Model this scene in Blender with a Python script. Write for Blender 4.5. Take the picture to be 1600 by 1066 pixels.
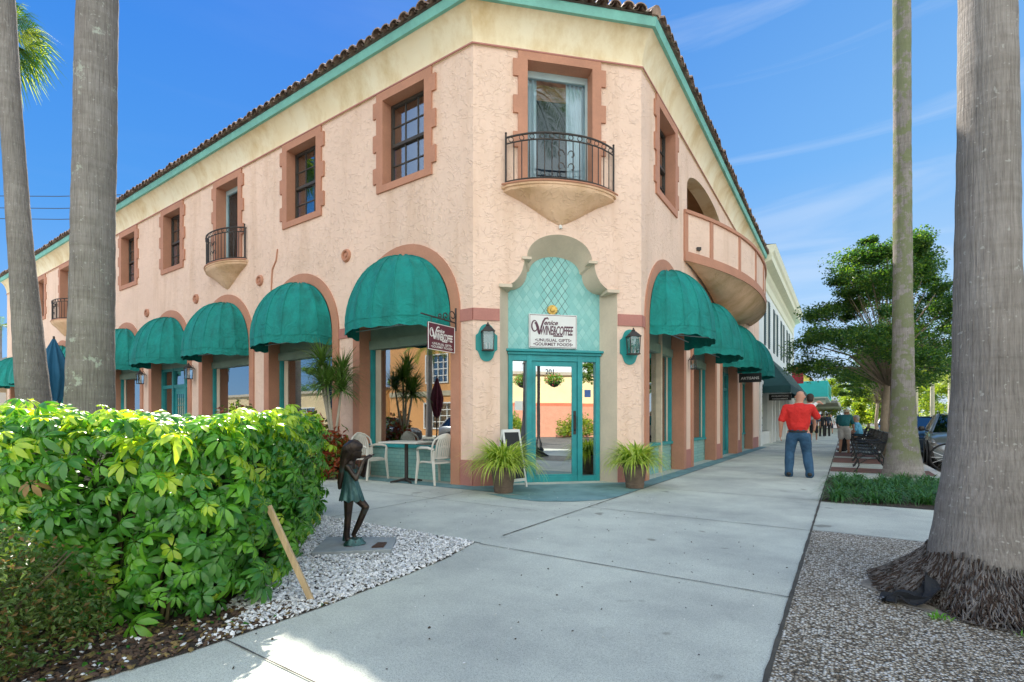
import bpy, bmesh, math, random
import numpy as np
from mathutils import Vector, Matrix
from mathutils.geometry import tessellate_polygon
random.seed(7); rng = np.random.default_rng(11)
PI = math.pi
for o in list(bpy.data.objects): bpy.data.objects.remove(o)
SC = bpy.context.scene
COL = SC.collection

# ------------------------------------------------------------------ camera
cam = bpy.data.cameras.new('camera'); camo = bpy.data.objects.new('camera', cam); COL.objects.link(camo)
camo.location = (0, 0, 1.13); camo.rotation_euler = (PI/2, 0, 0)
cam.sensor_width = 36; cam.lens = 36*775/1600; cam.shift_y = 125/1600
cam.clip_start = 0.05; cam.clip_end = 3000
SC.camera = camo

# ------------------------------------------------------------------ sky and sun
SUN_DIR = Vector((-0.383, 0.924, 0)).normalized(); SUN_EL = math.radians(44)
EXPO = 1.3; BACK_FILL = (2.45, 2.5, 2.4)
W = bpy.data.worlds.new('World'); SC.world = W; W.use_nodes = True
nt = W.node_tree; nt.nodes.clear()
wo = nt.nodes.new('ShaderNodeOutputWorld'); bg = nt.nodes.new('ShaderNodeBackground')
sky = nt.nodes.new('ShaderNodeTexSky'); sky.sky_type = 'NISHITA'; sky.sun_disc = False
sky.sun_elevation = SUN_EL; sky.sun_rotation = math.atan2(SUN_DIR.x, SUN_DIR.y)
sky.altitude = 0; sky.air_density = 1.0; sky.dust_density = 0.25; sky.ozone_density = 1.6
tc = nt.nodes.new('ShaderNodeTexCoord')
def wn(t, **k):
    x = nt.nodes.new(t)
    for a_, v_ in k.items(): setattr(x, a_, v_)
    return x
def wramp(src, stops):
    r = wn('ShaderNodeValToRGB'); e = r.color_ramp.elements
    while len(e) > 1: e.remove(e[0])
    e[0].position = stops[0][0]; e[0].color = (*stops[0][1], 1)
    for p, c in stops[1:]: q = e.new(p); q.color = (*c, 1)
    nt.links.new(src, r.inputs[0]); return r.outputs[0]
def wmix(f, a_, b_, mode='MIX'):
    x = wn('ShaderNodeMixRGB', blend_type=mode)
    for i, v_ in ((0, f), (1, a_), (2, b_)):
        if isinstance(v_, (int, float)): x.inputs[i].default_value = v_
        elif isinstance(v_, tuple): x.inputs[i].default_value = (*v_, 1)
        else: nt.links.new(v_, x.inputs[i])
    return x.outputs[0]
sep = wn('ShaderNodeSeparateXYZ'); nt.links.new(tc.outputs['Generated'], sep.inputs[0])
def wrange(src, a_, b_, c_=0.0, d_=1.0):
    r = wn('ShaderNodeMapRange'); r.inputs[1].default_value = a_; r.inputs[2].default_value = b_; r.inputs[3].default_value = c_; r.inputs[4].default_value = d_
    nt.links.new(src, r.inputs[0]); return r.outputs[0]
# clear deep blue towards the north-west, paler towards the right and the horizon, added bright cloud behind the camera as fill light for the fronts
deep = wramp(sep.outputs['Z'], [(0.0, (0.34, 0.60, 0.95)), (0.12, (0.19, 0.47, 0.91)), (0.32, (0.065, 0.33, 0.85)), (0.62, (0.010, 0.21, 0.79)), (1.0, (0.012, 0.15, 0.60))])
pale = wramp(sep.outputs['Z'], [(0.0, (0.66, 0.80, 0.97)), (0.15, (0.48, 0.70, 0.96)), (0.40, (0.20, 0.49, 0.93)), (1.0, (0.04, 0.22, 0.70))])
clear = wmix(wrange(sep.outputs['X'], -0.25, 0.60), deep, pale)
mp = wn('ShaderNodeMapping'); mp.inputs['Rotation'].default_value = (0.05, -0.22, 0.25); mp.inputs['Scale'].default_value = (0.9, 1.2, 9.0)
nz = wn('ShaderNodeTexNoise'); nz.inputs['Scale'].default_value = 1.7; nz.inputs['Detail'].default_value = 8; nz.inputs['Roughness'].default_value = 0.55; nz.inputs['Distortion'].default_value = 0.6
nt.links.new(tc.outputs['Generated'], mp.inputs[0]); nt.links.new(mp.outputs[0], nz.inputs['Vector'])
streak = wramp(nz.outputs['Fac'], [(0.53, (0, 0, 0)), (0.85, (1, 1, 1))])
mm = wn('ShaderNodeMath', operation='MULTIPLY'); nt.links.new(streak, mm.inputs[0]); nt.links.new(wrange(sep.outputs['X'], -0.3, 0.55, 0.03, 0.6), mm.inputs[1])
clear = wmix(mm.outputs[0], clear, (0.80, 0.88, 1.0))
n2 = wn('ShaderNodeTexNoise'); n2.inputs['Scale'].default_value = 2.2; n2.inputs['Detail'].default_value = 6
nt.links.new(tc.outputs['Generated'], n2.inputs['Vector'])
cl = wramp(n2.outputs['Fac'], [(0.35, (1.2, 1.45, 1.60)), (0.6, (BACK_FILL[0], BACK_FILL[1], BACK_FILL[2]))])
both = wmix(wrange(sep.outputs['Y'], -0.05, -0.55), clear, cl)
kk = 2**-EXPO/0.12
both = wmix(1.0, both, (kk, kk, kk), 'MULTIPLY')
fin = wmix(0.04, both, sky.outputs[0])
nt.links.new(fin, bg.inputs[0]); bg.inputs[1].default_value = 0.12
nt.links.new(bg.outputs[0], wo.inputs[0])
sl = bpy.data.lights.new('sun', 'SUN'); sl.energy = 4.6; sl.angle = math.radians(0.5); sl.color = (1.0, 0.93, 0.82)
so = bpy.data.objects.new('sun', sl); COL.objects.link(so)
sdir = Vector((SUN_DIR.x*math.cos(SUN_EL), SUN_DIR.y*math.cos(SUN_EL), math.sin(SUN_EL)))
so.rotation_euler = sdir.to_track_quat('Z', 'Y').to_euler(); so.location = (0, 0, 30)
vs = SC.view_settings; SC.display_settings.display_device = 'sRGB'
vs.view_transform = 'Standard'; vs.look = 'None'; vs.gamma = 1; vs.use_curve_mapping = False; vs.exposure = EXPO

# ------------------------------------------------------------------ helpers: objects
def tag(o, label=None, cat=None, group=None, kind=None):
    if label: o['label'] = label
    if cat: o['category'] = cat
    if group: o['group'] = group
    if kind: o['kind'] = kind
    return o
def empty(name, loc=(0, 0, 0), rz=0, label=None, cat=None, group=None):
    o = bpy.data.objects.new(name, None); COL.objects.link(o); o.location = loc; o.rotation_euler = (0, 0, rz)
    o.empty_display_size = 0.1
    return tag(o, label, cat, group)
def origin_of(p):
    v = Vector((0, 0, 0))
    while p is not None:
        v = v + Vector(p.location); p = p.parent
    return v
class MB:
    def __init__(s): s.v = []; s.f = []; s.m = []; s.mi = 0
    def add(s, vs, fs):
        b = len(s.v); s.v += [tuple(v) for v in vs]; s.f += [tuple(b+i for i in f) for f in fs]; s.m += [s.mi]*len(fs)
        return s
    def box(s, x0, x1, y0, y1, z0, z1, M=None):
        vs = [Vector((x, y, z)) for z in (z0, z1) for y in (y0, y1) for x in (x0, x1)]
        if M is not None: vs = [M @ v for v in vs]
        return s.add(vs, [(0, 2, 3, 1), (4, 5, 7, 6), (0, 1, 5, 4), (2, 6, 7, 3), (0, 4, 6, 2), (1, 3, 7, 5)])
    def tube(s, pts, r, n=8, caps=True, sq=1.0):
        pts = [Vector(p) for p in pts]
        rs = r if isinstance(r, (list, tuple)) else [r]*len(pts)
        rings = []; up = None
        for i, p in enumerate(pts):
            a = pts[max(i-1, 0)]; b = pts[min(i+1, len(pts)-1)]
            t = (b-a)
            t = t.normalized() if t.length > 1e-9 else Vector((0, 0, 1))
            if up is None:
                up = t.orthogonal().normalized()
            else:
                up = (up - t*up.dot(t))
                up = up.normalized() if up.length > 1e-6 else t.orthogonal().normalized()
            q = t.cross(up)
            rings.append([p + up*math.cos(2*PI*k/n)*rs[i] + q*math.sin(2*PI*k/n)*rs[i]*sq for k in range(n)])
        vs = [v for rg in rings for v in rg]; fs = []
        for i in range(len(rings)-1):
            for k in range(n):
                fs.append((i*n+k, i*n+(k+1) % n, (i+1)*n+(k+1) % n, (i+1)*n+k))
        if caps: fs.append(tuple(range(n-1, -1, -1))); fs.append(tuple((len(rings)-1)*n+k for k in range(n)))
        return s.add(vs, fs)
    def lathe(s, prof, c=(0, 0, 0), n=24, M=None, a0=0, a1=2*PI):
        full = abs(a1-a0-2*PI) < 1e-6; m = n if full else n+1
        vs = []
        for (r, z) in prof:
            for k in range(m):
                a = a0+(a1-a0)*k/n; v = Vector((r*math.cos(a), r*math.sin(a), z))
                if M is not None: v = M @ v
                vs.append(v+Vector(c))
        fs = []
        for i in range(len(prof)-1):
            for k in range(n):
                k2 = (k+1) % m
                fs.append((i*m+k, i*m+k2, (i+1)*m+k2, (i+1)*m+k))
        return s.add(vs, fs)
    def grid(s, fn, nu, nv):
        vs = [fn(i/nu, j/nv) for j in range(nv+1) for i in range(nu+1)]
        fs = [(j*(nu+1)+i, j*(nu+1)+i+1, (j+1)*(nu+1)+i+1, (j+1)*(nu+1)+i) for j in range(nv) for i in range(nu)]
        return s.add(vs, fs)
    def build(s, name, mat, parent=None, smooth=False, world=True, loc=None, rz=0, merge=False, recalc=True):
        off = origin_of(parent) if (world and parent is not None) else Vector((0, 0, 0))
        me = bpy.data.meshes.new(name)
        if loc is not None and parent is None:
            off = Vector(loc)
        me.from_pydata([(v[0]-off.x, v[1]-off.y, v[2]-off.z) for v in s.v], [], s.f)
        mats = mat if isinstance(mat, (list, tuple)) else [mat]
        for m in mats: me.materials.append(m)
        if len(mats) > 1: me.polygons.foreach_set('material_index', s.m)
        if smooth: me.polygons.foreach_set('use_smooth', [True]*len(me.polygons))
        if recalc or merge:
            bm = bmesh.new(); bm.from_mesh(me)
            if merge: bmesh.ops.remove_doubles(bm, verts=bm.verts, dist=1e-4)
            if recalc: bmesh.ops.recalc_face_normals(bm, faces=bm.faces)
            bm.to_mesh(me); bm.free()
        me.update()
        o = bpy.data.objects.new(name, me); COL.objects.link(o)
        if parent is not None: o.parent = parent
        elif loc is not None: o.location = loc
        o.rotation_euler = (0, 0, rz)
        return o
def autosmooth(o, ang=40):
    me = o.data
    me.polygons.foreach_set('use_smooth', [True]*len(me.polygons))
    try: me.set_sharp_from_angle(angle=math.radians(ang))
    except Exception: pass
    return o
def bevel(o, w=0.005, seg=2):
    m = o.modifiers.new('bevel', 'BEVEL'); m.width = w; m.segments = seg; m.limit_method = 'ANGLE'; m.angle_limit = math.radians(40)
    return o
class Frame:
    """u along the wall, o outward, z up"""
    def __init__(s, org, d, n): s.org = Vector((org[0], org[1], 0)); s.d = Vector((d[0], d[1], 0)).normalized(); s.n = Vector((n[0], n[1], 0)).normalized()
    def p(s, u, o, z): return s.org + s.d*u + s.n*o + Vector((0, 0, z))
    def sub(s, u, o=0): q = s.p(u, o, 0); return Frame((q.x, q.y), (s.d.x, s.d.y), (s.n.x, s.n.y))
def fbox(mb, fr, u0, u1, o0, o1, z0, z1):
    vs = [fr.p(u, o, z) for z in (z0, z1) for o in (o0, o1) for u in (u0, u1)]
    return mb.add(vs, [(0, 2, 3, 1), (4, 5, 7, 6), (0, 1, 5, 4), (2, 6, 7, 3), (0, 4, 6, 2), (1, 3, 7, 5)])
def plate(mb, fr, outer, holes, o0, o1, back=True, sides=True, hole_sides=True):
    """flat plate with holes in the (u,z) plane, from depth o0 to face o1"""
    loops = [outer]+list(holes)
    flat = [p for l in loops for p in l]
    tris = tessellate_polygon([[Vector((p[0], p[1], 0)) for p in l] for l in loops])
    mb.add([fr.p(p[0], o1, p[1]) for p in flat], tris)
    if back: mb.add([fr.p(p[0], o0, p[1]) for p in flat], tris)
    for k, l in enumerate(loops):
        if (k == 0 and not sides) or (k > 0 and not hole_sides): continue
        n = len(l)
        vs = [fr.p(p[0], o, p[1]) for p in l for o in (o0, o1)]
        mb.add(vs, [(2*i, 2*i+1, 2*((i+1) % n)+1, 2*((i+1) % n)) for i in range(n)])
    return mb
def arch(c, hw, z0, zs, n=20, rz=None):
    """closed loop: up one jamb, round the arch, down the other"""
    rz = rz or hw
    return [(c+hw, z0)] + [(c+hw*math.cos(PI*k/n), zs+rz*math.sin(PI*k/n)) for k in range(n+1)] + [(c-hw, z0)]
def rect(u0, u1, z0, z1): return [(u0, z0), (u1, z0), (u1, z1), (u0, z1)]
def copy_tree(o, parent=None):
    c = o.copy(); COL.objects.link(c); c.parent = parent
    for ch in list(o.children): copy_tree(ch, c)
    return c
def skin_mesh(nodes, edges, sub=2, root=0, vox=None):
    """body surface: rounded tapering limbs along the skeleton, fused into one continuous skin by a voxel remesh"""
    rmin = min(n[3] for n in nodes); vox = vox or VOX[0]
    bm0 = bmesh.new(); bmesh.ops.create_icosphere(bm0, subdivisions=2, radius=1); sv = [v.co.copy() for v in bm0.verts]; sf = [[v.index for v in f.verts] for f in bm0.faces]; bm0.free()
    mb = MB()
    def ell(p, rx, ry, rz): mb.add([(p[0]+v.x*rx, p[1]+v.y*ry, p[2]+v.z*rz) for v in sv], sf)
    R_ = lambda n: (n[3], n[4] if len(n) > 4 else n[3])
    for n in nodes: rx, ry = R_(n); ell(n, rx, ry, min(rx, ry))
    for i, j in edges:
        a_, b_ = nodes[i], nodes[j]; ra, rb = R_(a_), R_(b_); L_ = math.dist(a_[:3], b_[:3]); m_ = max(1, int(L_/(max(min(ra+rb), .006)*.22)))
        for k in range(1, m_):
            t = k/m_; rx = ra[0]+(rb[0]-ra[0])*t; ry = ra[1]+(rb[1]-ra[1])*t; ell([a_[q]+(b_[q]-a_[q])*t for q in range(3)], rx, ry, min(rx, ry))
    me = bpy.data.meshes.new('tmp'); me.from_pydata(mb.v, [], mb.f)
    o = bpy.data.objects.new('tmp', me); COL.objects.link(o)
    rm = o.modifiers.new('r', 'REMESH'); rm.mode = 'VOXEL'; rm.voxel_size = vox; rm.use_smooth_shade = True
    sm = o.modifiers.new('s', 'SMOOTH'); sm.factor = .5; sm.iterations = 6
    dg = bpy.context.evaluated_depsgraph_get(); dg.update()
    m2 = bpy.data.meshes.new_from_object(o.evaluated_get(dg)); bpy.data.objects.remove(o); bpy.data.meshes.remove(me)
    m2.polygons.foreach_set('use_smooth', [True]*len(m2.polygons))
    return m2
VOX = [0.009]
def skin_obj(name, nodes, edges, mat, parent=None, sub=2, root=0):
    me = skin_mesh(nodes, edges, sub, root); me.name = name; me.materials.clear(); me.materials.append(mat)
    o = bpy.data.objects.new(name, me); COL.objects.link(o)
    if parent is not None: o.parent = parent
    return o
def text_mesh(mb, body, size, fn, shear=0.0, bold=0.0, align='CENTER', sx=1.0, space=1.0):
    """fn maps (x, y) of the lettering plane to a point"""
    c = bpy.data.curves.new('t', 'FONT'); c.body = body; c.size = size; c.shear = shear; c.offset = bold; c.align_x = align; c.space_character = space
    c.resolution_u = 3; c.fill_mode = 'FRONT'
    o = bpy.data.objects.new('t', c); COL.objects.link(o)
    dg = bpy.context.evaluated_depsgraph_get(); dg.update()
    me = bpy.data.meshes.new_from_object(o.evaluated_get(dg))
    mb.add([fn(v.co.x*sx, v.co.y) for v in me.vertices], [tuple(p.vertices) for p in me.polygons])
    bpy.data.objects.remove(o); bpy.data.meshes.remove(me)

# ------------------------------------------------------------------ helpers: materials
def newmat(name):
    m = bpy.data.materials.new(name); m.use_nodes = True; n = m.node_tree
    return m, n, n.nodes['Principled BSDF'], n.nodes['Material Output']
def c4(c): return (c[0], c[1], c[2], 1)
def noise(n, scale, detail=4, rough=0.5, coord='Object', dist=0.0, stretch=None):
    t = n.nodes.new('ShaderNodeTexCoord'); z = n.nodes.new('ShaderNodeTexNoise')
    z.inputs['Scale'].default_value = scale; z.inputs['Detail'].default_value = detail; z.inputs['Roughness'].default_value = rough; z.inputs['Distortion'].default_value = dist
    if stretch:
        m = n.nodes.new('ShaderNodeMapping'); m.inputs['Scale'].default_value = stretch
        n.links.new(t.outputs[coord], m.inputs[0]); n.links.new(m.outputs[0], z.inputs['Vector'])
    else: n.links.new(t.outputs[coord], z.inputs['Vector'])
    return z.outputs['Fac']
def ramp(n, src, stops):
    r = n.nodes.new('ShaderNodeValToRGB'); e = r.color_ramp.elements
    while len(e) > 1: e.remove(e[0])
    e[0].position = stops[0][0]; e[0].color = c4(stops[0][1])
    for p, c in stops[1:]: q = e.new(p); q.color = c4(c)
    n.links.new(src, r.inputs[0]); return r.outputs[0]
def mixc(n, fac, a, b, mode='MIX'):
    m = n.nodes.new('ShaderNodeMixRGB'); m.blend_type = mode
    for i, x in ((0, fac), (1, a), (2, b)):
        if isinstance(x, (int, float)): m.inputs[i].default_value = x
        elif isinstance(x, tuple): m.inputs[i].default_value = c4(x)
        else: n.links.new(x, m.inputs[i])
    return m.outputs[0]
def bumpn(n, bsdf, h, strength=0.3, dist=0.01, prev=None):
    b = n.nodes.new('ShaderNodeBump'); b.inputs['Strength'].default_value = strength; b.inputs['Distance'].default_value = dist
    n.links.new(h, b.inputs['Height'])
    if prev is not None: n.links.new(prev, b.inputs['Normal'])
    n.links.new(b.outputs[0], bsdf.inputs['Normal']); return b.outputs[0]
def mth(n, op, a, b=0.0):
    m = n.nodes.new('ShaderNodeMath'); m.operation = op
    for i, x in ((0, a), (1, b)):
        if isinstance(x, (int, float)): m.inputs[i].default_value = x
        else: n.links.new(x, m.inputs[i])
    return m.outputs[0]
def pm(name, col, rough=0.6, var=0.12, scale=3.0, bump=0.0, bscale=40.0, bdist=0.005, metal=0.0, spec=0.5, fine=0.0, stretch=None, coat=0.0):
    m, n, b, o = newmat(name)
    b.inputs['Roughness'].default_value = rough; b.inputs['Metallic'].default_value = metal
    b.inputs['Specular IOR Level'].default_value = spec
    if coat: b.inputs['Coat Weight'].default_value = coat; b.inputs['Coat Roughness'].default_value = 0.08
    f = noise(n, scale, 6, 0.6, stretch=stretch)
    lo = tuple(max(0, c*(1-var)) for c in col); hi = tuple(min(1, c*(1+var)) for c in col)
    c = ramp(n, f, [(0.3, lo), (0.7, hi)])
    if fine:
        g = noise(n, scale*14, 3, 0.7); c = mixc(n, fine, c, ramp(n, g, [(0.35, (0.3, 0.3, 0.3)), (0.65, (1, 1, 1))]), 'MULTIPLY')
    n.links.new(c, b.inputs['Base Color'])
    if bump: bumpn(n, b, noise(n, bscale, 5, 0.6), bump, bdist)
    return m
def stucco(name, col, deep=0.6, stain=0.0):
    m, n, b, o = newmat(name); b.inputs['Roughness'].default_value = 0.85; b.inputs['Specular IOR Level'].default_value = 0.2
    f = noise(n, 0.9, 6, 0.6); f2 = noise(n, 9, 4, 0.6)
    c = ramp(n, f, [(0.3, tuple(x*0.93 for x in col)), (0.7, tuple(min(1, x*1.05) for x in col))])
    c = mixc(n, 0.10, c, ramp(n, f2, [(0.4, tuple(x*0.8 for x in col)), (0.6, col)]))
    c = mixc(n, 1.0, c, ramp(n, noise(n, 1.0, 6, .65, stretch=(2.2, 2.2, .3)), [(.33, (.90, .87, .83)), (.50, (1, 1, 1))]), 'MULTIPLY')
    # trowelled knock-down ridges
    t = n.nodes.new('ShaderNodeTexCoord'); w = n.nodes.new('ShaderNodeTexNoise'); w.inputs['Scale'].default_value = 3.2; w.inputs['Detail'].default_value = 3
    n.links.new(t.outputs['Object'], w.inputs['Vector'])
    mp_ = n.nodes.new('ShaderNodeMapping'); mp_.inputs['Scale'].default_value = (6.3, 6.3, 12.0)
    add = n.nodes.new('ShaderNodeVectorMath'); add.operation = 'MULTIPLY_ADD'; add.inputs[1].default_value = (0.55, 0.55, 0.55)
    n.links.new(w.outputs['Color'], add.inputs[0]); n.links.new(t.outputs['Object'], add.inputs[2]); n.links.new(add.outputs[0], mp_.inputs[0])
    vr = n.nodes.new('ShaderNodeTexVoronoi'); vr.feature = 'DISTANCE_TO_EDGE'; vr.inputs['Scale'].default_value = 1.0
    n.links.new(mp_.outputs[0], vr.inputs['Vector'])
    msk = noise(n, 9.0, 3, 0.5)
    r1 = ramp(n, vr.outputs['Distance'], [(0.0, (1, 1, 1)), (0.02, (0.85, 0.85, 0.85)), (0.10, (0, 0, 0))])
    r2 = ramp(n, msk, [(0.43, (0, 0, 0)), (0.58, (1, 1, 1))])
    rid = mixc(n, 1.0, r1, r2, 'MULTIPLY')
    nrm = bumpn(n, b, rid, 0.54*deep, 0.022)
    bumpn(n, b, noise(n, 22, 5, 0.6), 0.30*deep, 0.018, nrm)
    n.links.new(c, b.inputs['Base Color'])
    if stain:
        s = ramp(n, noise(n, 1.3, 5, 0.6, stretch=(1, 1, 0.5)), [(0.45, (1, 1, 1)), (0.75, (1-stain, 1-stain*1.2, 1-stain*1.7))])
        n.links.new(mixc(n, 1.0, c, s, 'MULTIPLY'), b.inputs['Base Color'])
    return m
def glass(name, tint=(0.35, 0.42, 0.42), refl=0.42, emit=None):
    m, n, b, o = newmat(name); n.nodes.remove(b)
    g = n.nodes.new('ShaderNodeBsdfGlossy'); g.inputs['Roughness'].default_value = 0.01; g.inputs['Color'].default_value = (0.92, 0.95, 0.95, 1)
    t = n.nodes.new('ShaderNodeBsdfTransparent'); t.inputs['Color'].default_value = c4(tint)
    fr = n.nodes.new('ShaderNodeFresnel'); fr.inputs['IOR'].default_value = 1.5
    a = mth(n, 'ADD', fr.outputs[0], refl-0.04); a = mth(n, 'MINIMUM', a, 0.97)
    mx_ = n.nodes.new('ShaderNodeMixShader'); n.links.new(a, mx_.inputs[0]); n.links.new(t.outputs[0], mx_.inputs[1]); n.links.new(g.outputs[0], mx_.inputs[2])
    bp = n.nodes.new('ShaderNodeBump'); bp.inputs['Strength'].default_value = 0.02; bp.inputs['Distance'].default_value = 0.02
    n.links.new(noise(n, 1.2, 2), bp.inputs['Height']); n.links.new(bp.outputs[0], g.inputs['Normal'])
    n.links.new(mx_.outputs[0], o.inputs[0]); return m
def leafmat(name, col, col2, rough=0.35, trans=0.35, scale=6.0, spec=0.5, tcol=None):
    m, n, b, o = newmat(name); b.inputs['Roughness'].default_value = rough; b.inputs['Specular IOR Level'].default_value = spec
    c = ramp(n, noise(n, scale, 3, 0.6), [(0.3, col), (0.7, col2)])
    n.links.new(c, b.inputs['Base Color'])
    t = n.nodes.new('ShaderNodeBsdfTranslucent'); mm = mixc(n, 1.0, c, tcol or (1.0, 1.0, 0.35), 'MULTIPLY')
    mm = mixc(n, 1.0, mm, (2.2, 2.2, 2.2), 'MULTIPLY')
    n.links.new(mm, t.inputs['Color'])
    x = n.nodes.new('ShaderNodeMixShader'); x.inputs[0].default_value = trans
    n.links.new(b.outputs[0], x.inputs[1]); n.links.new(t.outputs[0], x.inputs[2]); n.links.new(x.outputs[0], o.inputs[0]); return m

PINK = (0.86, 0.63, 0.505)
M = {}
M['pink'] = stucco('pink_stucco', PINK, 1.0)
M['corbel'] = stucco('ochre_stucco', (0.80, 0.54, 0.36), 0.9, 0.35)
M['brown'] = pm('terracotta_paint', (0.52, 0.245, 0.155), 0.75, 0.10, 2.0, 0.3, 60, 0.004, fine=0.12)
M['band'] = pm('rose_band_paint', (0.47, 0.20, 0.165), 0.75, 0.08, 2.0, 0.3, 60, 0.004, fine=0.12)
m, n, b, o = newmat('cream_cove_plaster'); b.inputs['Roughness'].default_value = .8
c = ramp(n, noise(n, .8, 6, .6), [(.3, (.82, .67, .44)), (.5, (.87, .75, .54)), (.7, (.88, .79, .60))]); c = mixc(n, 1.0, c, ramp(n, noise(n, 1.0, 5, .7, stretch=(1.6, 1.6, .8)), [(.30, (.80, .70, .54)), (.55, (1, 1, 1))]), 'MULTIPLY')
n.links.new(c, b.inputs['Base Color']); bumpn(n, b, noise(n, 18, 5, .6), .25, .008); M['cream'] = m
M['jamb'] = pm('beige_plaster', (0.64, 0.54, 0.42), 0.85, 0.10, 1.6, 0.3, 30, 0.005, fine=0.08)
M['teal'] = pm('teal_paint', (0.02, 0.31, 0.33), 0.5, 0.2, 2.5, 0.2, 30, 0.003, fine=0.15)
M['fascia'] = pm('pale_teal_fascia', (0.20, 0.52, 0.45), 0.6, 0.18, 1.6, fine=0.10)
M['plaque'] = pm('teal_plaque_paint', (0.01, 0.27, 0.26), 0.45, 0.08)
M['rooftile'] = pm('clay_tile', (0.33, 0.235, 0.185), 0.85, 0.55, 4.5, 0.5, 25, 0.01, fine=0.3)
M['iron'] = pm('dark_iron', (0.035, 0.028, 0.025), 0.55, 0.3, 9, 0.2, 60, 0.002)
M['blackiron'] = pm('black_painted_iron', (0.012, 0.013, 0.014), 0.4, 0.3, 9)
M['darkframe'] = pm('dark_window_frame', (0.05, 0.042, 0.035), 0.5, 0.15)
M['paleframe'] = pm('pale_blue_frame', (0.42, 0.55, 0.58), 0.5, 0.08)
M['white'] = pm('white_paint', (0.76, 0.76, 0.73), 0.55, 0.05, 3, fine=0.05)
M['blind'] = pm('blind_fabric', (0.62, 0.60, 0.54), 0.8, 0.06, 4)
M['curtain'] = pm('white_curtain', (0.88, 0.88, 0.87), 0.85, 0.05, 3)
M['glass'] = glass('shop_glass', (0.50, 0.55, 0.55), 0.40)
M['doorglass'] = glass('mirror_door_glass', (0.3, 0.33, 0.33), 0.62)
M['upglass'] = glass('upper_window_glass', (0.80, 0.88, 0.92), 0.04)
M['sashglass'] = glass('sash_glass', (0.85, 0.90, 0.92), 0.30)
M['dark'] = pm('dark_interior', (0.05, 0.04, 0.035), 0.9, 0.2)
M['int'] = pm('interior_wall', (0.62, 0.52, 0.38), 0.9, 0.2)
M['wood'] = pm('shelf_wood', (0.28, 0.15, 0.07), 0.6, 0.25, 4)
M['gold'] = pm('gold_ornament', (0.62, 0.42, 0.12), 0.45, 0.3, 20, metal=0.6)
M['black'] = pm('black_paint', (0.015, 0.015, 0.015), 0.5, 0.2)
M['sage'] = pm('sage_green_paint', (0.34, 0.46, 0.38), 0.6, 0.15, 3, fine=0.15)
# ------------------------------------------------------------------ geometry of the corner
A = Vector((-0.676, 8.59)); B = Vector((2.396, 9.191)); LD = Vector((-0.8306, 0.5569)); RD = Vector((0.5569, 0.8306))
NL = Vector((-0.5569, -0.8306)); NR = Vector((0.8306, -0.5569)); CD = (B-A).normalized(); NC = Vector((CD.y, -CD.x)); CL = (B-A).length
FL = Frame(A, LD, NL); FC = Frame(A, CD, NC); FR = Frame(B, RD, NR)
def G(q, r, z=0): return Vector((NR.x*q+RD.x*r, NR.y*q+RD.y*r, z))     # street grid: q across the street, r along it
GA = math.atan2(NR.y, NR.x)
WT = 7.67
# ------------------------------------------------------------------ ground
def stains(n, c, amt=0.35):
    s1 = ramp(n, noise(n, 0.7, 7, 0.65), [(0.35, (1-amt, 1-amt, 1-amt*0.9)), (0.62, (1, 1, 1))])
    c = mixc(n, 1.0, c, s1, 'MULTIPLY')
    s2 = ramp(n, noise(n, 7.0, 6, 0.7), [(0.28, (0.72, 0.72, 0.72)), (0.42, (1, 1, 1))]); c = mixc(n, 0.6, c, s2, 'MULTIPLY')
    s3 = ramp(n, noise(n, 3.1, 2, 0.4), [(0.25, (0.50, 0.48, 0.46)), (0.29, (1, 1, 1))]); c = mixc(n, 0.8, c, s3, 'MULTIPLY')
    return c
m, n, b, o = newmat('concrete'); b.inputs['Roughness'].default_value = 0.85; b.inputs['Specular IOR Level'].default_value = 0.25
c = ramp(n, noise(n, 60, 4, 0.7), [(0.35, (0.57, 0.60, 0.52)), (0.65, (0.70, 0.73, 0.64))]); c = stains(n, c, 0.33)
sp = ramp(n, noise(n, 170, 2, 0.5), [(0.36, (0.45, 0.45, 0.45)), (0.46, (1, 1, 1))]); c = mixc(n, 0.75, c, sp, 'MULTIPLY')
n.links.new(c, b.inputs['Base Color']); bumpn(n, b, noise(n, 110, 6, 0.7), 0.35, 0.004); M['concrete'] = m
m, n, b, o = newmat('teal_stained_concrete'); b.inputs['Roughness'].default_value = 0.8
c = ramp(n, noise(n, 2.2, 7, 0.68), [(0.30, (0.10, 0.20, 0.21)), (0.55, (0.16, 0.30, 0.32)), (0.75, (0.24, 0.36, 0.37))])
n.links.new(c, b.inputs['Base Color']); bumpn(n, b, noise(n, 110, 6, 0.7), 0.3, 0.004); M['stained'] = m
m, n, b, o = newmat('asphalt'); b.inputs['Roughness'].default_value = 0.9
c = ramp(n, noise(n, 130, 3, 0.7), [(0.3, (0.075, 0.075, 0.075)), (0.7, (0.17, 0.165, 0.155))]); c = mixc(n, 1.0, c, ramp(n, noise(n, 0.5, 6, 0.6), [(0.3, (0.75, 0.75, 0.75)), (0.7, (1.1, 1.1, 1.1))]), 'MULTIPLY')
n.links.new(c, b.inputs['Base Color']); bumpn(n, b, noise(n, 130, 4, 0.7), 0.5, 0.006); M['asphalt'] = m
m, n, b, o = newmat('exposed_aggregate'); b.inputs['Roughness'].default_value = 0.75
t = n.nodes.new('ShaderNodeTexCoord'); vr = n.nodes.new('ShaderNodeTexVoronoi'); vr.inputs['Scale'].default_value = 72; vr.inputs['Randomness'].default_value = 1.0
n.links.new(t.outputs['Object'], vr.inputs['Vector'])
sep_ = n.nodes.new('ShaderNodeSeparateColor'); n.links.new(vr.outputs['Color'], sep_.inputs[0])
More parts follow.
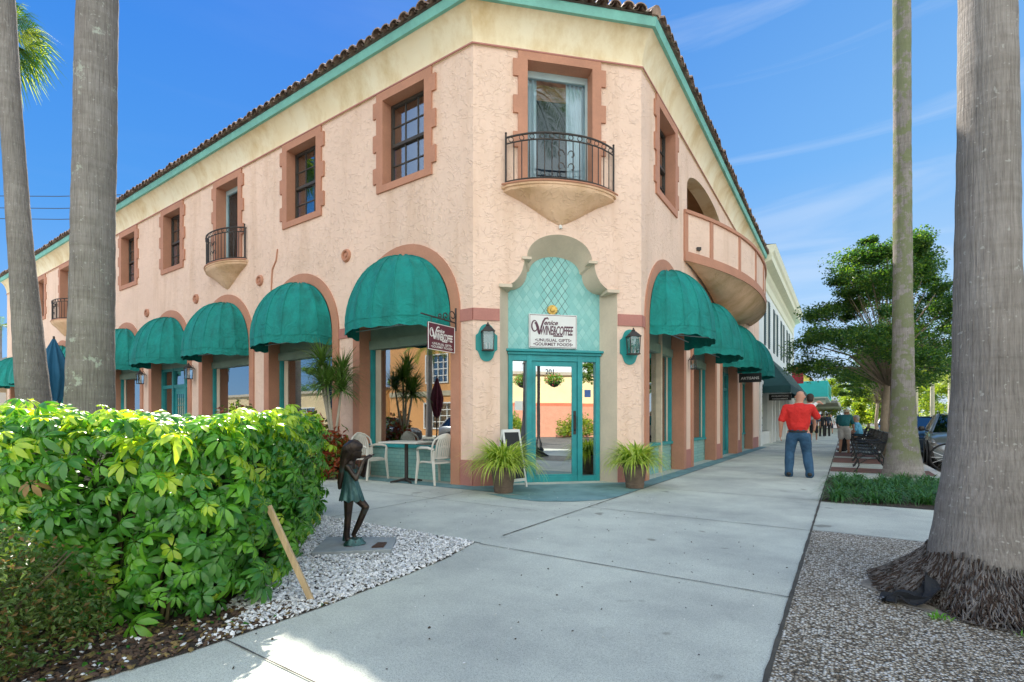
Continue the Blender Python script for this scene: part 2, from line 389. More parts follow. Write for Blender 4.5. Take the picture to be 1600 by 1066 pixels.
cc = ramp(n, sep_.outputs[0], [(0.0, (0.20, 0.15, 0.10)), (0.25, (0.38, 0.31, 0.22)), (0.5, (0.56, 0.50, 0.40)), (0.72, (0.74, 0.70, 0.62)), (1.0, (0.92, 0.90, 0.84))])
ds = ramp(n, vr.outputs['Distance'], [(0.36, (1, 1, 1)), (0.66, (0.20, 0.18, 0.15))])
c = mixc(n, 1.0, cc, ds, 'MULTIPLY'); c = mixc(n, 1.0, c, ramp(n, noise(n, 1.1, 6, 0.6), [(0.3, (0.72, 0.72, 0.72)), (0.65, (1, 1, 1))]), 'MULTIPLY')
n.links.new(c, b.inputs['Base Color']); inv = mth(n, 'SUBTRACT', 1.0, vr.outputs['Distance']); bumpn(n, b, inv, 0.8, 0.012); M['aggregate'] = m
M['soil'] = pm('dark_mulch', (0.07, 0.05, 0.037), 0.95, 0.5, 9, 0.9, 45, 0.03, fine=0.5)
M['joint'] = pm('joint_dirt', (0.07, 0.065, 0.055), 0.95, 0.3, 12)
m, n, b, o = newmat('brick_paving'); b.inputs['Roughness'].default_value = 0.85
t = n.nodes.new('ShaderNodeTexCoord'); bt = n.nodes.new('ShaderNodeTexBrick'); bt.inputs['Scale'].default_value = 1.0
bt.inputs['Brick Width'].default_value = 0.2; bt.inputs['Row Height'].default_value = 0.1; bt.inputs['Mortar Size'].default_value = 0.004
bt.inputs['Color1'].default_value = (0.23, 0.10, 0.075, 1); bt.inputs['Color2'].default_value = (0.15, 0.075, 0.06, 1); bt.inputs['Mortar'].default_value = (0.10, 0.08, 0.07, 1)
n.links.new(t.outputs['Object'], bt.inputs['Vector']); n.links.new(bt.outputs['Color'], b.inputs['Base Color']); M['brick'] = m
M['lawn'] = pm('far_grass', (0.07, 0.12, 0.025), 0.95, 0.35, 1.5, fine=0.3)
def sheet(name, poly, z, mat, kind='structure', side=0.0):
    """polygon in street-grid coordinates, object turned with the street"""
    mb = MB(); tr = tessellate_polygon([[Vector((p[0], p[1], 0)) for p in poly]]); mb.add([(p[0], p[1], z) for p in poly], tr)
    if side:
        k = len(poly); mb.add([(p[0], p[1], zz) for p in poly for zz in (z-side, z)], [(2*i, 2*i+1, 2*((i+1) % k)+1, 2*((i+1) % k)) for i in range(k)])
    ob = mb.build(name, mat, world=False, rz=GA); ob['kind'] = kind; return ob
def world_to_grid(x, y): return (NR.x*x+NR.y*y, RD.x*x+RD.y*y)
sheet('road', [(-900, -900), (1100, -900), (1100, 1100), (-900, 1100)], -0.15, M['asphalt'])
# pavement block (kerb is its side), rounded at the street corner
cr = [(5.0-2.6+2.6*math.cos(a), -2.6+2.6-2.6*math.sin(a)) for a in [0, .26, .52, .78, 1.05, 1.31, PI/2]]
sheet('pavement', [(-70, 60), (-70, -2.6)] + list(reversed(cr)) + [(5.0, 4.5), (1.75, 7.5), (1.75, 90), (-30, 90)], 0.0, M['concrete'], side=0.15)
sheet('kerb_edge', [(1.58, 7.6), (1.74, 7.6), (1.74, 90), (1.58, 90)], 0.004, pm('kerb_concrete', (0.55, 0.53, 0.49), 0.85, 0.1, 4))
# aggregate strip next to the walk with the concrete crossing left out
sheet('aggregate_strip', [(-0.28, -1.0), (1.575, -1.0), (1.575, 5.97), (-0.28, 5.97)], 0.004, M['aggregate'])
bed_r = [(-0.27, 8.2), (1.3, 8.2), (1.3, 11.8), (-0.27, 11.8)]
sheet('planting_bed', bed_r, 0.006, M['soil'])
for a0, a1 in ((13.2, 14.5), (16.1, 18.3), (19.0, 21.5), (23, 25), (27, 30), (33, 36), (39, 43)):
    sheet('brick_band', [(-0.27, a0), (1.575, a0), (1.575, a1), (-0.27, a1)], 0.004, M['brick'])
# joints: thin dirt-filled grooves
def joint(q0, r0, q1, r1, w=0.012):
    d = Vector((q1-q0, r1-r0)).normalized(); e = Vector((-d.y, d.x))*w/2
    n_ = max(2, int(Vector((q1-q0, r1-r0)).length/0.12)); L_ = []; R_ = []
    for i in range(n_+1):
        f = i/n_; c_ = Vector((q0+(q1-q0)*f, r0+(r1-r0)*f)); k = 1+random.uniform(-.35, .35)
        L_.append(c_+e*k); R_.append(c_-e*k)
    JM.add([(p.x, p.y, 0.0068) for p in L_]+[(p.x, p.y, 0.0068) for p in R_], [(i, i+1, n_+2+i, n_+1+i) for i in range(n_)])
JM = MB()
joint(-0.285, -3.5, -0.285, 60, 0.022)
joint(-2.79, 4.0, -2.79, 60, 0.014)
for k in range(-1, 20): joint(-2.79 if k >= 1 else -6.0, 1.3+2.32*k, -0.285, 1.3+2.32*k, 0.010)
joint(-0.27, 5.98, 1.575, 5.98, 0.014); joint(-0.27, 8.19, 1.575, 8.19, 0.016)
joint(-2.79, 3.64, -40, 3.64, 0.014)
for k in range(12): joint(-5.0-2.4*k, 3.64, -5.0-2.4*k, 6.4, 0.010)
joint(-3.2, 5.35, -30, 5.35, 0.008)
ob = JM.build('pavement_joints', M['joint'], world=False, rz=GA); ob['kind'] = 'structure'
# teal stained apron round the doorway and along both fronts
ap = [world_to_grid(*p) for p in [(-0.75, 8.35), (-0.40, 7.70), (-0.05, 7.25), (0.36, 6.95), (0.85, 6.93), (1.25, 7.06)]]
apr = [(-30-3.13, 6.72), (-33.1, 6.36), (-4.0, 6.36)] + ap[1:] + [(-2.80, 7.0), (-2.80, 24.2), (-3.12, 24.2), (-3.12, 8.9)] + [world_to_grid(2.38, 9.17), world_to_grid(-0.66, 8.57)]
sheet('stained_apron', apr, 0.005, M['stained'])
# planting bed of the hedge (soil, then shells over it)
bedw = [(-0.34, 4.62), (-0.55, 4.05), (-0.757, 3.66), (-1.15, 3.0), (-1.59, 2.40), (-1.85, 2.12), (-2.3, 1.75), (-3.0, 1.35), (-4.2, 0.9), (-7, 0.2), (-12, 1.2)]
bedg = [world_to_grid(*p) for p in bedw]; bedg += [(bedg[-1][0]-12, bedg[-1][1]+1), (bedg[-1][0]-14, 3.62)]
bedg.append((bedg[0][0], 3.62)); sheet('hedge_bed', bedg, 0.006, M['soil'])
bedpoly = [Vector(p) for p in bedg]
def inpoly(x, y, P):
    c = False; j = len(P)-1
    for i in range(len(P)):
        if ((P[i][1] > y) != (P[j][1] > y)) and (x < (P[j][0]-P[i][0])*(y-P[i][1])/(P[j][1]-P[i][1])+P[i][0]): c = not c
        j = i
    return c
# far lawn beyond the shops and at the park end of the street
sheet('park_lawn', [(2.4, 46), (9, 46), (9, 150), (2.4, 150)], -0.11, M['lawn'])

# ------------------------------------------------------------------ corner building
bld = empty('corner_building', (A.x, A.y, 0), 0, 'two storey pink stucco corner building with arched shopfronts, green dome awnings and clay tile eaves', 'building')
LEN_L = 30.6; LEN_R = 15.2
AL = [1.715+3.355*k for k in range(9)]; AR = [1.60, 4.97, 8.46, 11.9]
HW, HI, ZS = 1.44, 1.23, 3.06
WL = [1.69, 4.98, 8.30, 11.58, 14.9, 18.2, 21.45, 24.8, 28.1]   # upper openings left; French doors at 2, 6
DOORS = (2, 6)
def wall(fr, length, arches, holes, name='wall', lo=0.0):
    out = [(0, 0)]
    for c_ in sorted(arches):
        out += list(reversed(arch(c_, HI, 0, ZS, 24)))
    out += [(length, 0), (length, WT), (0, WT)]
    mb = MB(); plate(mb, fr, out, holes, -0.25, 0, back=False, sides=False, hole_sides=False)
    return mb.build(name, M['pink'], bld)
hl = []
for i, c_ in enumerate(WL):
    hl.append(rect(c_-0.56, c_+0.56, 5.24 if i in DOORS else 5.80, 7.47))
wall(FL, LEN_L, AL, hl)
hr = [rect(1.0, 2.12, 5.80, 7.47), arch(5.33, 2.12, 5.0, 6.75, 20, 0.62), arch(10.2, 2.0, 5.0, 6.75, 20, 0.62)]
wall(FR, LEN_R, AR, hr)
# chamfer wall: mixtilinear door arch and the French window
CC = CL/2
def mixti(hw, zs, sc, top, base):
    """right half mirrored: jamb, ledge, concave quarter, step, dome"""
    R_ = []
    R_.append((hw, base)); R_.append((hw, zs))
    x1, z1 = hw*0.60, zs+(top-zs)*0.52
    k = 8
    for i in range(k+1):
        a = PI/2*i/k; R_.append((hw*0.97-(hw*0.97-x1)*math.sin(a), zs+(z1-zs)*(1-math.cos(a))))
    R_.append((x1-0.05*sc, z1+0.03*sc))
    rx = x1-0.05*sc; rz = top-z1-0.03*sc
    for i in range(1, 13):
        a = PI/2*i/12; R_.append((rx*math.cos(a), z1+0.03*sc+rz*math.sin(a)))
    Lh = [(-x, z) for (x, z) in reversed(R_[:-1])]
    return [(CC+x, z) for x, z in R_+Lh]
door_o = mixti(1.09, 3.50, 1.0, 4.47, 0.0); door_i = mixti(0.88, 3.52, 0.9, 4.18, 0.0)
out = [(0, 0)] + list(reversed(door_o)) + [(CL, 0), (CL, WT), (0, WT)]
mb = MB(); plate(mb, FC, out, [rect(CC-0.60, CC+0.60, 5.24, 7.50)], -.25, 0, back=False, sides=False, hole_sides=False); mb.build('wall', M['pink'], bld)
# splayed plaster reveal of the doorway
mb = MB(); k = len(door_o); DP = -0.35
vs_ = [FC.p(p[0], 0.0, p[1]) for p in door_o]+[FC.p(p[0], DP, p[1]) for p in door_i]
mb.add(vs_, [(i, i+1, k+i+1, k+i) for i in range(k-1)])
ob = mb.build('door_reveal', M['jamb'], bld); autosmooth(ob, 25)
for s_ in (-1, 1):  # little ledges where the curves break
    for a0_, a1_, o_, z0_, z1_ in ((1.115, .88, .05, 3.47, 3.525), (.70, .53, .035, 3.985, 4.03)):
        mb = MB(); fbox(mb, FC, CC+s_*a0_, CC+s_*a1_, -0.30, o_, z0_, z1_); mb.build('reveal_ledge', M['jamb'], bld)
# diamond tile panel
m, n, b, o = newmat('aqua_diamond_tiles'); b.inputs['Roughness'].default_value = 0.35
t = n.nodes.new('ShaderNodeTexCoord'); s3 = n.nodes.new('ShaderNodeSeparateXYZ'); n.links.new(t.outputs['Object'], s3.inputs[0])
X_ = mth(n, 'MULTIPLY', s3.outputs['X'], 7.4); Z_ = mth(n, 'MULTIPLY', s3.outputs['Z'], 5.2)
a_ = mth(n, 'ADD', X_, Z_); b_ = mth(n, 'SUBTRACT', X_, Z_)
fa = mth(n, 'FRACT', a_); fb = mth(n, 'FRACT', b_)
ia = mth(n, 'FLOOR', a_); ib = mth(n, 'FLOOR', b_)
cmb = n.nodes.new('ShaderNodeCombineXYZ'); n.links.new(ia, cmb.inputs[0]); n.links.new(ib, cmb.inputs[1])
wn = n.nodes.new('ShaderNodeTexWhiteNoise'); n.links.new(cmb.outputs[0], wn.inputs['Vector'])
edge = mth(n, 'MINIMUM', mth(n, 'MINIMUM', fa, mth(n, 'SUBTRACT', 1.0, fa)), mth(n, 'MINIMUM', fb, mth(n, 'SUBTRACT', 1.0, fb)))
tile = ramp(n, wn.outputs['Value'], [(0, (0.21, 0.52, 0.50)), (0.5, (0.25, 0.57, 0.55)), (1, (0.31, 0.62, 0.59))])
# dirty grout only near the middle column
ax = mth(n, 'ABSOLUTE', s3.outputs['X'])
near = ramp(n, ax, [(0.22, (1, 1, 1)), (0.30, (0, 0, 0))])
grl = mixc(n, near, (0.22, 0.52, 0.50), (0.07, 0.12, 0.11))
e2 = ramp(n, edge, [(0.025, (0, 0, 0)), (0.055, (1, 1, 1))])
c = mixc(n, e2, grl, tile); c = mixc(n, 0.5, c, ramp(n, noise(n, 5, 5), [(0.3, (0.8, 0.85, 0.85)), (0.7, (1, 1, 1))]), 'MULTIPLY')
n.links.new(c, b.inputs['Base Color']); bumpn(n, b, ramp(n, edge, [(0.0, (0, 0, 0)), (0.12, (1, 1, 1))]), 0.4, 0.01); M['tiles'] = m
FCl = Frame((0, 0), (1, 0), (0, -1))
mb = MB(); top_in = [(x-CC, z) for x, z in door_i if z > 3.4]
poly = [(0.88, 2.42)] + top_in + [(-0.88, 2.42)]
plate(mb, FCl, poly, [], -0.03, 0.0, back=False)
tp = mb.build('tile_panel', M['tiles'], bld, world=False)
ctr = FC.p(CC, DP+0.004, 0); tp.location = ctr-Vector((A.x, A.y, 0)); tp.rotation_euler = (0, 0, math.atan2(CD.y, CD.x))
# entrance joinery
FD = FC.sub(CC, DP)
mb = MB(); fbox(mb, FD, -0.93, 0.93, -0.02, 0.10, 2.40, 2.445); fbox(mb, FD, -0.90, 0.90, -0.02, 0.06, 2.35, 2.40); ob = mb.build('door_cornice', M['teal'], bld); bevel(ob, 0.008)
mb = MB()
for u0, u1 in ((-0.88, -0.80), (-0.535, -0.44), (0.44, 0.535), (0.80, 0.88)): fbox(mb, FD, u0, u1, -0.08, 0.03, 0, 2.35)
fbox(mb, FD, -0.88, 0.88, -0.07, 0.02, 2.24, 2.35); fbox(mb, FD, -0.88, 0.88, -0.07, 0.015, 0, 0.10)
fr_ = mb.build('door_frame', M['teal'], bld); bevel(fr_, 0.004)
for u0, u1 in ((-0.80, -0.535), (0.535, 0.80)):
    mb = MB(); fbox(mb, FD, u0, u1, -0.05, -0.042, 0.10, 2.24); mb.build('sidelight', M['doorglass'], bld)
mb = MB(); plate(mb, FD, rect(-0.435, 0.435, 0.03, 2.235), [rect(-0.36, 0.34, 0.14, 2.15)], -0.045, 0.0); dr = mb.build('door', M['teal'], bld); bevel(dr, 0.004)
mb = MB(); fbox(mb, FD, -0.36, 0.34, -0.028, -0.02, 0.14, 2.15); mb.build('pane', M['doorglass'], dr)
mb = MB(); mb.tube([FD.p(0.39, 0.0, 1.25), FD.p(0.39, 0.06, 1.22), FD.p(0.39, 0.06, 0.98), FD.p(0.39, 0.0, 0.95)], 0.012); fbox(mb, FD, 0.365, 0.415, 0.0, 0.008, 0.88, 1.32); mb.build('handle', M['iron'], dr)
mb = MB(); text_mesh(mb, '201', 0.135, lambda x, y: FD.p(-0.08+x, -0.015, 2.0+y), sx=0.9, bold=0.002); mb.build('house_number', M['black'], dr)
mb = MB(); fbox(mb, FD, 0.60, 0.72, -0.038, -0.034, 1.58, 1.72); mb.build('sticker', pm('blue_sticker', (0.05, 0.12, 0.35), 0.5), bld)
mb = MB(); fbox(mb, FD, -0.75, -0.60, -0.038, -0.034, 1.33, 1.50); mb.build('notice', M['white'], bld)

# surrounds, reveals, bands and base courses
def arch_surround(fr, c_):
    mb = MB(); o_ = arch(c_, HW, 0, ZS, 28); i_ = arch(c_, HI, 0, ZS, 28); k = len(o_)
    for a, bb, oa, ob_ in ((o_, i_, 0.03, 0.03), (o_, o_, 0.03, -0.01), (i_, i_, 0.03, -0.26)):
        vs_ = [fr.p(p[0], oa, p[1]) for p in a]+[fr.p(p[0], ob_, p[1]) for p in bb]
        mb.add(vs_, [(i, i+1, k+i+1, k+i) for i in range(k-1)])
    return autosmooth(mb.build('arch_surround', M['brown'], bld), 30)
for c_ in AL: arch_surround(FL, c_)
for c_ in AR: arch_surround(FR, c_)
def bands(fr, spans):
    for a, b_ in spans:
        mb = MB(); fbox(mb, fr, a, b_, -0.02, 0.022, 2.88, 3.09); mb.build('string_band', M['band'], bld)
        mb = MB(); fbox(mb, fr, a, b_, -0.02, 0.018, 0, 0.45); mb.build('base_course', M['band'], bld)
bands(FL, [(0, AL[0]-HW)]+[(AL[i]+HW, AL[i+1]-HW) for i in range(len(AL)-1)]+[(AL[-1]+HW, LEN_L)])
bands(FR, [(0, AR[0]-HW)]+[(AR[i]+HW, AR[i+1]-HW) for i in range(len(AR)-1)]+[(AR[-1]+HW, LEN_R-0.3)])
bands(FC, [(0, CC-1.10), (CC+1.10, CL)])

# ground floor shop windows
M['dado'] = pm('aqua_dado_tile', (0.22, 0.42, 0.40), 0.4, 0.12, 3)
m, n, b, o = newmat('aqua_dado_brick'); b.inputs['Roughness'].default_value = 0.45
t = n.nodes.new('ShaderNodeTexCoord'); s3 = n.nodes.new('ShaderNodeSeparateXYZ'); n.links.new(t.outputs['Object'], s3.inputs[0])
cz = n.nodes.new('ShaderNodeCombineXYZ'); n.links.new(mth(n, 'SUBTRACT', mth(n, 'MULTIPLY', s3.outputs['X'], 1.1), mth(n, 'MULTIPLY', s3.outputs['Y'], 0.6)), cz.inputs[0]); n.links.new(s3.outputs['Z'], cz.inputs[1])
bt = n.nodes.new('ShaderNodeTexBrick'); bt.inputs['Scale'].default_value = 1; bt.inputs['Brick Width'].default_value = 0.15; bt.inputs['Row Height'].default_value = 0.075; bt.inputs['Mortar Size'].default_value = 0.004
bt.inputs['Color1'].default_value = (0.20, 0.44, 0.42, 1); bt.inputs['Color2'].default_value = (0.27, 0.50, 0.46, 1); bt.inputs['Mortar'].default_value = (0.13, 0.28, 0.27, 1)
n.links.new(cz.outputs[0], bt.inputs['Vector']); n.links.new(bt.outputs['Color'], b.inputs['Base Color']); M['dado'] = m
M['sage'] = pm('sage_green_paint', (0.24, 0.36, 0.30), 0.6, 0.15, 3, fine=0.15)
def shop_window(fr, c_, door=False, sgn=1):
    O = -0.27
    mb = MB(); plate(mb, fr, arch(c_, HI+0.01, 2.78, ZS, 20), [], O-0.06, O, back=True); mb.build('tympanum', M['sage'], bld)
    if not door:
        mb = MB(); fbox(mb, fr, c_-HI, c_+HI, O-0.12, O+0.0, 0, 0.60); mb.build('dado', M['dado'], bld)
        mb = MB()
        fbox(mb, fr, c_-HI, c_+HI, O-0.10, O+0.05, 0.60, 0.66)
        for u0, u1 in ((-HI, -HI+0.07), (HI-0.07, HI)): fbox(mb, fr, c_+u0, c_+u1, O-0.10, O+0.02, 0.66, 2.62)
        w = mb.build('window', M['teal'], bld)
        mb = MB(); fbox(mb, fr, c_-HI, c_+HI, O-0.10, O+0.05, 2.62, 2.80); mb.build('header', M['sage'], w)
        mb = MB(); e = (0.98 if fr is FL else 1.04)*sgn; fbox(mb, fr, c_+e, c_+e+(0.16 if fr is FL else .10)*sgn, O-0.16, O-0.05, 0.66, 2.62); mb.build('mullion', M['jamb'], w)
        mb = MB(); fbox(mb, fr, c_-HI+0.07, c_+HI-0.07, O-0.062, O-0.055, 0.66, 2.62); mb.build('pane', M['glass'], w)
    else:
        mb = MB()
        for u in (-HI+0.05, -0.42, 0.42, HI-0.05): fbox(mb, fr, c_+u-0.05, c_+u+0.05, O-0.1, O+0.02, 0, 2.78)
        for z0, z1 in ((0, 0.12), (2.16, 2.26), (2.70, 2.78)): fbox(mb, fr, c_-HI+.1, c_+HI-.1, O-0.09, O+0.01, z0, z1)
        w = mb.build('door_frame', M['teal'], bld)
        for u0, u1 in ((-HI+0.1, -0.47), (0.47, HI-0.1)):
            mb = MB(); fbox(mb, fr, c_+u0, c_+u1, O-0.05, O-0.04, 0.12, 2.16); mb.build('sidelight', M['glass'], w)
        mb = MB(); fbox(mb, fr, c_-HI+.1, c_+HI-.1, O-0.05, O-0.04, 2.26, 2.70); mb.build('transom', M['glass'], w)
        mb = MB(); plate(mb, fr, rect(c_-0.37, c_+0.37, 0.12, 2.16), [rect(c_-0.26+0.13*i, c_-0.26+0.13*i+0.115, 0.55+0.36*j, 0.55+0.36*j+0.34) for i in range(4) for j in range(4)], O-0.07, O-0.03)
        d = mb.build('door', M['teal'], bld)
        mb = MB(); fbox(mb, fr, c_-0.26, c_+0.26, O-0.055, O-0.048, 0.55, 1.99); mb.build('pane', M['glass'], d)
for i, c_ in enumerate(AL): shop_window(FL, c_, door=(i in (3, 7)), sgn=1)
for i, c_ in enumerate(AR): shop_window(FR, c_, door=(i == 2), sgn=1)

# interior seen through the glass
mb = MB()
fbox(mb, FL, -2.0, LEN_L-0.2, -4.2, -4.1, 0, 4.6); fbox(mb, FR, 1.2, LEN_R-0.1, -3.6, -3.5, 0, 4.6)
mb.build('interior_wall', M['int'], bld)
mb = MB()
Pq = [FL.p(LEN_L-0.1, -0.3, 0), FL.p(0.1, -0.3, 0), FC.p(0.3, -.45, 0), FC.p(CL-0.3, -.45, 0), FR.p(0.1, -0.3, 0), FR.p(LEN_R-0.1, -0.3, 0), FR.p(LEN_R-0.1, -8, 0), FL.p(LEN_L-0.1, -8, 0)]
for z_ in (0.012, 4.62):
    mb.add([(p.x, p.y, z_) for p in Pq], [tuple(range(len(Pq)))])
mb.build('interior_floor', M['wood'], bld)
itcol = [pm('goods_%s' % nm, c_, 0.5) for nm, c_ in (('red', (0.5, 0.05, 0.04)), ('yellow', (0.6, 0.45, 0.08)), ('green', (0.06, 0.25, 0.10)), ('white', (0.7, 0.68, 0.62)), ('brown', (0.22, 0.10, 0.04)))]
for fr, cs_ in ((FL, AL[:5]), (FR, AR)):
    for i, c_ in enumerate(cs_):
        if (fr is FL and i == 3) or (fr is FR and i == 2): continue
        mb = MB(); gm = MB()
        for z_ in (0.7, 1.15, 1.6, 2.05):
            fbox(mb, fr, c_-1.0, c_+0.9, -1.45, -1.15, z_, z_+0.025)
            u = c_-0.95
            while u < c_+0.8:
                w_ = random.uniform(.05, .14); h_ = random.uniform(.08, .34); gm.mi = random.randrange(5)
                q = fr.p(u+w_/2, -1.3, z_+0.027)
                gm.lathe([(0, 0), (w_/2, 0), (w_/2, h_*0.7), (w_/5, h_*0.85), (w_/5, h_), (0, h_)], q, 7); u += w_+random.uniform(.02, .12)
        for u in (c_-1.0, c_+0.88): fbox(mb, fr, u, u+0.025, -1.45, -1.15, 0.01, 2.3)
        mb.build('display_shelf', M['wood'], bld); ob = gm.build('display_goods', itcol, bld); ob['kind'] = 'stuff'

# upper windows with toothed surrounds
def toothed(c_, hw, z0, z1, teeth, t=0.10):
    right = [(c_+hw, z0)]
    for a, b_ in teeth: right += [(c_+hw, a), (c_+hw+t, a), (c_+hw+t, b_), (c_+hw, b_)]
    right.append((c_+hw, z1))
    left = [(2*c_-x, z) for x, z in reversed(right)]
    return right+left
TW = [(5.87, 6.18), (6.51, 6.84), (7.18, 7.49)]; TD = [(5.95, 6.22), (6.55, 6.86), (7.20, 7.50)]
def upper_window(fr, c_, hw=0.56):
    mb = MB(); plate(mb, fr, toothed(c_, 0.745, 5.665, 7.645, TW), [rect(c_-hw, c_+hw, 5.80, 7.47)], -0.01, 0.035, back=False)
    i_ = rect(c_-hw, c_+hw, 5.80, 7.47); k = 4; vs_ = [fr.p(p[0], o_, p[1]) for p in i_ for o_ in (-0.01, -0.24)]
    mb.add(vs_, [(2*i, 2*i+1, 2*((i+1) % k)+1, 2*((i+1) % k)) for i in range(k)]); mb.build('window_surround', M['brown'], bld)
    O = -0.20; mb = MB()
    for u0, u1, z0, z1, oo in ((-hw, -hw+.05, 5.80, 7.47, 0), (hw-.05, hw, 5.80, 7.47, 0), (-hw+.05, hw-.05, 7.41, 7.47, 0), (-hw+.05, hw-.05, 5.80, 5.86, 0), (-hw+.05, hw-.05, 6.60, 6.66, 0.02)):
        fbox(mb, fr, c_+u0, c_+u1, O-0.04, O+oo+0.01, z0, z1)
    for i in (1, 2):
        u = -hw+.05+(2*hw-.1)*i/3; fbox(mb, fr, c_+u-0.011, c_+u+0.011, O-0.035, O-0.005, 5.86, 7.41)
    for z_ in (6.24, 7.02): fbox(mb, fr, c_-hw+.05, c_+hw-.05, O-0.034, O-0.006, z_-0.011, z_+0.011)
    w = mb.build('window', M['darkframe'], bld)
    mb = MB(); fbox(mb, fr, c_-hw+.04, c_+hw-.04, O-0.025, O-0.020, 5.84, 7.43); mb.build('pane', M['sashglass'], w)
    mb = MB(); mb.grid(lambda a, bb: fr.p(c_-hw+(2*hw)*a, O-0.14+0.015*math.sin(a*40), 5.80+1.67*bb), 40, 1); bl = mb.build('blind', M['blind'], w)
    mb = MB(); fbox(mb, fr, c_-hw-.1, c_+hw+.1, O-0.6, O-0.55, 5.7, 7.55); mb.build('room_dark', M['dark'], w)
for i, c_ in enumerate(WL):
    if i not in DOORS: upper_window(FL, c_)
upper_window(FR, 1.56)
def french_window(fr, c_, hw, ztop, zo):
    mb = MB(); plate(mb, fr, toothed(c_, hw+0.17, 5.24, ztop, TD, 0.09), [rect(c_-hw, c_+hw, 5.23, zo)], -0.01, 0.035, back=False)
    i_ = rect(c_-hw, c_+hw, 5.24, zo); k = 4; vs_ = [fr.p(p[0], o_, p[1]) for p in i_ for o_ in (-0.01, -0.30)]
    mb.add(vs_, [(2*i, 2*i+1, 2*((i+1) % k)+1, 2*((i+1) % k)) for i in range(k)]); mb.build('window_surround', M['brown'], bld)
    O = -0.24; mb = MB(); g = hw
    fbox(mb, fr, c_-g, c_-g+.045, O-.05, O+.01, 5.24, zo); fbox(mb, fr, c_+g-.045, c_+g, O-.05, O+.01, 5.24, zo)
    fbox(mb, fr, c_-g+.045, c_+g-.045, O-.05, O+.01, zo-.12, zo); fbox(mb, fr, c_-g+.045, c_+g-.045, O-.05, O+.01, 5.24, 5.31)
    w = mb.build('french_window', M['paleframe'], bld)
    mb = MB(); fbox(mb, fr, c_-g+.04, c_+g-.04, O-.03, O-.025, 5.30, zo-.11); mb.build('pane', M['upglass'], w)
    mb = MB()
    for a0, a1 in ((-g, -g+.24), (g-.40, g)):
        mb.grid(lambda a, bb: fr.p(c_+a0+(a1-a0)*a, O-.075+.028*math.sin(a*(a1-a0)*75+bb*1.5), 5.25+(zo-5.3)*bb), 60, 6)
    mb.build('curtain', M['curtain'], w, smooth=True)
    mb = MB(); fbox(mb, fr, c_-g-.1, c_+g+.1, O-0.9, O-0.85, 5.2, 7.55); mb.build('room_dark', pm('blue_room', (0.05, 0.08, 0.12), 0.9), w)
french_window(FC, CC, 0.60, 7.665, 7.50)
for i in DOORS: french_window(FL, WL[i], 0.56, 7.645, 7.47)

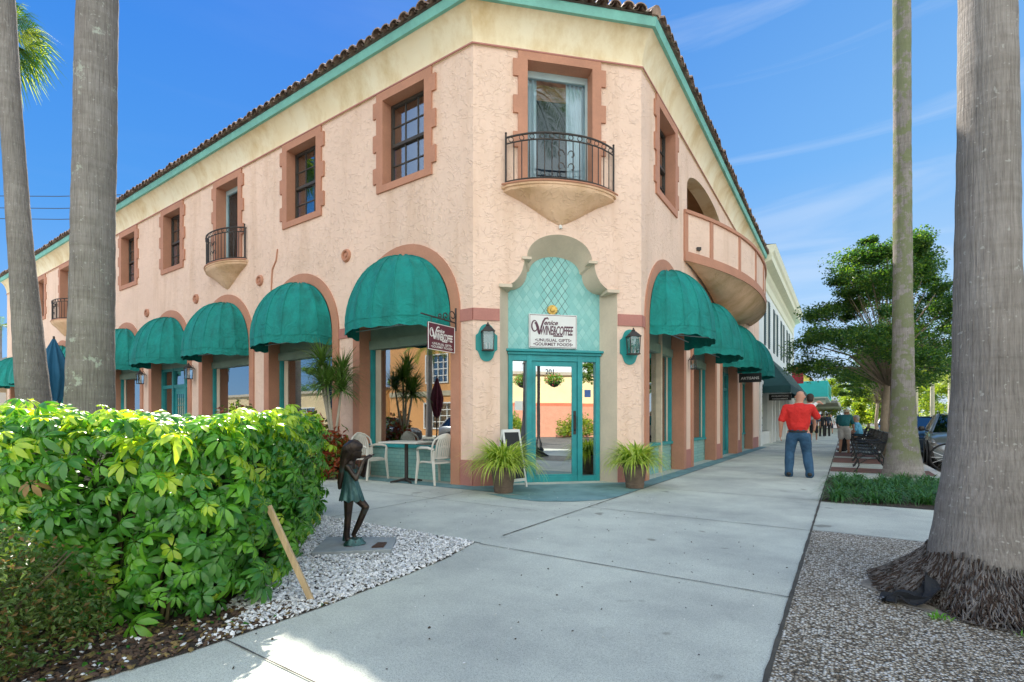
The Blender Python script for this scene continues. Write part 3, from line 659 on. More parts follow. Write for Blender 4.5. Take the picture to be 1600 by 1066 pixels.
# small bowed balconies on corbels
def balcony(fr, c_, hw, bow):
    def edge(a, k=1.0, e=0.0):     # a in -1..1
        return (c_+a*hw*k, (0.06+bow*(1-abs(a)**2.4))*k+e)
    mb = MB(); n_ = 28; top = 5.235
    prof = [(1.0, top), (1.0, top-0.045), (0.965, top-0.05), (0.96, top-0.10), (0.86, top-0.15), (0.66, top-0.24), (0.46, top-0.36), (0.27, top-0.48), (0.10, top-0.57), (0.02, top-0.60)]
    vs_ = []
    for k, z_ in prof:
        for j in range(n_+1):
            a = -1+2*j/n_; u, o_ = edge(a, k); vs_.append(fr.p(u, o_ if abs(a) < 1 else 0.0, z_))
    fs = [(i*(n_+1)+j, i*(n_+1)+j+1, (i+1)*(n_+1)+j+1, (i+1)*(n_+1)+j) for i in range(len(prof)-1) for j in range(n_)]
    mb.add(vs_, fs)
    cap = [fr.p(*edge(-1+2*j/n_), top) for j in range(n_+1)]; cap[0] = fr.p(c_-hw, 0, top); cap[-1] = fr.p(c_+hw, 0, top); mb.add(cap, [tuple(range(n_+1))])
    ob = autosmooth(mb.build('balcony', M['corbel'], bld), 40)
    mb = MB(); pts = []
    for j in range(n_+1): u, o_ = edge(-1+2*j/n_, 1.0); pts.append(fr.p(u, o_+0.004, top+0.008))
    mb.tube(pts, 0.018, 6); mb.build('balcony_edge', M['brown'], ob)
    mb = MB(); z0 = top+0.03; H = 0.80; ins = 0.93
    def rp(a, z): u, o_ = edge(a, ins); return fr.p(u, o_, z)
    sag = lambda a: 0.0
    for zz, r in ((H, 0.018), (H-0.11, 0.013), (0.03, 0.015)):
        mb.tube([rp(-1+2*j/24, z0+zz) for j in range(25)], r, 6)
    for j in range(17):
        a = -1+2*j/16; rr = 0.0095 if 0 < j < 16 else 0.018
        mb.tube([rp(a, z0), rp(a, z0+(H-0.11 if 0 < j < 16 else H+0.06))], rr, 5)
    for a in (-1, 1):
        c0 = rp(a, z0+H+0.08); mb.lathe([(0, -0.02), (0.016, -0.012), (0.022, 0), (0.016, 0.012), (0, 0.02)], c0, 8)
        mb.tube([rp(a, z0+H), fr.p(rp_u(a, c_, hw*ins), 0.0, z0+H)], 0.010, 5); mb.tube([rp(a, z0+0.03), fr.p(rp_u(a, c_, hw*ins), 0.0, z0+0.03)], 0.010, 5)
        for f_ in (.5,):
            p0 = rp(a, z0); p1 = fr.p(rp_u(a, c_, hw*ins), 0.0, z0); q = p0.lerp(p1, f_); mb.tube([q, q+Vector((0, 0, H))], 0.007, 5)
    for j in range(12):         # rings between the two top rails
        a = -0.92+1.84*j/11; p = rp(a, z0+H-0.055)
        mb.tube([p+fr.d*0.042*math.cos(t_)+Vector((0, 0, 0.042*math.sin(t_))) for t_ in [2*PI*q/10 for q in range(11)]], 0.008, 4, caps=False)
    for s_ in (-1, 1):          # scroll ornament in the middle
        for k in range(2):
            pts = []
            for q in range(15):
                t_ = q/14*1.6*PI; r_ = 0.10*(1-q/18)
                pts.append(rp(s_*(0.02+(0.09-r_*math.cos(t_)*0.8)/hw), z0+0.22+0.22*k+r_*math.sin(t_)))
            mb.tube(pts, 0.009, 4)
    mb.build('railing', M['iron'], ob)
def rp_u(a, c_, h): return c_+a*h
balcony(FC, CC, 1.07, 0.34)
for i in DOORS: balcony(FL, WL[i], 1.02, 0.34)
mb = MB(); mb.lathe([(0, -0.04), (0.03, -0.03), (0.035, 0.0), (0.02, 0.03), (0, 0.04)], FC.p(CC, 0.03, 4.60), 10); mb.build('spotlight', M['white'], bld)

# big bowed balcony on the street side
b0, b1, bow = 2.9, 12.6, 1.02
def be(a): return (b0+b1)/2+(b1-b0)/2*a, 0.03+bow*(1-abs(a)**2.2)
mb = MB(); n_ = 48; prof = [(1.0, 5.10), (1.0, 4.88), (0.93, 4.84), (0.80, 4.70), (0.6, 4.52), (0.4, 4.40), (0.2, 4.30), (0.0, 4.25)]
vs_ = []
for k, z_ in prof:
    for j in range(n_+1):
        a = -1+2*j/n_; u, o_ = be(a); zz = z_ if k >= 1 else 4.88-(4.88-z_)*(max(0, 1-abs(a)**3))**0.5
        vs_.append(FR.p(7.75+(u-7.75)*(0.35+0.65*k if k < 1 else 1), o_*k, zz))
fs = [(i*(n_+1)+j, i*(n_+1)+j+1, (i+1)*(n_+1)+j+1, (i+1)*(n_+1)+j) for i in range(1, len(prof)-1) for j in range(n_)]
mb.add(vs_, fs); gb = autosmooth(mb.build('street_balcony', M['corbel'], bld), 40)
def wallstrip(mb, z0, z1, e0, e1, n_=48, a0=-1, a1=1):
    vs_ = []; 
    for j in range(n_+1):
        a = a0+(a1-a0)*j/n_; u, o_ = be(a)
        for (e, z_) in ((e1, z0), (e1, z1), (e0, z1), (e0, z0)): vs_.append(FR.p(u, o_+e, z_))
    fs = []
    for j in range(n_):
        for k in range(4): fs.append((4*j+k, 4*j+(k+1) % 4, 4*j+4+(k+1) % 4, 4*j+4+k))
    fs += [(0, 1, 2, 3), (4*n_, 4*n_+1, 4*n_+2, 4*n_+3)]
    mb.add(vs_, fs)
mb = MB(); wallstrip(mb, 5.10, 6.0, -0.10, -0.02); mb.build('parapet', M['pink'], gb)
mb = MB(); wallstrip(mb, 4.88, 5.10, -0.12, 0.02); wallstrip(mb, 6.0, 6.08, -0.14, 0.03)
for a in (-0.99, -0.80, -0.5, -0.2, 0.1, 0.4, 0.7, 0.97): wallstrip(mb, 5.10, 6.0, -0.11, 0.005, 2, a-0.012, a+0.012)
mb.build('parapet_trim', M['brown'], gb)
mb = MB(); vs_ = [FR.p(be(-1+2*j/n_)[0], be(-1+2*j/n_)[1]-0.05, 5.0) for j in range(n_+1)]; mb.add(vs_, [tuple(range(n_+1))]); mb.build('balcony_floor', M['jamb'], gb)
mb = MB()
for c_, hw in ((5.33, 2.12), (10.2, 2.0)):
    i_ = arch(c_, hw, 5.0, 6.75, 20, 0.62); k = len(i_); vs_ = [FR.p(p[0], o_, p[1]) for p in i_ for o_ in (0.0, -0.35)]
    mb.add(vs_, [(2*i, 2*i+1, 2*i+3, 2*i+2) for i in range(k-1)])
autosmooth(mb.build('loggia_reveal', M['cream'], bld), 30)
mb = MB(); fbox(mb, FR, 2.95, 12.5, -1.7, -1.6, 4.9, 7.6); fbox(mb, FR, 2.95, 3.0, -1.6, -0.36, 4.9, 7.6); fbox(mb, FR, 2.95, 12.5, -1.6, -0.36, 7.5, 7.6); mb.build('loggia_wall', pm('loggia_tan', (0.35, 0.22, 0.12), 0.9), bld)
mb = MB(); q = FR.p(3.35, 0.22, 5.25); mb.box(q.x-.04, q.x+.06, q.y-.05, q.y+.05, 5.20, 5.27); mb.build('security_camera', M['iron'], bld)

# medallions
for i in range(5):
    mb = MB(); c0 = 3.39+3.33*i; Mx = Matrix(((FL.d.x, 0, FL.n.x), (FL.d.y, 0, FL.n.y), (0, 1, 0)))
    mb.lathe([(0, .045), (.035, .04), (.04, .02), (.075, .018), (.085, .05), (.115, .055), (.135, .03), (.14, 0)], FL.p(c0, 0, 4.62), 20, Mx.to_3x3()); autosmooth(mb.build('medallion', M['brown'], bld), 40)
mb = MB(); mb.tube([FL.p(5.95, 0.012, 5.25), FL.p(6.0, 0.014, 5.0), FL.p(6.17, 0.014, 4.8), FL.p(6.2, 0.014, 4.5), FL.p(6.22, 0.014, 4.1)], 0.018, 6); mb.build('conduit', M['brown'], bld)

# cove, fascia and clay tiles follow the three fronts
def offs(d, ext=0.0):
    k = 1/(1+NL.dot(NC)); a_ = A+(NL+NC)*d*k; b_ = B+(NC+NR)*d*k
    return [A+LD*LEN_L+NL*d, a_, b_, B+RD*LEN_R+NR*d]
def loftpath(mb, prof, closed=False):
    vs_ = []; 
    for (d, z_) in prof:
        for p in offs(d): vs_.append((p.x, p.y, z_))
    fs = [(i*4+j, i*4+j+1, (i+1)*4+j+1, (i+1)*4+j) for i in range(len(prof)-1) for j in range(3)]
    mb.add(vs_, fs)
mb = MB(); loftpath(mb, [(0.0, WT-0.02), (0.035, WT-0.02), (0.04, WT), (0.035, WT+0.02), (0.012, WT+0.025), (0.02, WT+0.12), (0.05, WT+0.26), (0.11, WT+0.42), (0.20, WT+0.54), (0.27, WT+0.585)])
autosmooth(mb.build('cove', M['cream'], bld), 30)
mb = MB(); loftpath(mb, [(0.025, WT-0.022), (0.043, WT-0.022), (0.043, WT+0.004), (0.030, WT+0.012)]); mb.build('cove_bead', M['band'], bld)
mb = MB(); loftpath(mb, [(0.24, WT+0.56), (0.30, WT+0.56), (0.31, WT+0.60), (0.33, WT+0.68), (0.33, WT+0.71), (0.20, WT+0.71)]); mb.build('fascia', M['fascia'], bld)
mb = MB(); loftpath(mb, [(0.36, WT+0.72), (-0.4, WT+1.02), (-5.0, WT+2.65)]); mb.build('roof', M['rooftile'], bld)
mb = MB()
def tiles(base, d, nrm, length, u0=0.0):
    n_ = int(length/0.235)
    for i in range(n_+1):
        u = u0+0.235*(i+0.5)
        if u > u0+length: break
        for row in range(3):
            r0 = 0.115+random.uniform(-.01, .008); r1 = r0*0.86
            o0 = 0.42-0.40*row+random.uniform(-.025, .02); o1 = o0-0.46
            z0 = WT+0.735+0.157*row+random.uniform(-.01, .015)+0.02; z1 = z0+0.165
            du = random.uniform(-.012, .012)
            vs_ = []
            for (o_, z_, r_) in ((o0, z0, r0), (o1, z1, r1)):
                for k in range(7):
                    a = PI*k/6; p = base+d*(u+du+r_*math.cos(a))+nrm*o_; vs_.append((p.x, p.y, z_+r_*0.85*math.sin(a)-.01))
            for k in range(7):
                a = PI*k/6; p = base+d*(u+du+(r0-.022)*math.cos(a))+nrm*(o0-0.002); vs_.append((p.x, p.y, z0+(r0-.022)*0.85*math.sin(a)-.01))
            fs = [(k, k+1, 8+k, 7+k) for k in range(6)]+[(k, k+1, 15+k, 14+k) for k in range(6)]
            mb.add(vs_, fs)
        # trough tile between
        for row in range(2):
            o0 = 0.40-0.40*row; vs_ = []
            for (o_, z_) in ((o0, WT+0.735+0.157*row), (o0-.46, WT+0.735+0.165+0.157*row)):
                for k in range(5):
                    a = PI+PI*k/4; p = base+d*(u+0.1175+0.09*math.cos(a))+nrm*o_; vs_.append((p.x, p.y, z_+0.05+0.075*math.sin(a)))
            mb.add(vs_, [(k, k+1, 6+k, 5+k) for k in range(4)])
P4 = offs(0.0); tiles(A, LD, NL, LEN_L, 0.0); tiles(A, CD, NC, CL, 0.0); tiles(B, RD, NR, LEN_R, 0.0)
autosmooth(mb.build('eave_tiles', M['rooftile'], bld), 50)
# hip ridges
for P_, nn in ((A, (NL+NC).normalized()), (B, (NC+NR).normalized())):
    mb = MB()
    for k in range(8):
        p0 = P_+nn*(0.36-0.42*k); p1 = P_+nn*(0.36-0.42*(k+1.15)); z0 = WT+0.78+0.158*k
        mb.tube([(p0.x, p0.y, z0), (p1.x, p1.y, z0+0.16)], [0.115, 0.095], 10)
    autosmooth(mb.build('hip_tiles', M['rooftile'], bld), 50)
# blind back walls so that no light enters
mb = MB()
e0 = FL.p(LEN_L, 0, 0); e1 = FL.p(LEN_L, -9, 0); e2 = FR.p(LEN_R, 0, 0); e3 = FR.p(LEN_R, -9, 0)
for a, b_ in ((e0, e1), (e1, e3), (e3, e2)): mb.add([a, b_, b_+Vector((0, 0, WT+0.6)), a+Vector((0, 0, WT+0.6))], [(0, 1, 2, 3)])
mb.build('wall', M['pink'], bld)

# dome awnings
m, n, b, o = newmat('green_awning_canvas'); b.inputs['Roughness'].default_value = 0.8; 
c = ramp(n, noise(n, 1.6, 5, 0.6), [(0.3, (0.0, 0.19, 0.165)), (0.7, (0.0, 0.27, 0.235))]); c = mixc(n, 1.0, c, ramp(n, noise(n, 1.0, 6, .7, stretch=(5, 5, .6)), [(.32, (.70, .72, .72)), (.52, (1, 1, 1)), (.75, (1.12, 1.12, 1.12))]), 'MULTIPLY'); n.links.new(c, b.inputs['Base Color']); bumpn(n, b, noise(n, 3.6, 6, 0.6, dist=1.6), 0.75, 0.07)
M['canvas'] = m
M['awn_under'] = pm('awning_underside', (0.0, 0.10, 0.085), 0.9, 0.1)
def awning(fr, c_):
    a_, bo, H, zb = 1.225, 0.95, 1.33, 2.95; NR_ = 9; S = 8
    ph = random.uniform(0, 6)
    def surf(phi, th):
        f = math.sin(th*PI/2)**0.92; g = math.cos(th*PI/2)
        t_ = (phi/PI*NR_) % 1.0; sag = 1-0.035*math.sin(PI*t_)*math.sin(PI*th*0.9)
        return fr.p(c_+a_*math.cos(phi)*f*sag, max(0.035, bo*math.sin(phi)*f*sag), zb+H*g*sag+0.012*math.sin(phi*7+ph)*f)
    mb = MB(); mb.grid(lambda x, y: surf(PI*x, y), NR_*S, 14)
    mb.grid(lambda x, y: surf(PI*x, 1)+(fr.n*math.sin(PI*x)+fr.d*math.cos(PI*x))*0.012*math.sin(x*NR_*PI*2)*y+Vector((0, 0, -y*(0.155+0.028*abs(math.sin(x*PI*10))))), NR_*S, 3)
    aw = mb.build('awning', M['canvas'], bld, smooth=True, recalc=False)
    mb = MB()       # ribs showing as seams
    for k in range(1, NR_):
        mb.tube([surf(PI*k/NR_, j/12)*1.0+Vector((0, 0, 0.004)) for j in range(1, 13)], 0.010, 4)
    mb.tube([surf(PI*j/40, 1)+Vector((0, 0, -0.005)) for j in range(41)], 0.010, 4)
    mb.build('seam', M['canvas'], aw)
    mb = MB()
    for k in (1, 3, 5, 7, 9): p = surf(PI*(k-.5)/NR_, 1); mb.tube([p-fr.n*0.02, fr.p(c_, 0.05, zb+0.02)], 0.012, 5)
    mb.build('awning_frame', M['paleframe'], aw)
for c_ in AL: awning(FL, c_)
for c_ in AR: awning(FR, c_)
# ------------------------------------------------------------------ shops down the street
def prism(mb, fr, poly_uz, o0, o1):
    plate(mb, fr, poly_uz, [], o0, o1); return mb
M['white2'] = pm('white_render', (0.70, 0.74, 0.73), 0.8, 0.06, 1.5, 0.2, 30, 0.004)
M['shutter'] = pm('dark_green_shutter', (0.02, 0.055, 0.055), 0.5, 0.2)
M['navy'] = pm('dark_green_canvas', (0.008, 0.05, 0.055), 0.85, 0.2, 2, 0.3, 5, 0.02)
b2 = empty('white_building', tuple(FR.p(LEN_R+0.1, 0, 0)), 0, 'white two storey building with dark shutters and deep cream cornice', 'building')
F2 = FR.sub(LEN_R+0.05); L2 = 16.8; ZT2 = 7.9
W2 = [2.6, 6.2, 9.8, 13.4]
mb = MB(); plate(mb, F2, rect(0, L2, 2.9, ZT2), [rect(c_-0.5, c_+0.5, 4.75, 7.0) for c_ in W2], -0.25, 0.0, back=False); mb.build('wall', M['white2'], b2)
mb = MB(); fbox(mb, F2, 0.0, 0.45, -0.05, 0.06, 0, 2.9)
mb.build('corner_pier', M['white'], b2)
m, n, b, o = newmat('white_quoin_blocks'); b.inputs['Roughness'].default_value = 0.7
mb = MB()
for k in range(9): fbox(mb, F2, 0.45, 0.62, -0.02, 0.05, 0.02+0.32*k, 0.02+0.32*k+0.25)
mb.build('quoin_blocks', M['white'], b2)
mb = MB(); fbox(mb, F2, 0.46, 0.60, -0.04, 0.01, 0, 2.9); mb.build('quoin_backing', M['shutter'], b2)
# shop front: stall riser, windows, posts
mb = MB(); fbox(mb, F2, 0.62, 4.6, -0.3, -0.1, 0, 0.62); mb.build('stall_riser', M['white'], b2)
mb = MB(); fbox(mb, F2, 0.62, 4.6, -0.22, -0.21, 0.66, 2.75); mb.build('pane', glass('shop2_glass', (0.6, 0.62, 0.6), 0.3), b2)
mb = MB(); fbox(mb, F2, 0.62, 4.6, -0.8, -0.75, 0.6, 2.75); mb.build('window_backing', pm('pale_curtain', (0.55, 0.58, 0.48), 0.9, 0.1, 6, stretch=(3, 3, 0.2)), b2)
for u in (4.6, 5.9, 8.0, 10.0, 12.0, 14.2, 16.5):
    mb = MB(); fbox(mb, F2, u, u+0.28, -0.3, 0.02, 0, 2.9); mb.build('post', M['white'], b2)
mb = MB(); fbox(mb, F2, 4.88, 16.5, -0.24, -0.23, 0.4, 2.8); mb.build('pane', M['glass'], b2)
mb = MB(); fbox(mb, F2, 4.88, 16.5, -0.28, -0.18, 0, 0.4); mb.build('stall_riser', M['white'], b2)
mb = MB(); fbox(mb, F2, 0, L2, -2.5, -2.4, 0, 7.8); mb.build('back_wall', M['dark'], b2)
mb = MB(); fbox(mb, F2, 0.0, L2, -0.3, 0.05, 2.8, 2.95); mb.build('lintel', M['white'], b2)
for c_ in W2:
    mb = MB(); plate(mb, F2, rect(c_-0.5, c_+0.5, 4.75, 7.0), [rect(c_-0.44+0.46*i, c_-0.02+0.46*i, 4.82+0.56*j, 5.33+0.56*j) for i in range(2) for j in range(4) if not (i > 1)], -0.12, -0.08)
    w = mb.build('window', M['white'], b2)
    mb = MB(); fbox(mb, F2, c_-0.48, c_+0.48, -0.13, -0.125, 4.78, 6.98); mb.build('pane', M['upglass'], w)
    for s_ in (-1, 1):
        mb = MB(); u0 = c_+s_*0.54; u1 = c_+s_*1.02
        fbox(mb, F2, min(u0, u1), max(u0, u1), 0.0, 0.035, 4.72, 7.02)
        for k in range(20): fbox(mb, F2, min(u0, u1)+.05, max(u0, u1)-.05, 0.035, 0.05, 4.82+0.105*k, 4.82+0.105*k+0.06)
        mb.build('shutter', M['shutter'], b2)
mb = MB()
prof = [(0, 7.35), (0.05, 7.40), (0.06, 7.75), (0.16, 7.90), (0.20, 8.05), (0.50, 8.16), (0.52, 8.42), (0.60, 8.52), (0.66, 8.74), (0.66, 8.80), (0, 8.85)]
k = len(prof); mb.add([F2.p(u, o_, z_) for u in (-0.02, L2) for o_, z_ in prof], [(i, i+1, k+i+1, k+i) for i in range(k-1)]+[tuple(range(k)), tuple(range(2*k-1, k-1, -1))])
mb.build('cornice', pm('cream_cornice', (0.72, 0.72, 0.56), 0.7, 0.06), b2)
mb = MB(); a_ = [F2.p(-0.02, 0.66, 8.81), F2.p(L2, 0.66, 8.81), F2.p(L2, -4.5, 9.6), F2.p(-0.02, -4.5, 9.6), F2.p(-0.02, -9, 8.8), F2.p(L2, -9, 8.8)]
mb.add(a_, [(0, 1, 2, 3), (3, 2, 5, 4)]); mb.build('roof', pm('grey_shingles', (0.10, 0.11, 0.12), 0.9, 0.3, 8), b2)
mb = MB(); c_ = Vector((11.0, 22.6, 0)); 
q = F2.sub(1.2, -2.2); fbox(mb, q, -0.45, 0.45, -0.45, 0.45, 8.6, 11.3); fbox(mb, q, -0.53, 0.53, -0.53, 0.53, 11.3, 11.42); fbox(mb, q, -0.58, 0.58, -0.58, 0.58, 11.42, 11.58); mb.build('chimney', M['white2'], b2)
mb = MB(); q = F2.sub(14.6, -0.4); fbox(mb, q, -0.3, 0.3, -0.3, 0.3, 8.8, 9.4); fbox(mb, q, -0.38, 0.38, -0.38, 0.38, 9.4, 9.52); mb.build('chimney', M['white2'], b2)
mb = MB(); mb.tube([F2.p(16.7, 0.06, 0.2), F2.p(16.7, 0.06, 8.0)], 0.05, 6); mb.build('downpipe', M['white'], b2)
mb = MB(); e1 = F2.p(L2, 0, 0); e2 = F2.p(L2, -9, 0); mb.add([e1, e2, e2+Vector((0, 0, 9)), e1+Vector((0, 0, 8.0))], [(0, 1, 2, 3)]); mb.build('side_wall', M['white2'], b2)
# dark green shed awning with stripes
mb = MB(); Wa, Wo = 0.75, 15.5
v = [F2.p(1.0, 0.02, 4.3), F2.p(Wo, 0.02, 4.3), F2.p(0.9, 1.15, 2.72), F2.p(Wo, 1.15, 2.72), F2.p(0.9, 1.15, 2.40), F2.p(Wo, 1.15, 2.40), F2.p(0.9, 0.02, 2.72), F2.p(0.9, 0.02, 2.40), F2.p(Wo, 0.02, 2.72)]
v = [F2.p(2.2, 0.02, 4.3)]+v[1:]
mb.add(v, [(0, 1, 3, 2), (2, 3, 5, 4), (0, 2, 6), (6, 2, 4, 7), (1, 3, 8)]); aw2 = mb.build('awning', M['navy'], b2)
mb = MB()
for k in range(1, 13):
    f = k/13; p0 = F2.p(2.2+(0.9-2.2)*f, 0.02+1.13*f, 4.3-1.58*f+0.012); p1 = F2.p(Wo, 0.02+1.13*f, 4.3-1.58*f+0.012)
    mb.tube([p0, p1], 0.014, 4)
mb.build('stripe', pm('grey_green_stripe', (0.12, 0.20, 0.20), 0.7), aw2)

# turquoise canopy shop, yellow gabled shop and the paler shops beyond
FB = FR.sub(32.3); b3 = empty('turquoise_canopy_shop', tuple(FB.p(0, 0, 0)), 0, 'single storey shop with a turquoise box canopy over the walk', 'building')
mb = MB(); fbox(mb, FB, 0, 11, -8, 0, 0, 3.9); mb.build('wall', pm('pale_shop_wall', (0.62, 0.60, 0.52), 0.8, 0.1), b3)
mb = MB(); fbox(mb, FB, 0.4, 11, -8, 2.15, 2.86, 4.0); bevel(mb.build('canopy', pm('turquoise_paint', (0.03, 0.50, 0.50), 0.6, 0.06), b3), 0.02)
mb = MB(); fbox(mb, FB, 0.4, 11, 0, 2.12, 2.76, 2.855); mb.build('canopy_soffit', pm('pale_soffit', (0.45, 0.55, 0.48), 0.8, 0.05), b3)
mb = MB(); fbox(mb, FB, 2.0, 9.0, 2.15, 2.19, 3.05, 3.75); mb.build('fascia_panel', pm('green_fascia_panel', (0.02, 0.25, 0.17), 0.6), b3)
for u in (0.6, 2.9, 5.2, 7.5, 9.8):
    mb = MB(); fbox(mb, FB, u, u+0.35, 0.0, 0.06, 0, 2.76); mb.build('pier', M['white'], b3)
for u in (1.0, 3.3, 5.6, 7.9):
    mb = MB(); fbox(mb, FB, u, u+1.85, 0.01, 0.03, 0.5, 2.4); mb.build('pane', M['glass'], b3)
FY = FR.sub(44); b4 = empty('yellow_gabled_building', tuple(FY.p(0, 0, 0)), 0, 'bright yellow gabled building rising behind the turquoise canopy', 'building')
mb = MB(); fbox(mb, FY, 0, 14, -9, 0.4, 0, 5.2); prism_pts = [FY.p(0, -8, 5.2), FY.p(0, 0.4, 5.2), FY.p(0, -3.2, 7.2), FY.p(14, -8, 5.2), FY.p(14, 0.4, 5.2), FY.p(14, -3.2, 7.2)]
mb.add(prism_pts, [(0, 1, 2), (3, 5, 4)]); mb.build('wall', pm('yellow_wall', (0.80, 0.50, 0.10), 0.8, 0.08), b4)
mb = MB(); mb.add([FY.p(-0.2, 0.6, 5.15), FY.p(14, 0.6, 5.15), FY.p(14, -3.2, 7.3), FY.p(-0.2, -3.2, 7.3), FY.p(-0.2, -8.2, 5.1), FY.p(14, -8.2, 5.1)], [(0, 1, 2, 3), (3, 2, 5, 4)]); mb.build('roof', pm('brown_roof', (0.25, 0.15, 0.09), 0.9), b4)
mb = MB(); fbox(mb, FY, 0.3, 14, 0.4, 2.6, 2.75, 3.0); bevel(mb.build('canopy', pm('dark_canopy', (0.22, 0.22, 0.20), 0.8), b4), 0.02)
for u in (1, 4, 7, 10): 
    mb = MB(); fbox(mb, FY, u, u+2.2, 0.41, 0.43, 0.5, 2.5); mb.build('pane', M['glass'], b4)
FZ = FR.sub(58.5); b5 = empty('tan_shop_row', tuple(FZ.p(0, 0, 0)), 0, 'far tan shopfront row with a flat canopy at the end of the walk', 'building')
mb = MB(); fbox(mb, FZ, 0, 40, -8, 0.2, 0, 5.0); mb.build('wall', pm('tan_wall', (0.55, 0.45, 0.30), 0.8, 0.1), b5)
mb = MB(); fbox(mb, FZ, 0.3, 40, 0.2, 2.7, 2.9, 3.3); mb.build('canopy', pm('grey_white_canopy', (0.55, 0.55, 0.50), 0.8), b5)
for u in (1, 5, 9, 13, 17): 
    mb = MB(); fbox(mb, FZ, u, u+3, 0.21, 0.23, 0.5, 2.6); mb.build('pane', M['glass'], b5)

# annex left of the pink building
FX = FL.sub(LEN_L+0.1); bx_ = empty('low_tan_annex', tuple(FX.p(0, 0, 0)), 0, 'low tan building with a flat parapet at the far left end of the pink building', 'building')
mb = MB(); fbox(mb, FX, 0, 16, -7, -0.3, 0, 4.4); mb.build('wall', M['corbel'], bx_)
mb = MB(); fbox(mb, FX, -0.05, 16, -7.1, -0.2, 4.4, 4.55); mb.build('parapet', pm('grey_coping', (0.30, 0.28, 0.26), 0.8), bx_)
mb = MB(); mb.grid(lambda x, y: FX.p(1.0+5.5*x, -0.28+1.5*math.sin(y*PI/2), 2.9+1.45*math.cos(y*PI/2)), 12, 8)
mb.grid(lambda x, y: FX.p(1.0+5.5*x, 1.22, 2.9-0.2*y), 12, 1)
mb.add([FX.p(1.0, -0.28+1.5*math.sin(j/8*PI/2), 2.9+1.45*math.cos(j/8*PI/2)) for j in range(9)]+[FX.p(1.0, -0.28, 2.9)], [tuple(range(10))])
mb.build('awning', M['canvas'], bx_, smooth=False)

# ------------------------------------------------------------------ signs
M['signwhite'] = pm('sign_white', (0.74, 0.75, 0.74), 0.45, 0.04)
M['signplum'] = pm('plum_lettering', (0.10, 0.035, 0.06), 0.5, 0.1)
M['maroon'] = pm('maroon_sign', (0.11, 0.015, 0.03), 0.45, 0.1)
M['palelet'] = pm('pale_lettering', (0.75, 0.73, 0.70), 0.5, 0.03)
def logo(mb, P, w, h):
    """P(x, y): x in 0..1 across, y in 0..1 up; w, h in metres"""
    X = lambda x, y: P(x/w, y/h)
    # swash of the big V
    pts = []
    for k in range(26):
        t_ = k/25*2*PI*0.92+0.6; pts.append((0.115*w+0.062*w*math.cos(t_)*0.95, 0.645*h+0.155*h*math.sin(t_)))
    def ribbon(pts, th):
        vs_ = []; m_ = len(pts)
        for i, (x, y) in enumerate(pts):
            x0, y0 = pts[max(i-1, 0)]; x1, y1 = pts[min(i+1, m_-1)]; dx, dy = x1-x0, y1-y0; l_ = math.hypot(dx, dy) or 1
            t_ = th*(0.55+0.9*math.sin(PI*(i+.5)/m_)); vs_ += [(x-dy/l_*t_, y+dx/l_*t_), (x+dy/l_*t_, y-dx/l_*t_)]
        mb.add([X(a, c_) for a, c_ in vs_], [(2*i, 2*i+1, 2*i+3, 2*i+2) for i in range(m_-1)])
    ribbon(pts, 0.010*w)
    ribbon([(0.115*w, 0.74*h), (0.15*w, 0.72*h), (0.175*w, 0.62*h), (0.20*w, 0.47*h), (0.215*w, 0.40*h)], 0.020*w)
    ribbon([(0.215*w, 0.40*h), (0.25*w, 0.60*h), (0.29*w, 0.78*h), (0.33*w, 0.87*h), (0.38*w, 0.89*h), (0.40*w, 0.85*h)], 0.013*w)
    text_mesh(mb, 'enice', 0.19*h, lambda x, y: X(0.30*w+x, 0.69*h+y), shear=0.35, bold=0.0035*w, align='LEFT', sx=1.05)
    text_mesh(mb, 'WINE&COFFEE', 0.37*h, lambda x, y: X(0.225*w+x, 0.40*h+y), shear=0.25, bold=0.0055*w, align='LEFT', sx=0.29*w/h, space=0.93)
    mb.add([X(0.50*w, 0.345*h), X(0.70*w, 0.345*h), X(0.70*w, 0.385*h), X(0.50*w, 0.385*h)], [(0, 1, 2, 3)])
    text_mesh(mb, '\u2022UNUSUAL GIFTS\u2022', 0.125*h, lambda x, y: X(0.5*w+x, 0.195*h+y), bold=0.0012*w, sx=1.0*w/h*0.76)
    text_mesh(mb, '\u2022GOURMET FOODS\u2022', 0.125*h, lambda x, y: X(0.5*w+x, 0.075*h+y), bold=0.0012*w, sx=1.0*w/h*0.73)
sg = empty('shop_sign', tuple(FD.p(0, 0.02, 2.47)), 0, 'white rectangular shop sign with dark lettering on the aqua tiles over the corner door', 'sign')
mb = MB(); fbox(mb, FD, -0.50, 0.42, 0.012, 0.05, 2.475, 3.10); ob = mb.build('board', M['signwhite'], sg); bevel(ob, 0.004)
mb = MB()
for a_ in ((-0.485, 0.405, 2.488, 2.496), (-0.485, 0.405, 3.078, 3.086), (-0.485, -0.479, 2.496, 3.078), (0.399, 0.405, 2.496, 3.078)): fbox(mb, FD, a_[0], a_[1], 0.05, 0.053, a_[2], a_[3])
mb.build('border_line', M['signplum'], sg)
mb = MB(); logo(mb, lambda x, y: FD.p(-0.50+0.92*x, 0.054, 2.475+0.625*y), 0.92, 0.625); mb.build('lettering', M['signplum'], sg)
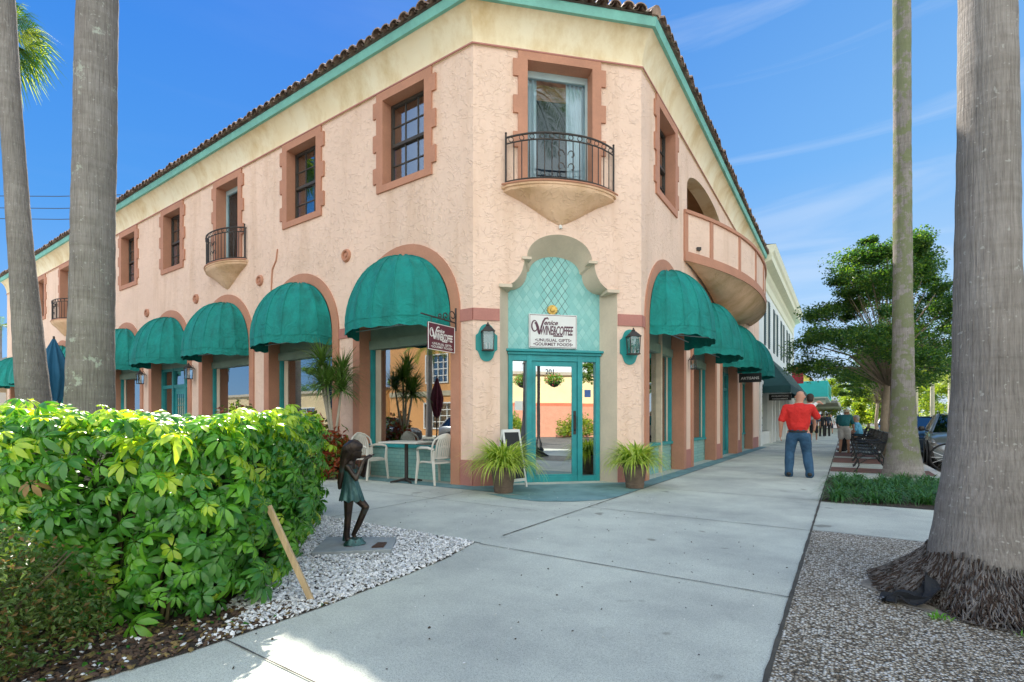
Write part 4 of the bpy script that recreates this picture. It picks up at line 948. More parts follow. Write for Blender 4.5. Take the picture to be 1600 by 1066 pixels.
# gold cartouche above the sign
mb = MB(); Mx = Matrix(((FC.d.x, 0, FC.n.x), (FC.d.y, 0, FC.n.y), (0, 1, 0))).to_3x3(); q = FD.p(-0.05, 0.02, 3.19)
mb.lathe([(0, .05), (.04, .045), (.05, .02), (.09, .015), (.095, 0)], q, 16, Mx)
for k in range(12):
    a_ = 2*PI*k/12; p_ = q+FC.d*0.085*math.cos(a_)+Vector((0, 0, 0.07*math.sin(a_))); mb.lathe([(0, -.022), (.02, -.01), (.024, 0), (.02, .01), (0, .022)], p_, 6)
cr_ = autosmooth(mb.build('gold_crest', M['gold'], None, loc=tuple(q)), 50); tag(cr_, 'small round gold crest on the aqua tiles just above the white shop sign', 'ornament')
# hanging maroon sign on an iron bracket at the left arch
u0 = 0.36; hs_ = empty('hanging_sign', tuple(FL.p(u0, 0.03, 2.9)), 0, 'maroon hanging sign with pale lettering on a scrolled bracket at the nearest left arch', 'sign')
S0 = FL.p(u0, 0.0, 0); D_ = FL.n
ang = FL.n
def SP(x, y, off=0.0): return S0+FL.n*(0.10+0.66*(1-x))+FL.d*(-off)+Vector((0, 0, 2.32+0.44*y))
mb = MB(); sd = [SP(0, 0, .0), SP(1, 0, .0), SP(1, 1, .0), SP(0, 1, .0), SP(0, 0, .03), SP(1, 0, .03), SP(1, 1, .03), SP(0, 1, .03)]
mb.add(sd, [(0, 1, 2, 3), (4, 5, 6, 7), (0, 1, 5, 4), (1, 2, 6, 5), (2, 3, 7, 6), (3, 0, 4, 7)]); mb.build('board', M['maroon'], hs_)
mb = MB()
for a_, b_ in (((0, 0), (1, 0)), ((1, 0), (1, 1)), ((1, 1), (0, 1)), ((0, 1), (0, 0))): mb.tube([SP(*a_, .031), SP(*b_, .031)], 0.007, 4)
mb.build('border_line', M['palelet'], hs_)
mb = MB(); logo(mb, lambda x, y: SP(x, y, 0.034), 0.66, 0.44); mb.build('lettering', M['palelet'], hs_)
mb = MB(); mb.tube([S0+D_*0.02+Vector((0, 0, 2.86)), S0+D_*0.90+Vector((0, 0, 2.88))], 0.014, 6)
for x_ in (0.20, 0.66): mb.tube([S0+D_*x_+Vector((0, 0, 2.87)), S0+D_*x_+Vector((0, 0, 2.76))], 0.006, 4)
for k, (cx_, cz_, rr) in enumerate(((0.12, 2.97, 0.09), (0.30, 2.94, 0.06), (0.44, 2.915, 0.04))):
    mb.tube([S0+D_*(cx_+rr*(1-t_/9)*math.cos(t_))+Vector((0, 0, cz_+rr*(1-t_/9)*math.sin(t_))) for t_ in [q_*0.45-1.5 for q_ in range(17)]], 0.010, 5)
mb.tube([S0+D_*0.03+Vector((0, 0, z_)) for z_ in (2.72, 3.12)], 0.02, 6); mb.build('bracket', M['iron'], hs_)
# black hanging signs down the walk
def street_sign(u, o0, o1, z0, z1, lines, label, mat=M['black']):
    s_ = empty('hanging_sign', tuple(FR.p(u, (o0+o1)/2, z1)), 0, label, 'sign', None)
    mb = MB(); fbox(mb, FR, u, u+0.04, o0, o1, z0, z1); bevel(mb.build('board', mat, s_), 0.006)
    mb = MB()
    for tx, sz, yy in lines: text_mesh(mb, tx, sz, lambda x, y: FR.p(u-0.005, (o0+o1)/2+x, yy+y), bold=0.002)
    if lines: mb.build('lettering', M['palelet'], s_)
    mb = MB(); mb.tube([FR.p(u+0.02, 0.0, z1+0.10), FR.p(u+0.02, o1, z1+0.10)], 0.012, 5)
    for o_ in (o0+.06, o1-.06): mb.tube([FR.p(u+0.02, o_, z1+.10), FR.p(u+0.02, o_, z1)], 0.006, 4)
    mb.build('bracket', M['iron'], s_)
street_sign(9.6, 0.10, 0.80, 2.45, 2.76, [('ARTISANS', 0.125, 2.55)], 'small black hanging sign lettered ARTISANS under the far green dome awnings')
street_sign(17.3, 0.15, 1.08, 2.10, 2.40, [('ACQUISITIONS', 0.105, 2.27), ('CONSIGNMENTS', 0.085, 2.14)], 'black hanging sign with two lines of lettering under the dark shed awning')
street_sign(33.0, 0.5, 2.0, 2.35, 2.62, [], 'pale hanging sign under the turquoise box canopy', pm('pale_sign', (0.5, 0.55, 0.45), 0.6))
bs = empty('blade_sign', tuple(FR.p(31.0, 0.05, 4.0)), 0, 'red upright blade sign on the far end of the white building', 'sign')
mb = MB(); fbox(mb, FR, 31.0, 31.15, 0.05, 0.75, 3.75, 5.0); bevel(mb.build('board', pm('red_sign', (0.33, 0.015, 0.03), 0.45, 0.1), bs), 0.02)
ls_ = empty('wall_sign', tuple(FX.p(2.5, 0.9, 2.2)), 0, 'white lettered board under the far left green awning', 'sign')
mb = MB(); fbox(mb, FX, 0.6, 0.66, -0.1, 1.15, 1.55, 2.62); mb.build('board', M['signwhite'], ls_)
mb = MB()
for k, tx in enumerate(('RY', 'ANE')): text_mesh(mb, tx, 0.26, lambda x, y: FX.p(0.55, 0.42-x+0.25, 2.3-0.45*k+y), sx=0.9)
mb.build('lettering', M['black'], ls_)

# ------------------------------------------------------------------ lanterns
def lantern(fr, u, label, plaque=True, z=2.52, o=0.17, s=1.32):
    r = empty('wall_lantern', tuple(fr.p(u, 0.0, z)), 0, label, 'lantern', 'black wall lanterns on the pink building')
    if plaque:
        k = 10; pts = []
        def arc(cx, cz, rr, a0, a1): return [(u+cx+rr*math.cos(a0+(a1-a0)*i/k), z+cz+rr*math.sin(a0+(a1-a0)*i/k)) for i in range(k+1)]
        pts = [(u+0.19, z-0.15), (u+0.19, z+0.10)]+[(u+0.15, z+0.13)]+arc(0, 0.17, 0.125, 0.15, PI-0.15)+[(u-0.15, z+0.13), (u-0.19, z+0.10), (u-0.19, z-0.15), (u-0.15, z-0.18)]+arc(0, -0.23, 0.125, PI+0.15, 2*PI-0.15)+[(u+0.15, z-0.18)]
        mb = MB(); plate(mb, fr, pts, [], 0.0, 0.022); bevel(mb.build('backplate', M['plaque'], r), 0.004)
    c_ = fr.p(u, o, 0); x = 0.075*s; y = 0.065*s; f2 = fr.sub(u, o)
    mb = MB(); z0, z1 = z-0.13*s, z+0.10*s
    for a_ in (-1, 1):
        for b_ in (-1, 1):
            mb.tube([f2.p(a_*x*0.85, b_*y*0.85, z0), f2.p(a_*x, b_*y, z1)], 0.007*s, 4)
    fbox(mb, f2, -x*1.0, x*1.0, -y*1.0, y*1.0, z0-0.018, z0); fbox(mb, f2, -x*1.15, x*1.15, -y*1.15, y*1.15, z1, z1+0.014)
    a0 = [f2.p(a*x*1.1, b*y*1.1, z1+0.014) for a, b in ((-1, -1), (1, -1), (1, 1), (-1, 1))]; a1 = [f2.p(a*x*.35, b*y*.35, z1+0.075*s) for a, b in ((-1, -1), (1, -1), (1, 1), (-1, 1))]
    mb.add(a0+a1, [(0, 1, 5, 4), (1, 2, 6, 5), (2, 3, 7, 6), (3, 0, 4, 7), (4, 5, 6, 7)])
    mb.lathe([(0.02, 0), (0.035, 0.01), (0.03, 0.03), (0.012, 0.04), (0.016, 0.055), (0, 0.07)], f2.p(0, 0, z1+0.075*s), 8)
    mb.tube([fr.p(u, 0.0, z1-0.02), fr.p(u, o*0.5, z1+0.09*s), fr.p(u, o-y*.5, z1+0.05*s)], 0.009, 5)
    mb.build('cage', M['iron'], r)
    mb = MB(); fbox(mb, f2, -x*.85, x*.85, -y*.85, y*.85, z0+0.002, z1-0.002); mb.build('glass', glass_l, r)
    mb = MB()
    for a_ in (-0.03, 0.03): mb.tube([f2.p(a_, 0, z0), f2.p(a_, 0, z0+0.12)], 0.010, 6)
    mb.build('candle', M['signwhite'], r)
glass_l = glass('lantern_glass', (0.75, 0.8, 0.8), 0.12)
lantern(FC, 0.235, 'black lantern on a teal scalloped backplate left of the corner door')
lantern(FC, CL-0.235, 'black lantern on a teal scalloped backplate right of the corner door')
lantern(FL, 10.14, 'small black lantern right of the teal side door under the left awnings', False, 2.50, 0.17, 1.25)
lantern(FL, 13.47, 'small black lantern left of the teal side door under the left awnings', False, 2.50, 0.17, 1.25)
lantern(FR, 3.32, 'small black lantern between the first two arches of the right front', False, 2.50, 0.12, 0.9)

# ------------------------------------------------------------------ plants helpers
def strap(mb, base, dirv, L_, w, droop, n_=5, up=0.9, fold=0.0):
    """arching strap leaf"""
    d = Vector((dirv[0], dirv[1], 0)).normalized(); s_ = Vector((-d.y, d.x, 0)); p = Vector(base); a = up; vs_ = []
    for i in range(n_+1):
        f = i/n_; ww = w*(0.55+0.45*math.sin(PI*min(f*1.4, 1)))*(1-f**3) if i < n_ else 0.0008
        vs_ += [p-s_*ww/2, p+s_*ww/2]
        p = p+(d*math.cos(a)+Vector((0, 0, math.sin(a))))*L_/n_; a -= droop/n_
    mb.add(vs_, [(2*i, 2*i+1, 2*i+3, 2*i+2) for i in range(n_)])
M['spider'] = leafmat('variegated_leaf', (0.30, 0.42, 0.05), (0.60, 0.64, 0.18), 0.4, 0.3, 14)
M['spider2'] = leafmat('variegated_leaf_dark', (0.15, 0.26, 0.04), (0.25, 0.38, 0.06), 0.4, 0.3, 14)
M['pot'] = pm('weathered_clay_pot', (0.17, 0.12, 0.09), 0.85, 0.3, 7, 0.4, 30, 0.01, fine=0.3)
def spider_pot(x, y, label, sd, s=1.0):
    random.seed(sd); r = empty('potted_plant', (x, y, 0), 0, label, 'potted plant', 'potted spider plants beside the corner door')
    mb = MB(); mb.lathe([(0, 0), (0.145, 0), (0.15, 0.02), (0.152, 0.05), (0.158, 0.055), (0.158, 0.075), (0.152, 0.08), (0.195, 0.34), (0.20, 0.345), (0.215, 0.35), (0.218, 0.40), (0.195, 0.405), (0.19, 0.35), (0, 0.34)], (x, y, 0.008), 28)
    pt = autosmooth(mb.build('pot', M['pot'], r), 35)
    mb = MB(); mb.lathe([(0, 0.345), (0.19, 0.345)], (x, y, 0.008), 20); mb.build('soil', M['soil'], pt)
    mb = MB()
    for k in range(620):
        a = random.uniform(0, 2*PI); rr = 0.17*math.sqrt(random.random()); mb.mi = 0 if random.random() < .7 else 1
        strap(mb, (x+rr*math.cos(a), y+rr*math.sin(a), 0.37+random.uniform(0, .1)), (math.cos(a+random.uniform(-.5, .5)), math.sin(a+random.uniform(-.5, .5))), random.uniform(.40, .72)*s, random.uniform(.018, .034), random.uniform(1.2, 2.4), 6, random.uniform(.35, 1.40))
    mb.build('foliage', [M['spider'], M['spider2']], r, recalc=False)
spider_pot(-0.135, 7.83, 'clay pot of spilling spider plant left of the corner door', 3, 1.15)
spider_pot(2.07, 8.36, 'clay pot of spilling spider plant right of the corner door', 4, 0.98)

# sandwich board behind the left pot
r = empty('sandwich_board', (0.02, 8.42, 0), 0, 'white framed sandwich board with a black panel behind the left clay pot', 'sandwich board')
a0 = Vector((0.16, 8.22, 0)); dx_ = Vector((0.24, 0.22, 0)).normalized(); nb = Vector((dx_.y, -dx_.x, 0))
def leaf_board(sg_, name):
    mb = MB(); W_ = 0.40; H_ = 0.98; lean = 0.20*sg_
    Pb = lambda x, z, o_=0.0: Vector((-0.17, 8.36, 0.008))+dx_*x+nb*(lean*(1-z/H_)+o_)+Vector((0, 0, z))
    def bar(x0, x1, z0, z1, o_=0.012):
        vs_ = [Pb(x, z, oo) for oo in (-o_, o_) for x, z in ((x0, z0), (x1, z0), (x1, z1), (x0, z1))]; mb.add(vs_, [(0, 1, 2, 3), (4, 5, 6, 7), (0, 1, 5, 4), (1, 2, 6, 5), (2, 3, 7, 6), (3, 0, 4, 7)])
    bar(0, .035, 0, H_); bar(W_-.035, W_, 0, H_); bar(.035, W_-.035, H_-.05, H_); bar(.035, W_-.035, .10, .15); f_ = mb.build(name, M['white'], r)
    mb2 = MB(); vs_ = [Pb(x, z, oo) for oo in (-.006, .006) for x, z in ((.035, .15), (W_-.035, .15), (W_-.035, H_-.05), (.035, H_-.05))]; mb2.add(vs_, [(0, 1, 2, 3), (4, 5, 6, 7), (0, 1, 5, 4), (1, 2, 6, 5), (2, 3, 7, 6), (3, 0, 4, 7)]); mb2.build('panel', M['black'], f_)
leaf_board(1, 'front_leaf'); leaf_board(-1, 'rear_leaf')

# ------------------------------------------------------------------ cafe table and plastic chairs
M['plastic'] = pm('grey_white_plastic', (0.60, 0.58, 0.52), 0.45, 0.06, 6, fine=0.05)
tb = empty('cafe_table', (-1.95, 9.16, 0), 0, 'square pale cafe table on a dark pedestal in front of the nearest window', 'table')
mb = MB(); ta = 0.33; dT = Vector((math.cos(-0.30), math.sin(-0.30), 0)); eT = Vector((-dT.y, dT.x, 0)); c_ = Vector((-1.95, 9.16, 0))
fT = Frame((c_.x, c_.y), (dT.x, dT.y), (-eT.x, -eT.y)); fbox(mb, fT, -0.39, 0.39, -0.33, 0.33, 0.725, 0.755); bevel(mb.build('tabletop', M['plastic'], tb), 0.006)
mb = MB(); mb.tube([(c_.x, c_.y, 0.02), (c_.x, c_.y, 0.725)], 0.035, 12); mb.build('pedestal', M['iron'], tb)
mb = MB()
for k in range(4):
    a = -0.3+PI/4+PI/2*k; mb.tube([(c_.x, c_.y, 0.06), (c_.x+0.18*math.cos(a), c_.y+0.18*math.sin(a), 0.035), (c_.x+0.30*math.cos(a), c_.y+0.30*math.sin(a), 0.02)], [0.028, 0.022, 0.016], 6)
mb.build('foot', M['iron'], tb)
def plastic_chair(x, y, rz, label):
    """faces local -Y"""
    r = empty('plastic_chair', (x, y, 0.006), rz, label, 'chair', 'plastic chairs at the cafe table')
    P_ = M['plastic']; B_ = lambda mb, nm, **k: mb.build(nm, P_, r, world=False, **k)
    mb = MB(); nx, ny = 14, 12
    def seat(a, b_, t_=0.0): xx = (a-.5)*0.44*(1-0.10*b_); yy = -0.22+0.43*b_; return (xx, yy, 0.43-0.022*math.sin(PI*a)*math.sin(PI*b_)-0.03*b_-0.02*(1-b_)**6*2-t_)
    mb.grid(seat, nx, ny); mb.grid(lambda a, b_: seat(a, b_, 0.012), nx, ny)
    for e in (0, 1): mb.grid(lambda a, b_: seat(e, a, -0.0+b_*0.03), ny, 1); mb.grid(lambda a, b_: seat(a, e, b_*0.03), nx, 1)
    B_(mb, 'seat', smooth=True)
    # back: rounded shell of slats
    mb = MB(); nS = 9
    def bk(a, z, o_=0.0):     # a -1..1, z 0..1
        w_ = 0.235*(0.93+0.12*math.sin(PI*min(z*1.05, 1)))*(1 if z < .62 else math.sqrt(max(0.0, 1-((z-.62)/.40)**2))); 
        return (a*w_, 0.19+0.10*z+0.05*(1-a*a)-0.05+o_, 0.42+0.47*z)
    for k in range(nS):
        a0_ = -0.80+1.6*k/nS+0.02; a1_ = a0_+1.6/nS-0.055
        mb.grid(lambda x_, y_: bk(a0_+(a1_-a0_)*x_, 0.10+0.76*y_), 1, 8); mb.grid(lambda x_, y_: bk(a0_+(a1_-a0_)*x_, 0.10+0.76*y_, .010), 1, 8)
    rim = [bk(-1, z_/10) for z_ in range(0, 9)]+[bk(-0.88, .93), bk(-.6, .985), bk(-.2, 1.0), bk(.2, 1.0), bk(.6, .985), bk(.88, .93)]+[bk(1, z_/10) for z_ in range(8, -1, -1)]
    mb.tube(rim, 0.017, 6)
    mb.tube([bk(-0.9+0.18*i, 0.10) for i in range(11)], 0.016, 6); mb.grid(lambda x_, y_: bk(-0.92+1.84*x_, 0.84+0.155*y_), 12, 3); mb.grid(lambda x_, y_: bk(-0.92+1.84*x_, 0.84+0.155*y_, .012), 12, 3)
    B_(mb, 'backrest')
    for s_ in (-1, 1):
        mb = MB(); mb.tube([(s_*.225, 0.21, .62), (s_*.27, .10, .655), (s_*.275, -.10, .65), (s_*.265, -.20, .635), (s_*.25, -.225, .60)], [.018, .020, .022, .020, .016], 8, sq=1.4); B_(mb, 'armrest', smooth=True)
        mb = MB(); mb.tube([(s_*.25, -.225, .61), (s_*.235, -.225, .42), (s_*.27, -.25, .0)], [.017, .024, .016], 6, sq=1.3); B_(mb, 'leg')
        mb = MB(); mb.tube([(s_*.215, .20, .60), (s_*.205, .17, .42), (s_*.25, .27, .0)], [.015, .024, .016], 6, sq=1.3); B_(mb, 'leg')
plastic_chair(-2.78, 9.62, PI/2-0.55, 'pale plastic armchair left of the cafe table, its back to the hedge')
plastic_chair(-1.36, 8.93, -PI/2-0.75, 'pale plastic armchair right of the cafe table, seen in profile')
# ------------------------------------------------------------------ fast leaf meshes
def np_mesh(name, V, Fc, mats, midx=None, parent=None, smooth=False, nper=None):
    me = bpy.data.meshes.new(name); V = np.asarray(V, dtype=np.float32); Fc = np.asarray(Fc, dtype=np.int32)
    off = origin_of(parent) if parent is not None else Vector((0, 0, 0)); V = V-np.array(off, dtype=np.float32)
    k = Fc.shape[1]; me.vertices.add(len(V)); me.vertices.foreach_set('co', V.ravel()); me.loops.add(Fc.size); me.loops.foreach_set('vertex_index', Fc.ravel())
    me.polygons.add(len(Fc)); me.polygons.foreach_set('loop_start', np.arange(0, Fc.size, k, dtype=np.int32)); me.polygons.foreach_set('loop_total', np.full(len(Fc), k, dtype=np.int32))
    mats = mats if isinstance(mats, (list, tuple)) else [mats]
    for m_ in mats: me.materials.append(m_)
    if midx is not None: me.polygons.foreach_set('material_index', np.asarray(midx, dtype=np.int32))
    me.polygons.foreach_set('use_smooth', np.full(len(Fc), smooth)); me.update(calc_edges=True); me.validate()
    o = bpy.data.objects.new(name, me); COL.objects.link(o)
    if parent is not None: o.parent = parent
    return o
def unit(v): return v/np.maximum(np.linalg.norm(v, axis=-1, keepdims=True), 1e-9)
def scatter_tmpl(tv, tf, P, X_, Y_, Z_, S):
    """place template (tv: n x 3, tf: m x k) with axes X,Y,Z at points P, scale S"""
    N = len(P); V = P[:, None, :]+S[:, None, None]*(tv[None, :, 0:1]*X_[:, None, :]+tv[None, :, 1:2]*Y_[:, None, :]+tv[None, :, 2:3]*Z_[:, None, :])
    Fc = tf[None]+(np.arange(N)*len(tv))[:, None, None]
    return V.reshape(-1, 3), Fc.reshape(-1, tf.shape[1])
def frame_from(n_, ang):
    h = np.where(np.abs(n_[:, 2:3]) > 0.9, np.array([[1., 0, 0]]), np.array([[0, 0, 1.]])); a = unit(np.cross(h, n_)); b_ = np.cross(n_, a)
    c_, s_ = np.cos(ang)[:, None], np.sin(ang)[:, None]; return a*c_+b_*s_, -a*s_+b_*c_
def leaf_cloud(P, size, up=0.6, aspect=0.5):
    """single folded leaves (two quads)"""
    N = len(P); n_ = unit(rng.normal(size=(N, 3))+np.array([0, 0, up*2])); a, b_ = frame_from(n_, rng.uniform(0, 2*PI, N))
    tv = np.array([[-.5, 0, 0], [-.1, aspect/2, .08], [.5, 0, -.08], [-.1, -aspect/2, .08]]); tf = np.array([[0, 1, 2, 3]])
    return scatter_tmpl(tv, tf, P, a, b_, n_, size*rng.uniform(.7, 1.3, N))

# ------------------------------------------------------------------ umbrella tree hedge
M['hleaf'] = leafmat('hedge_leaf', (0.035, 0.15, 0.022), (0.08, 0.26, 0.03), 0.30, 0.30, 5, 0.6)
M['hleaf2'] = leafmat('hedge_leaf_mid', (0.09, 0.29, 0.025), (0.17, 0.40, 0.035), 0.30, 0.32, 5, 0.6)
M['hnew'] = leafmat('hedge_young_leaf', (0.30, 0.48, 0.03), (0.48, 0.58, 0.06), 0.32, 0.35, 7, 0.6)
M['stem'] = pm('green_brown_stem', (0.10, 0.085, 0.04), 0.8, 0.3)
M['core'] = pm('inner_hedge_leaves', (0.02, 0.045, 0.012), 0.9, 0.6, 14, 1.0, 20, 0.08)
HP = [(-1.62, 2.86), (-1.66, 3.6), (-1.95, 4.6), (-2.20, 5.75), (-3.5, 6.2), (-3.7, 5.1), (-8.0, 5.6), (-8.0, 3.7), (-4.0, 3.05), (-2.6, 2.72), (-1.9, 2.66)]
hd = empty('hedge', (-2.8, 4.2, 0), 0, 'dense clipped umbrella-tree hedge with sunlit yellow green top beside the gravel', 'hedge')
mb = MB(); cx_, cy_ = -2.9, 4.3
def shrinkP(P_, d):
    out_ = []
    k = len(P_)
    for i in range(k):
        p0, p1, p2 = Vector(P_[i-1]), Vector(P_[i]), Vector(P_[(i+1) % k]); e1 = (p1-p0).normalized(); e2 = (p2-p1).normalized()
        nn = Vector((-e1.y-e2.y, e1.x+e2.x)); nn = nn/max(nn.length, .3)
        out_.append(p1+nn*d)
    return out_
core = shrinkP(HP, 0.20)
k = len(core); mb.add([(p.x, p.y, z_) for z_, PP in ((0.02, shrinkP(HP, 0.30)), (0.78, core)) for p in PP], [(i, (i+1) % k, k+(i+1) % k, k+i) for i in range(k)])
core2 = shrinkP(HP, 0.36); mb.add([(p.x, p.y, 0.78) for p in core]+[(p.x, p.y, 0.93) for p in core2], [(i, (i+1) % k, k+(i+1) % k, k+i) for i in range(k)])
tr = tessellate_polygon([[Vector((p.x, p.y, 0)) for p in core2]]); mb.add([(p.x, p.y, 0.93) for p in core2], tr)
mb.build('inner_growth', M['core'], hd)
# leaf whorl template
def whorl(nl, L_, w, droop):
    tv = []; q4 = []; 
    for k_ in range(nl):
        a = 2*PI*k_/nl+random.uniform(-.12, .12); ln = L_*random.uniform(.82, 1.12); ca, sa = math.cos(a), math.sin(a); b0 = len(tv); dr = droop*random.uniform(.6, 1.4)
        for f, ww in ((0.16, .10), (.38, .62), (.66, 1.0), (.87, .66)):
            z_ = -dr*f*f*ln+0.12*ln*f
            for s_ in (-1, 0, 1):
                x_ = ln*f; y_ = s_*w/2*ww; zz = z_+abs(s_)*w*0.13*ww; tv.append((x_*ca-y_*sa, x_*sa+y_*ca, zz))
        tv.append((ln*ca, ln*sa, -dr*ln+0.10*ln))
        for r_ in range(3):
            for c_ in range(2): i = b0+r_*3+c_; q4.append((i, i+1, i+4, i+3))
        t_ = b0+12; q4.append((b0+9, b0+10, t_, t_)); q4.append((b0+10, b0+11, t_, t_))
    tri = [];
    for q in q4:
        if q[2] == q[3]: tri.append(q[:3])
        else: tri.append((q[0], q[1], q[2])); tri.append((q[0], q[2], q[3]))
    return np.array(tv), np.array(tri)
WH = [whorl(random.choice((7, 8, 9)), 1.0, 0.42, random.choice((.4, .65, .95))) for _ in range(7)]
def hedge_points():
    Ps, Ns, T_ = [], [], []
    k = len(HP)
    for i in range(k):
        p0, p1 = Vector(HP[i]), Vector(HP[(i+1) % k]); e = p1-p0; ln = e.length; e.normalize(); nn = Vector((e.y, -e.x))
        vis = i in (0, 1, 2, 8, 9, 10, 7, 3); dens = 330 if vis else 40
        for _ in range(int(ln*1.15*dens)):
            f = random.random(); z_ = 0.05+1.11*random.random()**0.9; j = random.gauss(0, .050)-(0.11 if random.random() < .33 else 0)+0.05*math.sin(f*ln*4+z_*3)+0.03*math.sin(f*ln*11)
            inset = max(0, z_-0.85)**2*1.1+0.0
            q = p0+e*(f*ln)+nn*(j-inset-0.02); Ps.append((q.x, q.y, z_)); up = 0.65+1.4*max(0, z_-.5)
            Ns.append((nn.x+random.gauss(0, .35), nn.y+random.gauss(0, .35), up+random.gauss(0, .3))); T_.append(z_)
    minx, maxx = min(p[0] for p in HP), max(p[0] for p in HP); miny, maxy = min(p[1] for p in HP), max(p[1] for p in HP)
    n_ = int((maxx-minx)*(maxy-miny)*200)
    for _ in range(n_):
        x, y = random.uniform(minx, maxx), random.uniform(miny, maxy)
        if not inpoly(x, y, HP): continue
        if x < -5.2 and random.random() < .5: continue
        z_ = 1.10+0.045*math.sin(x*3.1+y*1.7)+0.04*math.sin(y*5.3-x*2)+random.gauss(0, .04); Ps.append((x, y, z_)); Ns.append((random.gauss(0, .4), random.gauss(0, .4), 1)); T_.append(1.3)
    return np.array(Ps), unit(np.array(Ns)), np.array(T_)
P_, N_, T_ = hedge_points(); VV, FF, MI = [], [], []; base = 0
which = rng.integers(0, len(WH), len(P_))
for w_ in range(len(WH)):
    s_ = which == w_; tv, tf = WH[w_]; a, b_ = frame_from(N_[s_], rng.uniform(0, 2*PI, s_.sum()))
    S_ = rng.uniform(.040, .102, s_.sum()); V, Fc = scatter_tmpl(tv, tf, P_[s_], a, b_, N_[s_], S_)
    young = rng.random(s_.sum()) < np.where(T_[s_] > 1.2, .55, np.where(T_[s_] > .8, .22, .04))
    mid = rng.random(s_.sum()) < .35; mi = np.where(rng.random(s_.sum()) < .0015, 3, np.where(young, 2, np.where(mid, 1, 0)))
    VV.append(V); FF.append(Fc+base); MI.append(np.repeat(mi, len(tf))); base += len(V)
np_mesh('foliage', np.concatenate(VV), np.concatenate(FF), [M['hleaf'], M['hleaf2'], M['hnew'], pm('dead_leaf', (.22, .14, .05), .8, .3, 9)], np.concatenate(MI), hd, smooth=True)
mb = MB()
for i in range(60):
    f = random.random(); x, y = (-1.75-f*0.45, 2.95+f*2.6) if i % 2 else (-1.9-f*2, 2.8+f*.45)
    mb.tube([(x-.05, y, 0.0), (x, y, .3), (x+random.uniform(-.1, .1), y+random.uniform(-.1, .1), .8)], [.012, .010, .006], 5)
mb.build('stems', M['stem'], hd)

# ------------------------------------------------------------------ shells and litter on the bed
M['shell'] = pm('white_shell', (0.78, 0.78, 0.76), 0.6, 0.35, 30)
M['shell2'] = pm('grey_shell', (0.46, 0.47, 0.47), 0.7, 0.4, 30)
def stones(n_target, test, smin, smax, mats, name, probs, z0=0.008, label=None):
    tvs = []
    bm_ = bmesh.new(); bmesh.ops.create_icosphere(bm_, subdivisions=1, radius=1); tv0 = np.array([v.co[:] for v in bm_.verts]); tf0 = np.array([[v.index for v in f.verts] for f in bm_.faces]); bm_.free()
    VV, FF, MI = [], [], []; base = 0; pts = []
    while len(pts) < n_target:
        p = test()
        if p: pts.append(p)
    pts = np.array(pts); wv = rng.integers(0, 6, len(pts))
    for w_ in range(6):
        s_ = wv == w_; tv = tv0*rng.uniform(.65, 1.25, (12, 1))*np.array([1, rng.uniform(.5, .9), rng.uniform(.25, .5)])
        n_ = unit(np.column_stack([rng.normal(0, .45, s_.sum()), rng.normal(0, .45, s_.sum()), np.ones(s_.sum())])); a, b_ = frame_from(n_, rng.uniform(0, 2*PI, s_.sum()))
        V, Fc = scatter_tmpl(tv, tf0, pts[s_], a, b_, n_, rng.uniform(smin, smax, s_.sum())); VV.append(V); FF.append(Fc+base); base += len(V); MI.append(np.repeat(rng.choice(len(mats), s_.sum(), p=probs), len(tf0)))
    o_ = np_mesh(name, np.concatenate(VV), np.concatenate(FF), mats, np.concatenate(MI)); o_['kind'] = 'stuff'
    if label: tag(o_, label, name.replace('_', ' '))
    return o_
hps = shrinkP(HP, 0.12)
def bed_test():
    x = random.uniform(-2.9, -0.33); y = random.uniform(2.0, 6.3); q = world_to_grid(x, y)
    if not inpoly(q[0], q[1], bedpoly) or inpoly(x, y, hps): return None
    if x < -1.5-0.1*random.random() and y < 2.95:
        if random.random() > 0.05: return None
    elif x < -1.25 and y < 2.75 and random.random() > 0.45: return None
    return (x, y, 0.008+random.random()**2*0.016)
stones(15000, bed_test, .008, .019, [M['shell'], M['shell2']], 'shell_gravel', [.7, .3], label='loose white crushed shell gravel around the bronze statue')
def litter_test():
    x = random.uniform(-3.0, -0.9); y = random.uniform(1.6, 3.1); q = world_to_grid(x, y)
    return (x, y, 0.012) if inpoly(q[0], q[1], bedpoly) and not inpoly(x, y, hps) else None
stones(2600, litter_test, .008, .024, [pm('bark_chip', (0.09, 0.055, 0.035), .9, .5, 20), pm('dry_leaf', (0.20, 0.14, 0.05), .9, .4, 20), M['hleaf']], 'bark_mulch', [.7, .25, .05], label='dark bark mulch and dry leaves below the hedge at the lower left')
def deb_test():
    x = random.uniform(-1.6, 2.2); y = random.uniform(2.2, 8); q = world_to_grid(x, y)
    return (x, y, 0.005) if (not inpoly(q[0], q[1], bedpoly) and q[0] < -.3) else None
stones(260, deb_test, .003, .009, [pm('dark_debris', (0.05, 0.04, 0.03), .9), M['shell']], 'pavement_debris', [.75, .25], label='tiny dark crumbs and stray shells scattered over the pale pavement')

# stake leaning on the hedge
mb = MB(); Mx = Matrix.Translation((-1.25, 3.10, 0.0)) @ (Vector((-0.29, 0.03, 0.60)).to_track_quat('Z', 'X').to_matrix().to_4x4())
mb.box(-.018, .018, -.011, .011, -0.02, 0.66, Mx); o_ = mb.build('wooden_stake', pm('bare_wood', (0.50, 0.36, 0.20), 0.8, 0.25, 5, 0.4, 30, 0.005, stretch=(6, 6, 1)), None, loc=(-1.25, 3.10, 0)); bevel(o_, .003)
tag(o_, 'bare wooden stake leaning out of the gravel against the hedge', 'stake')

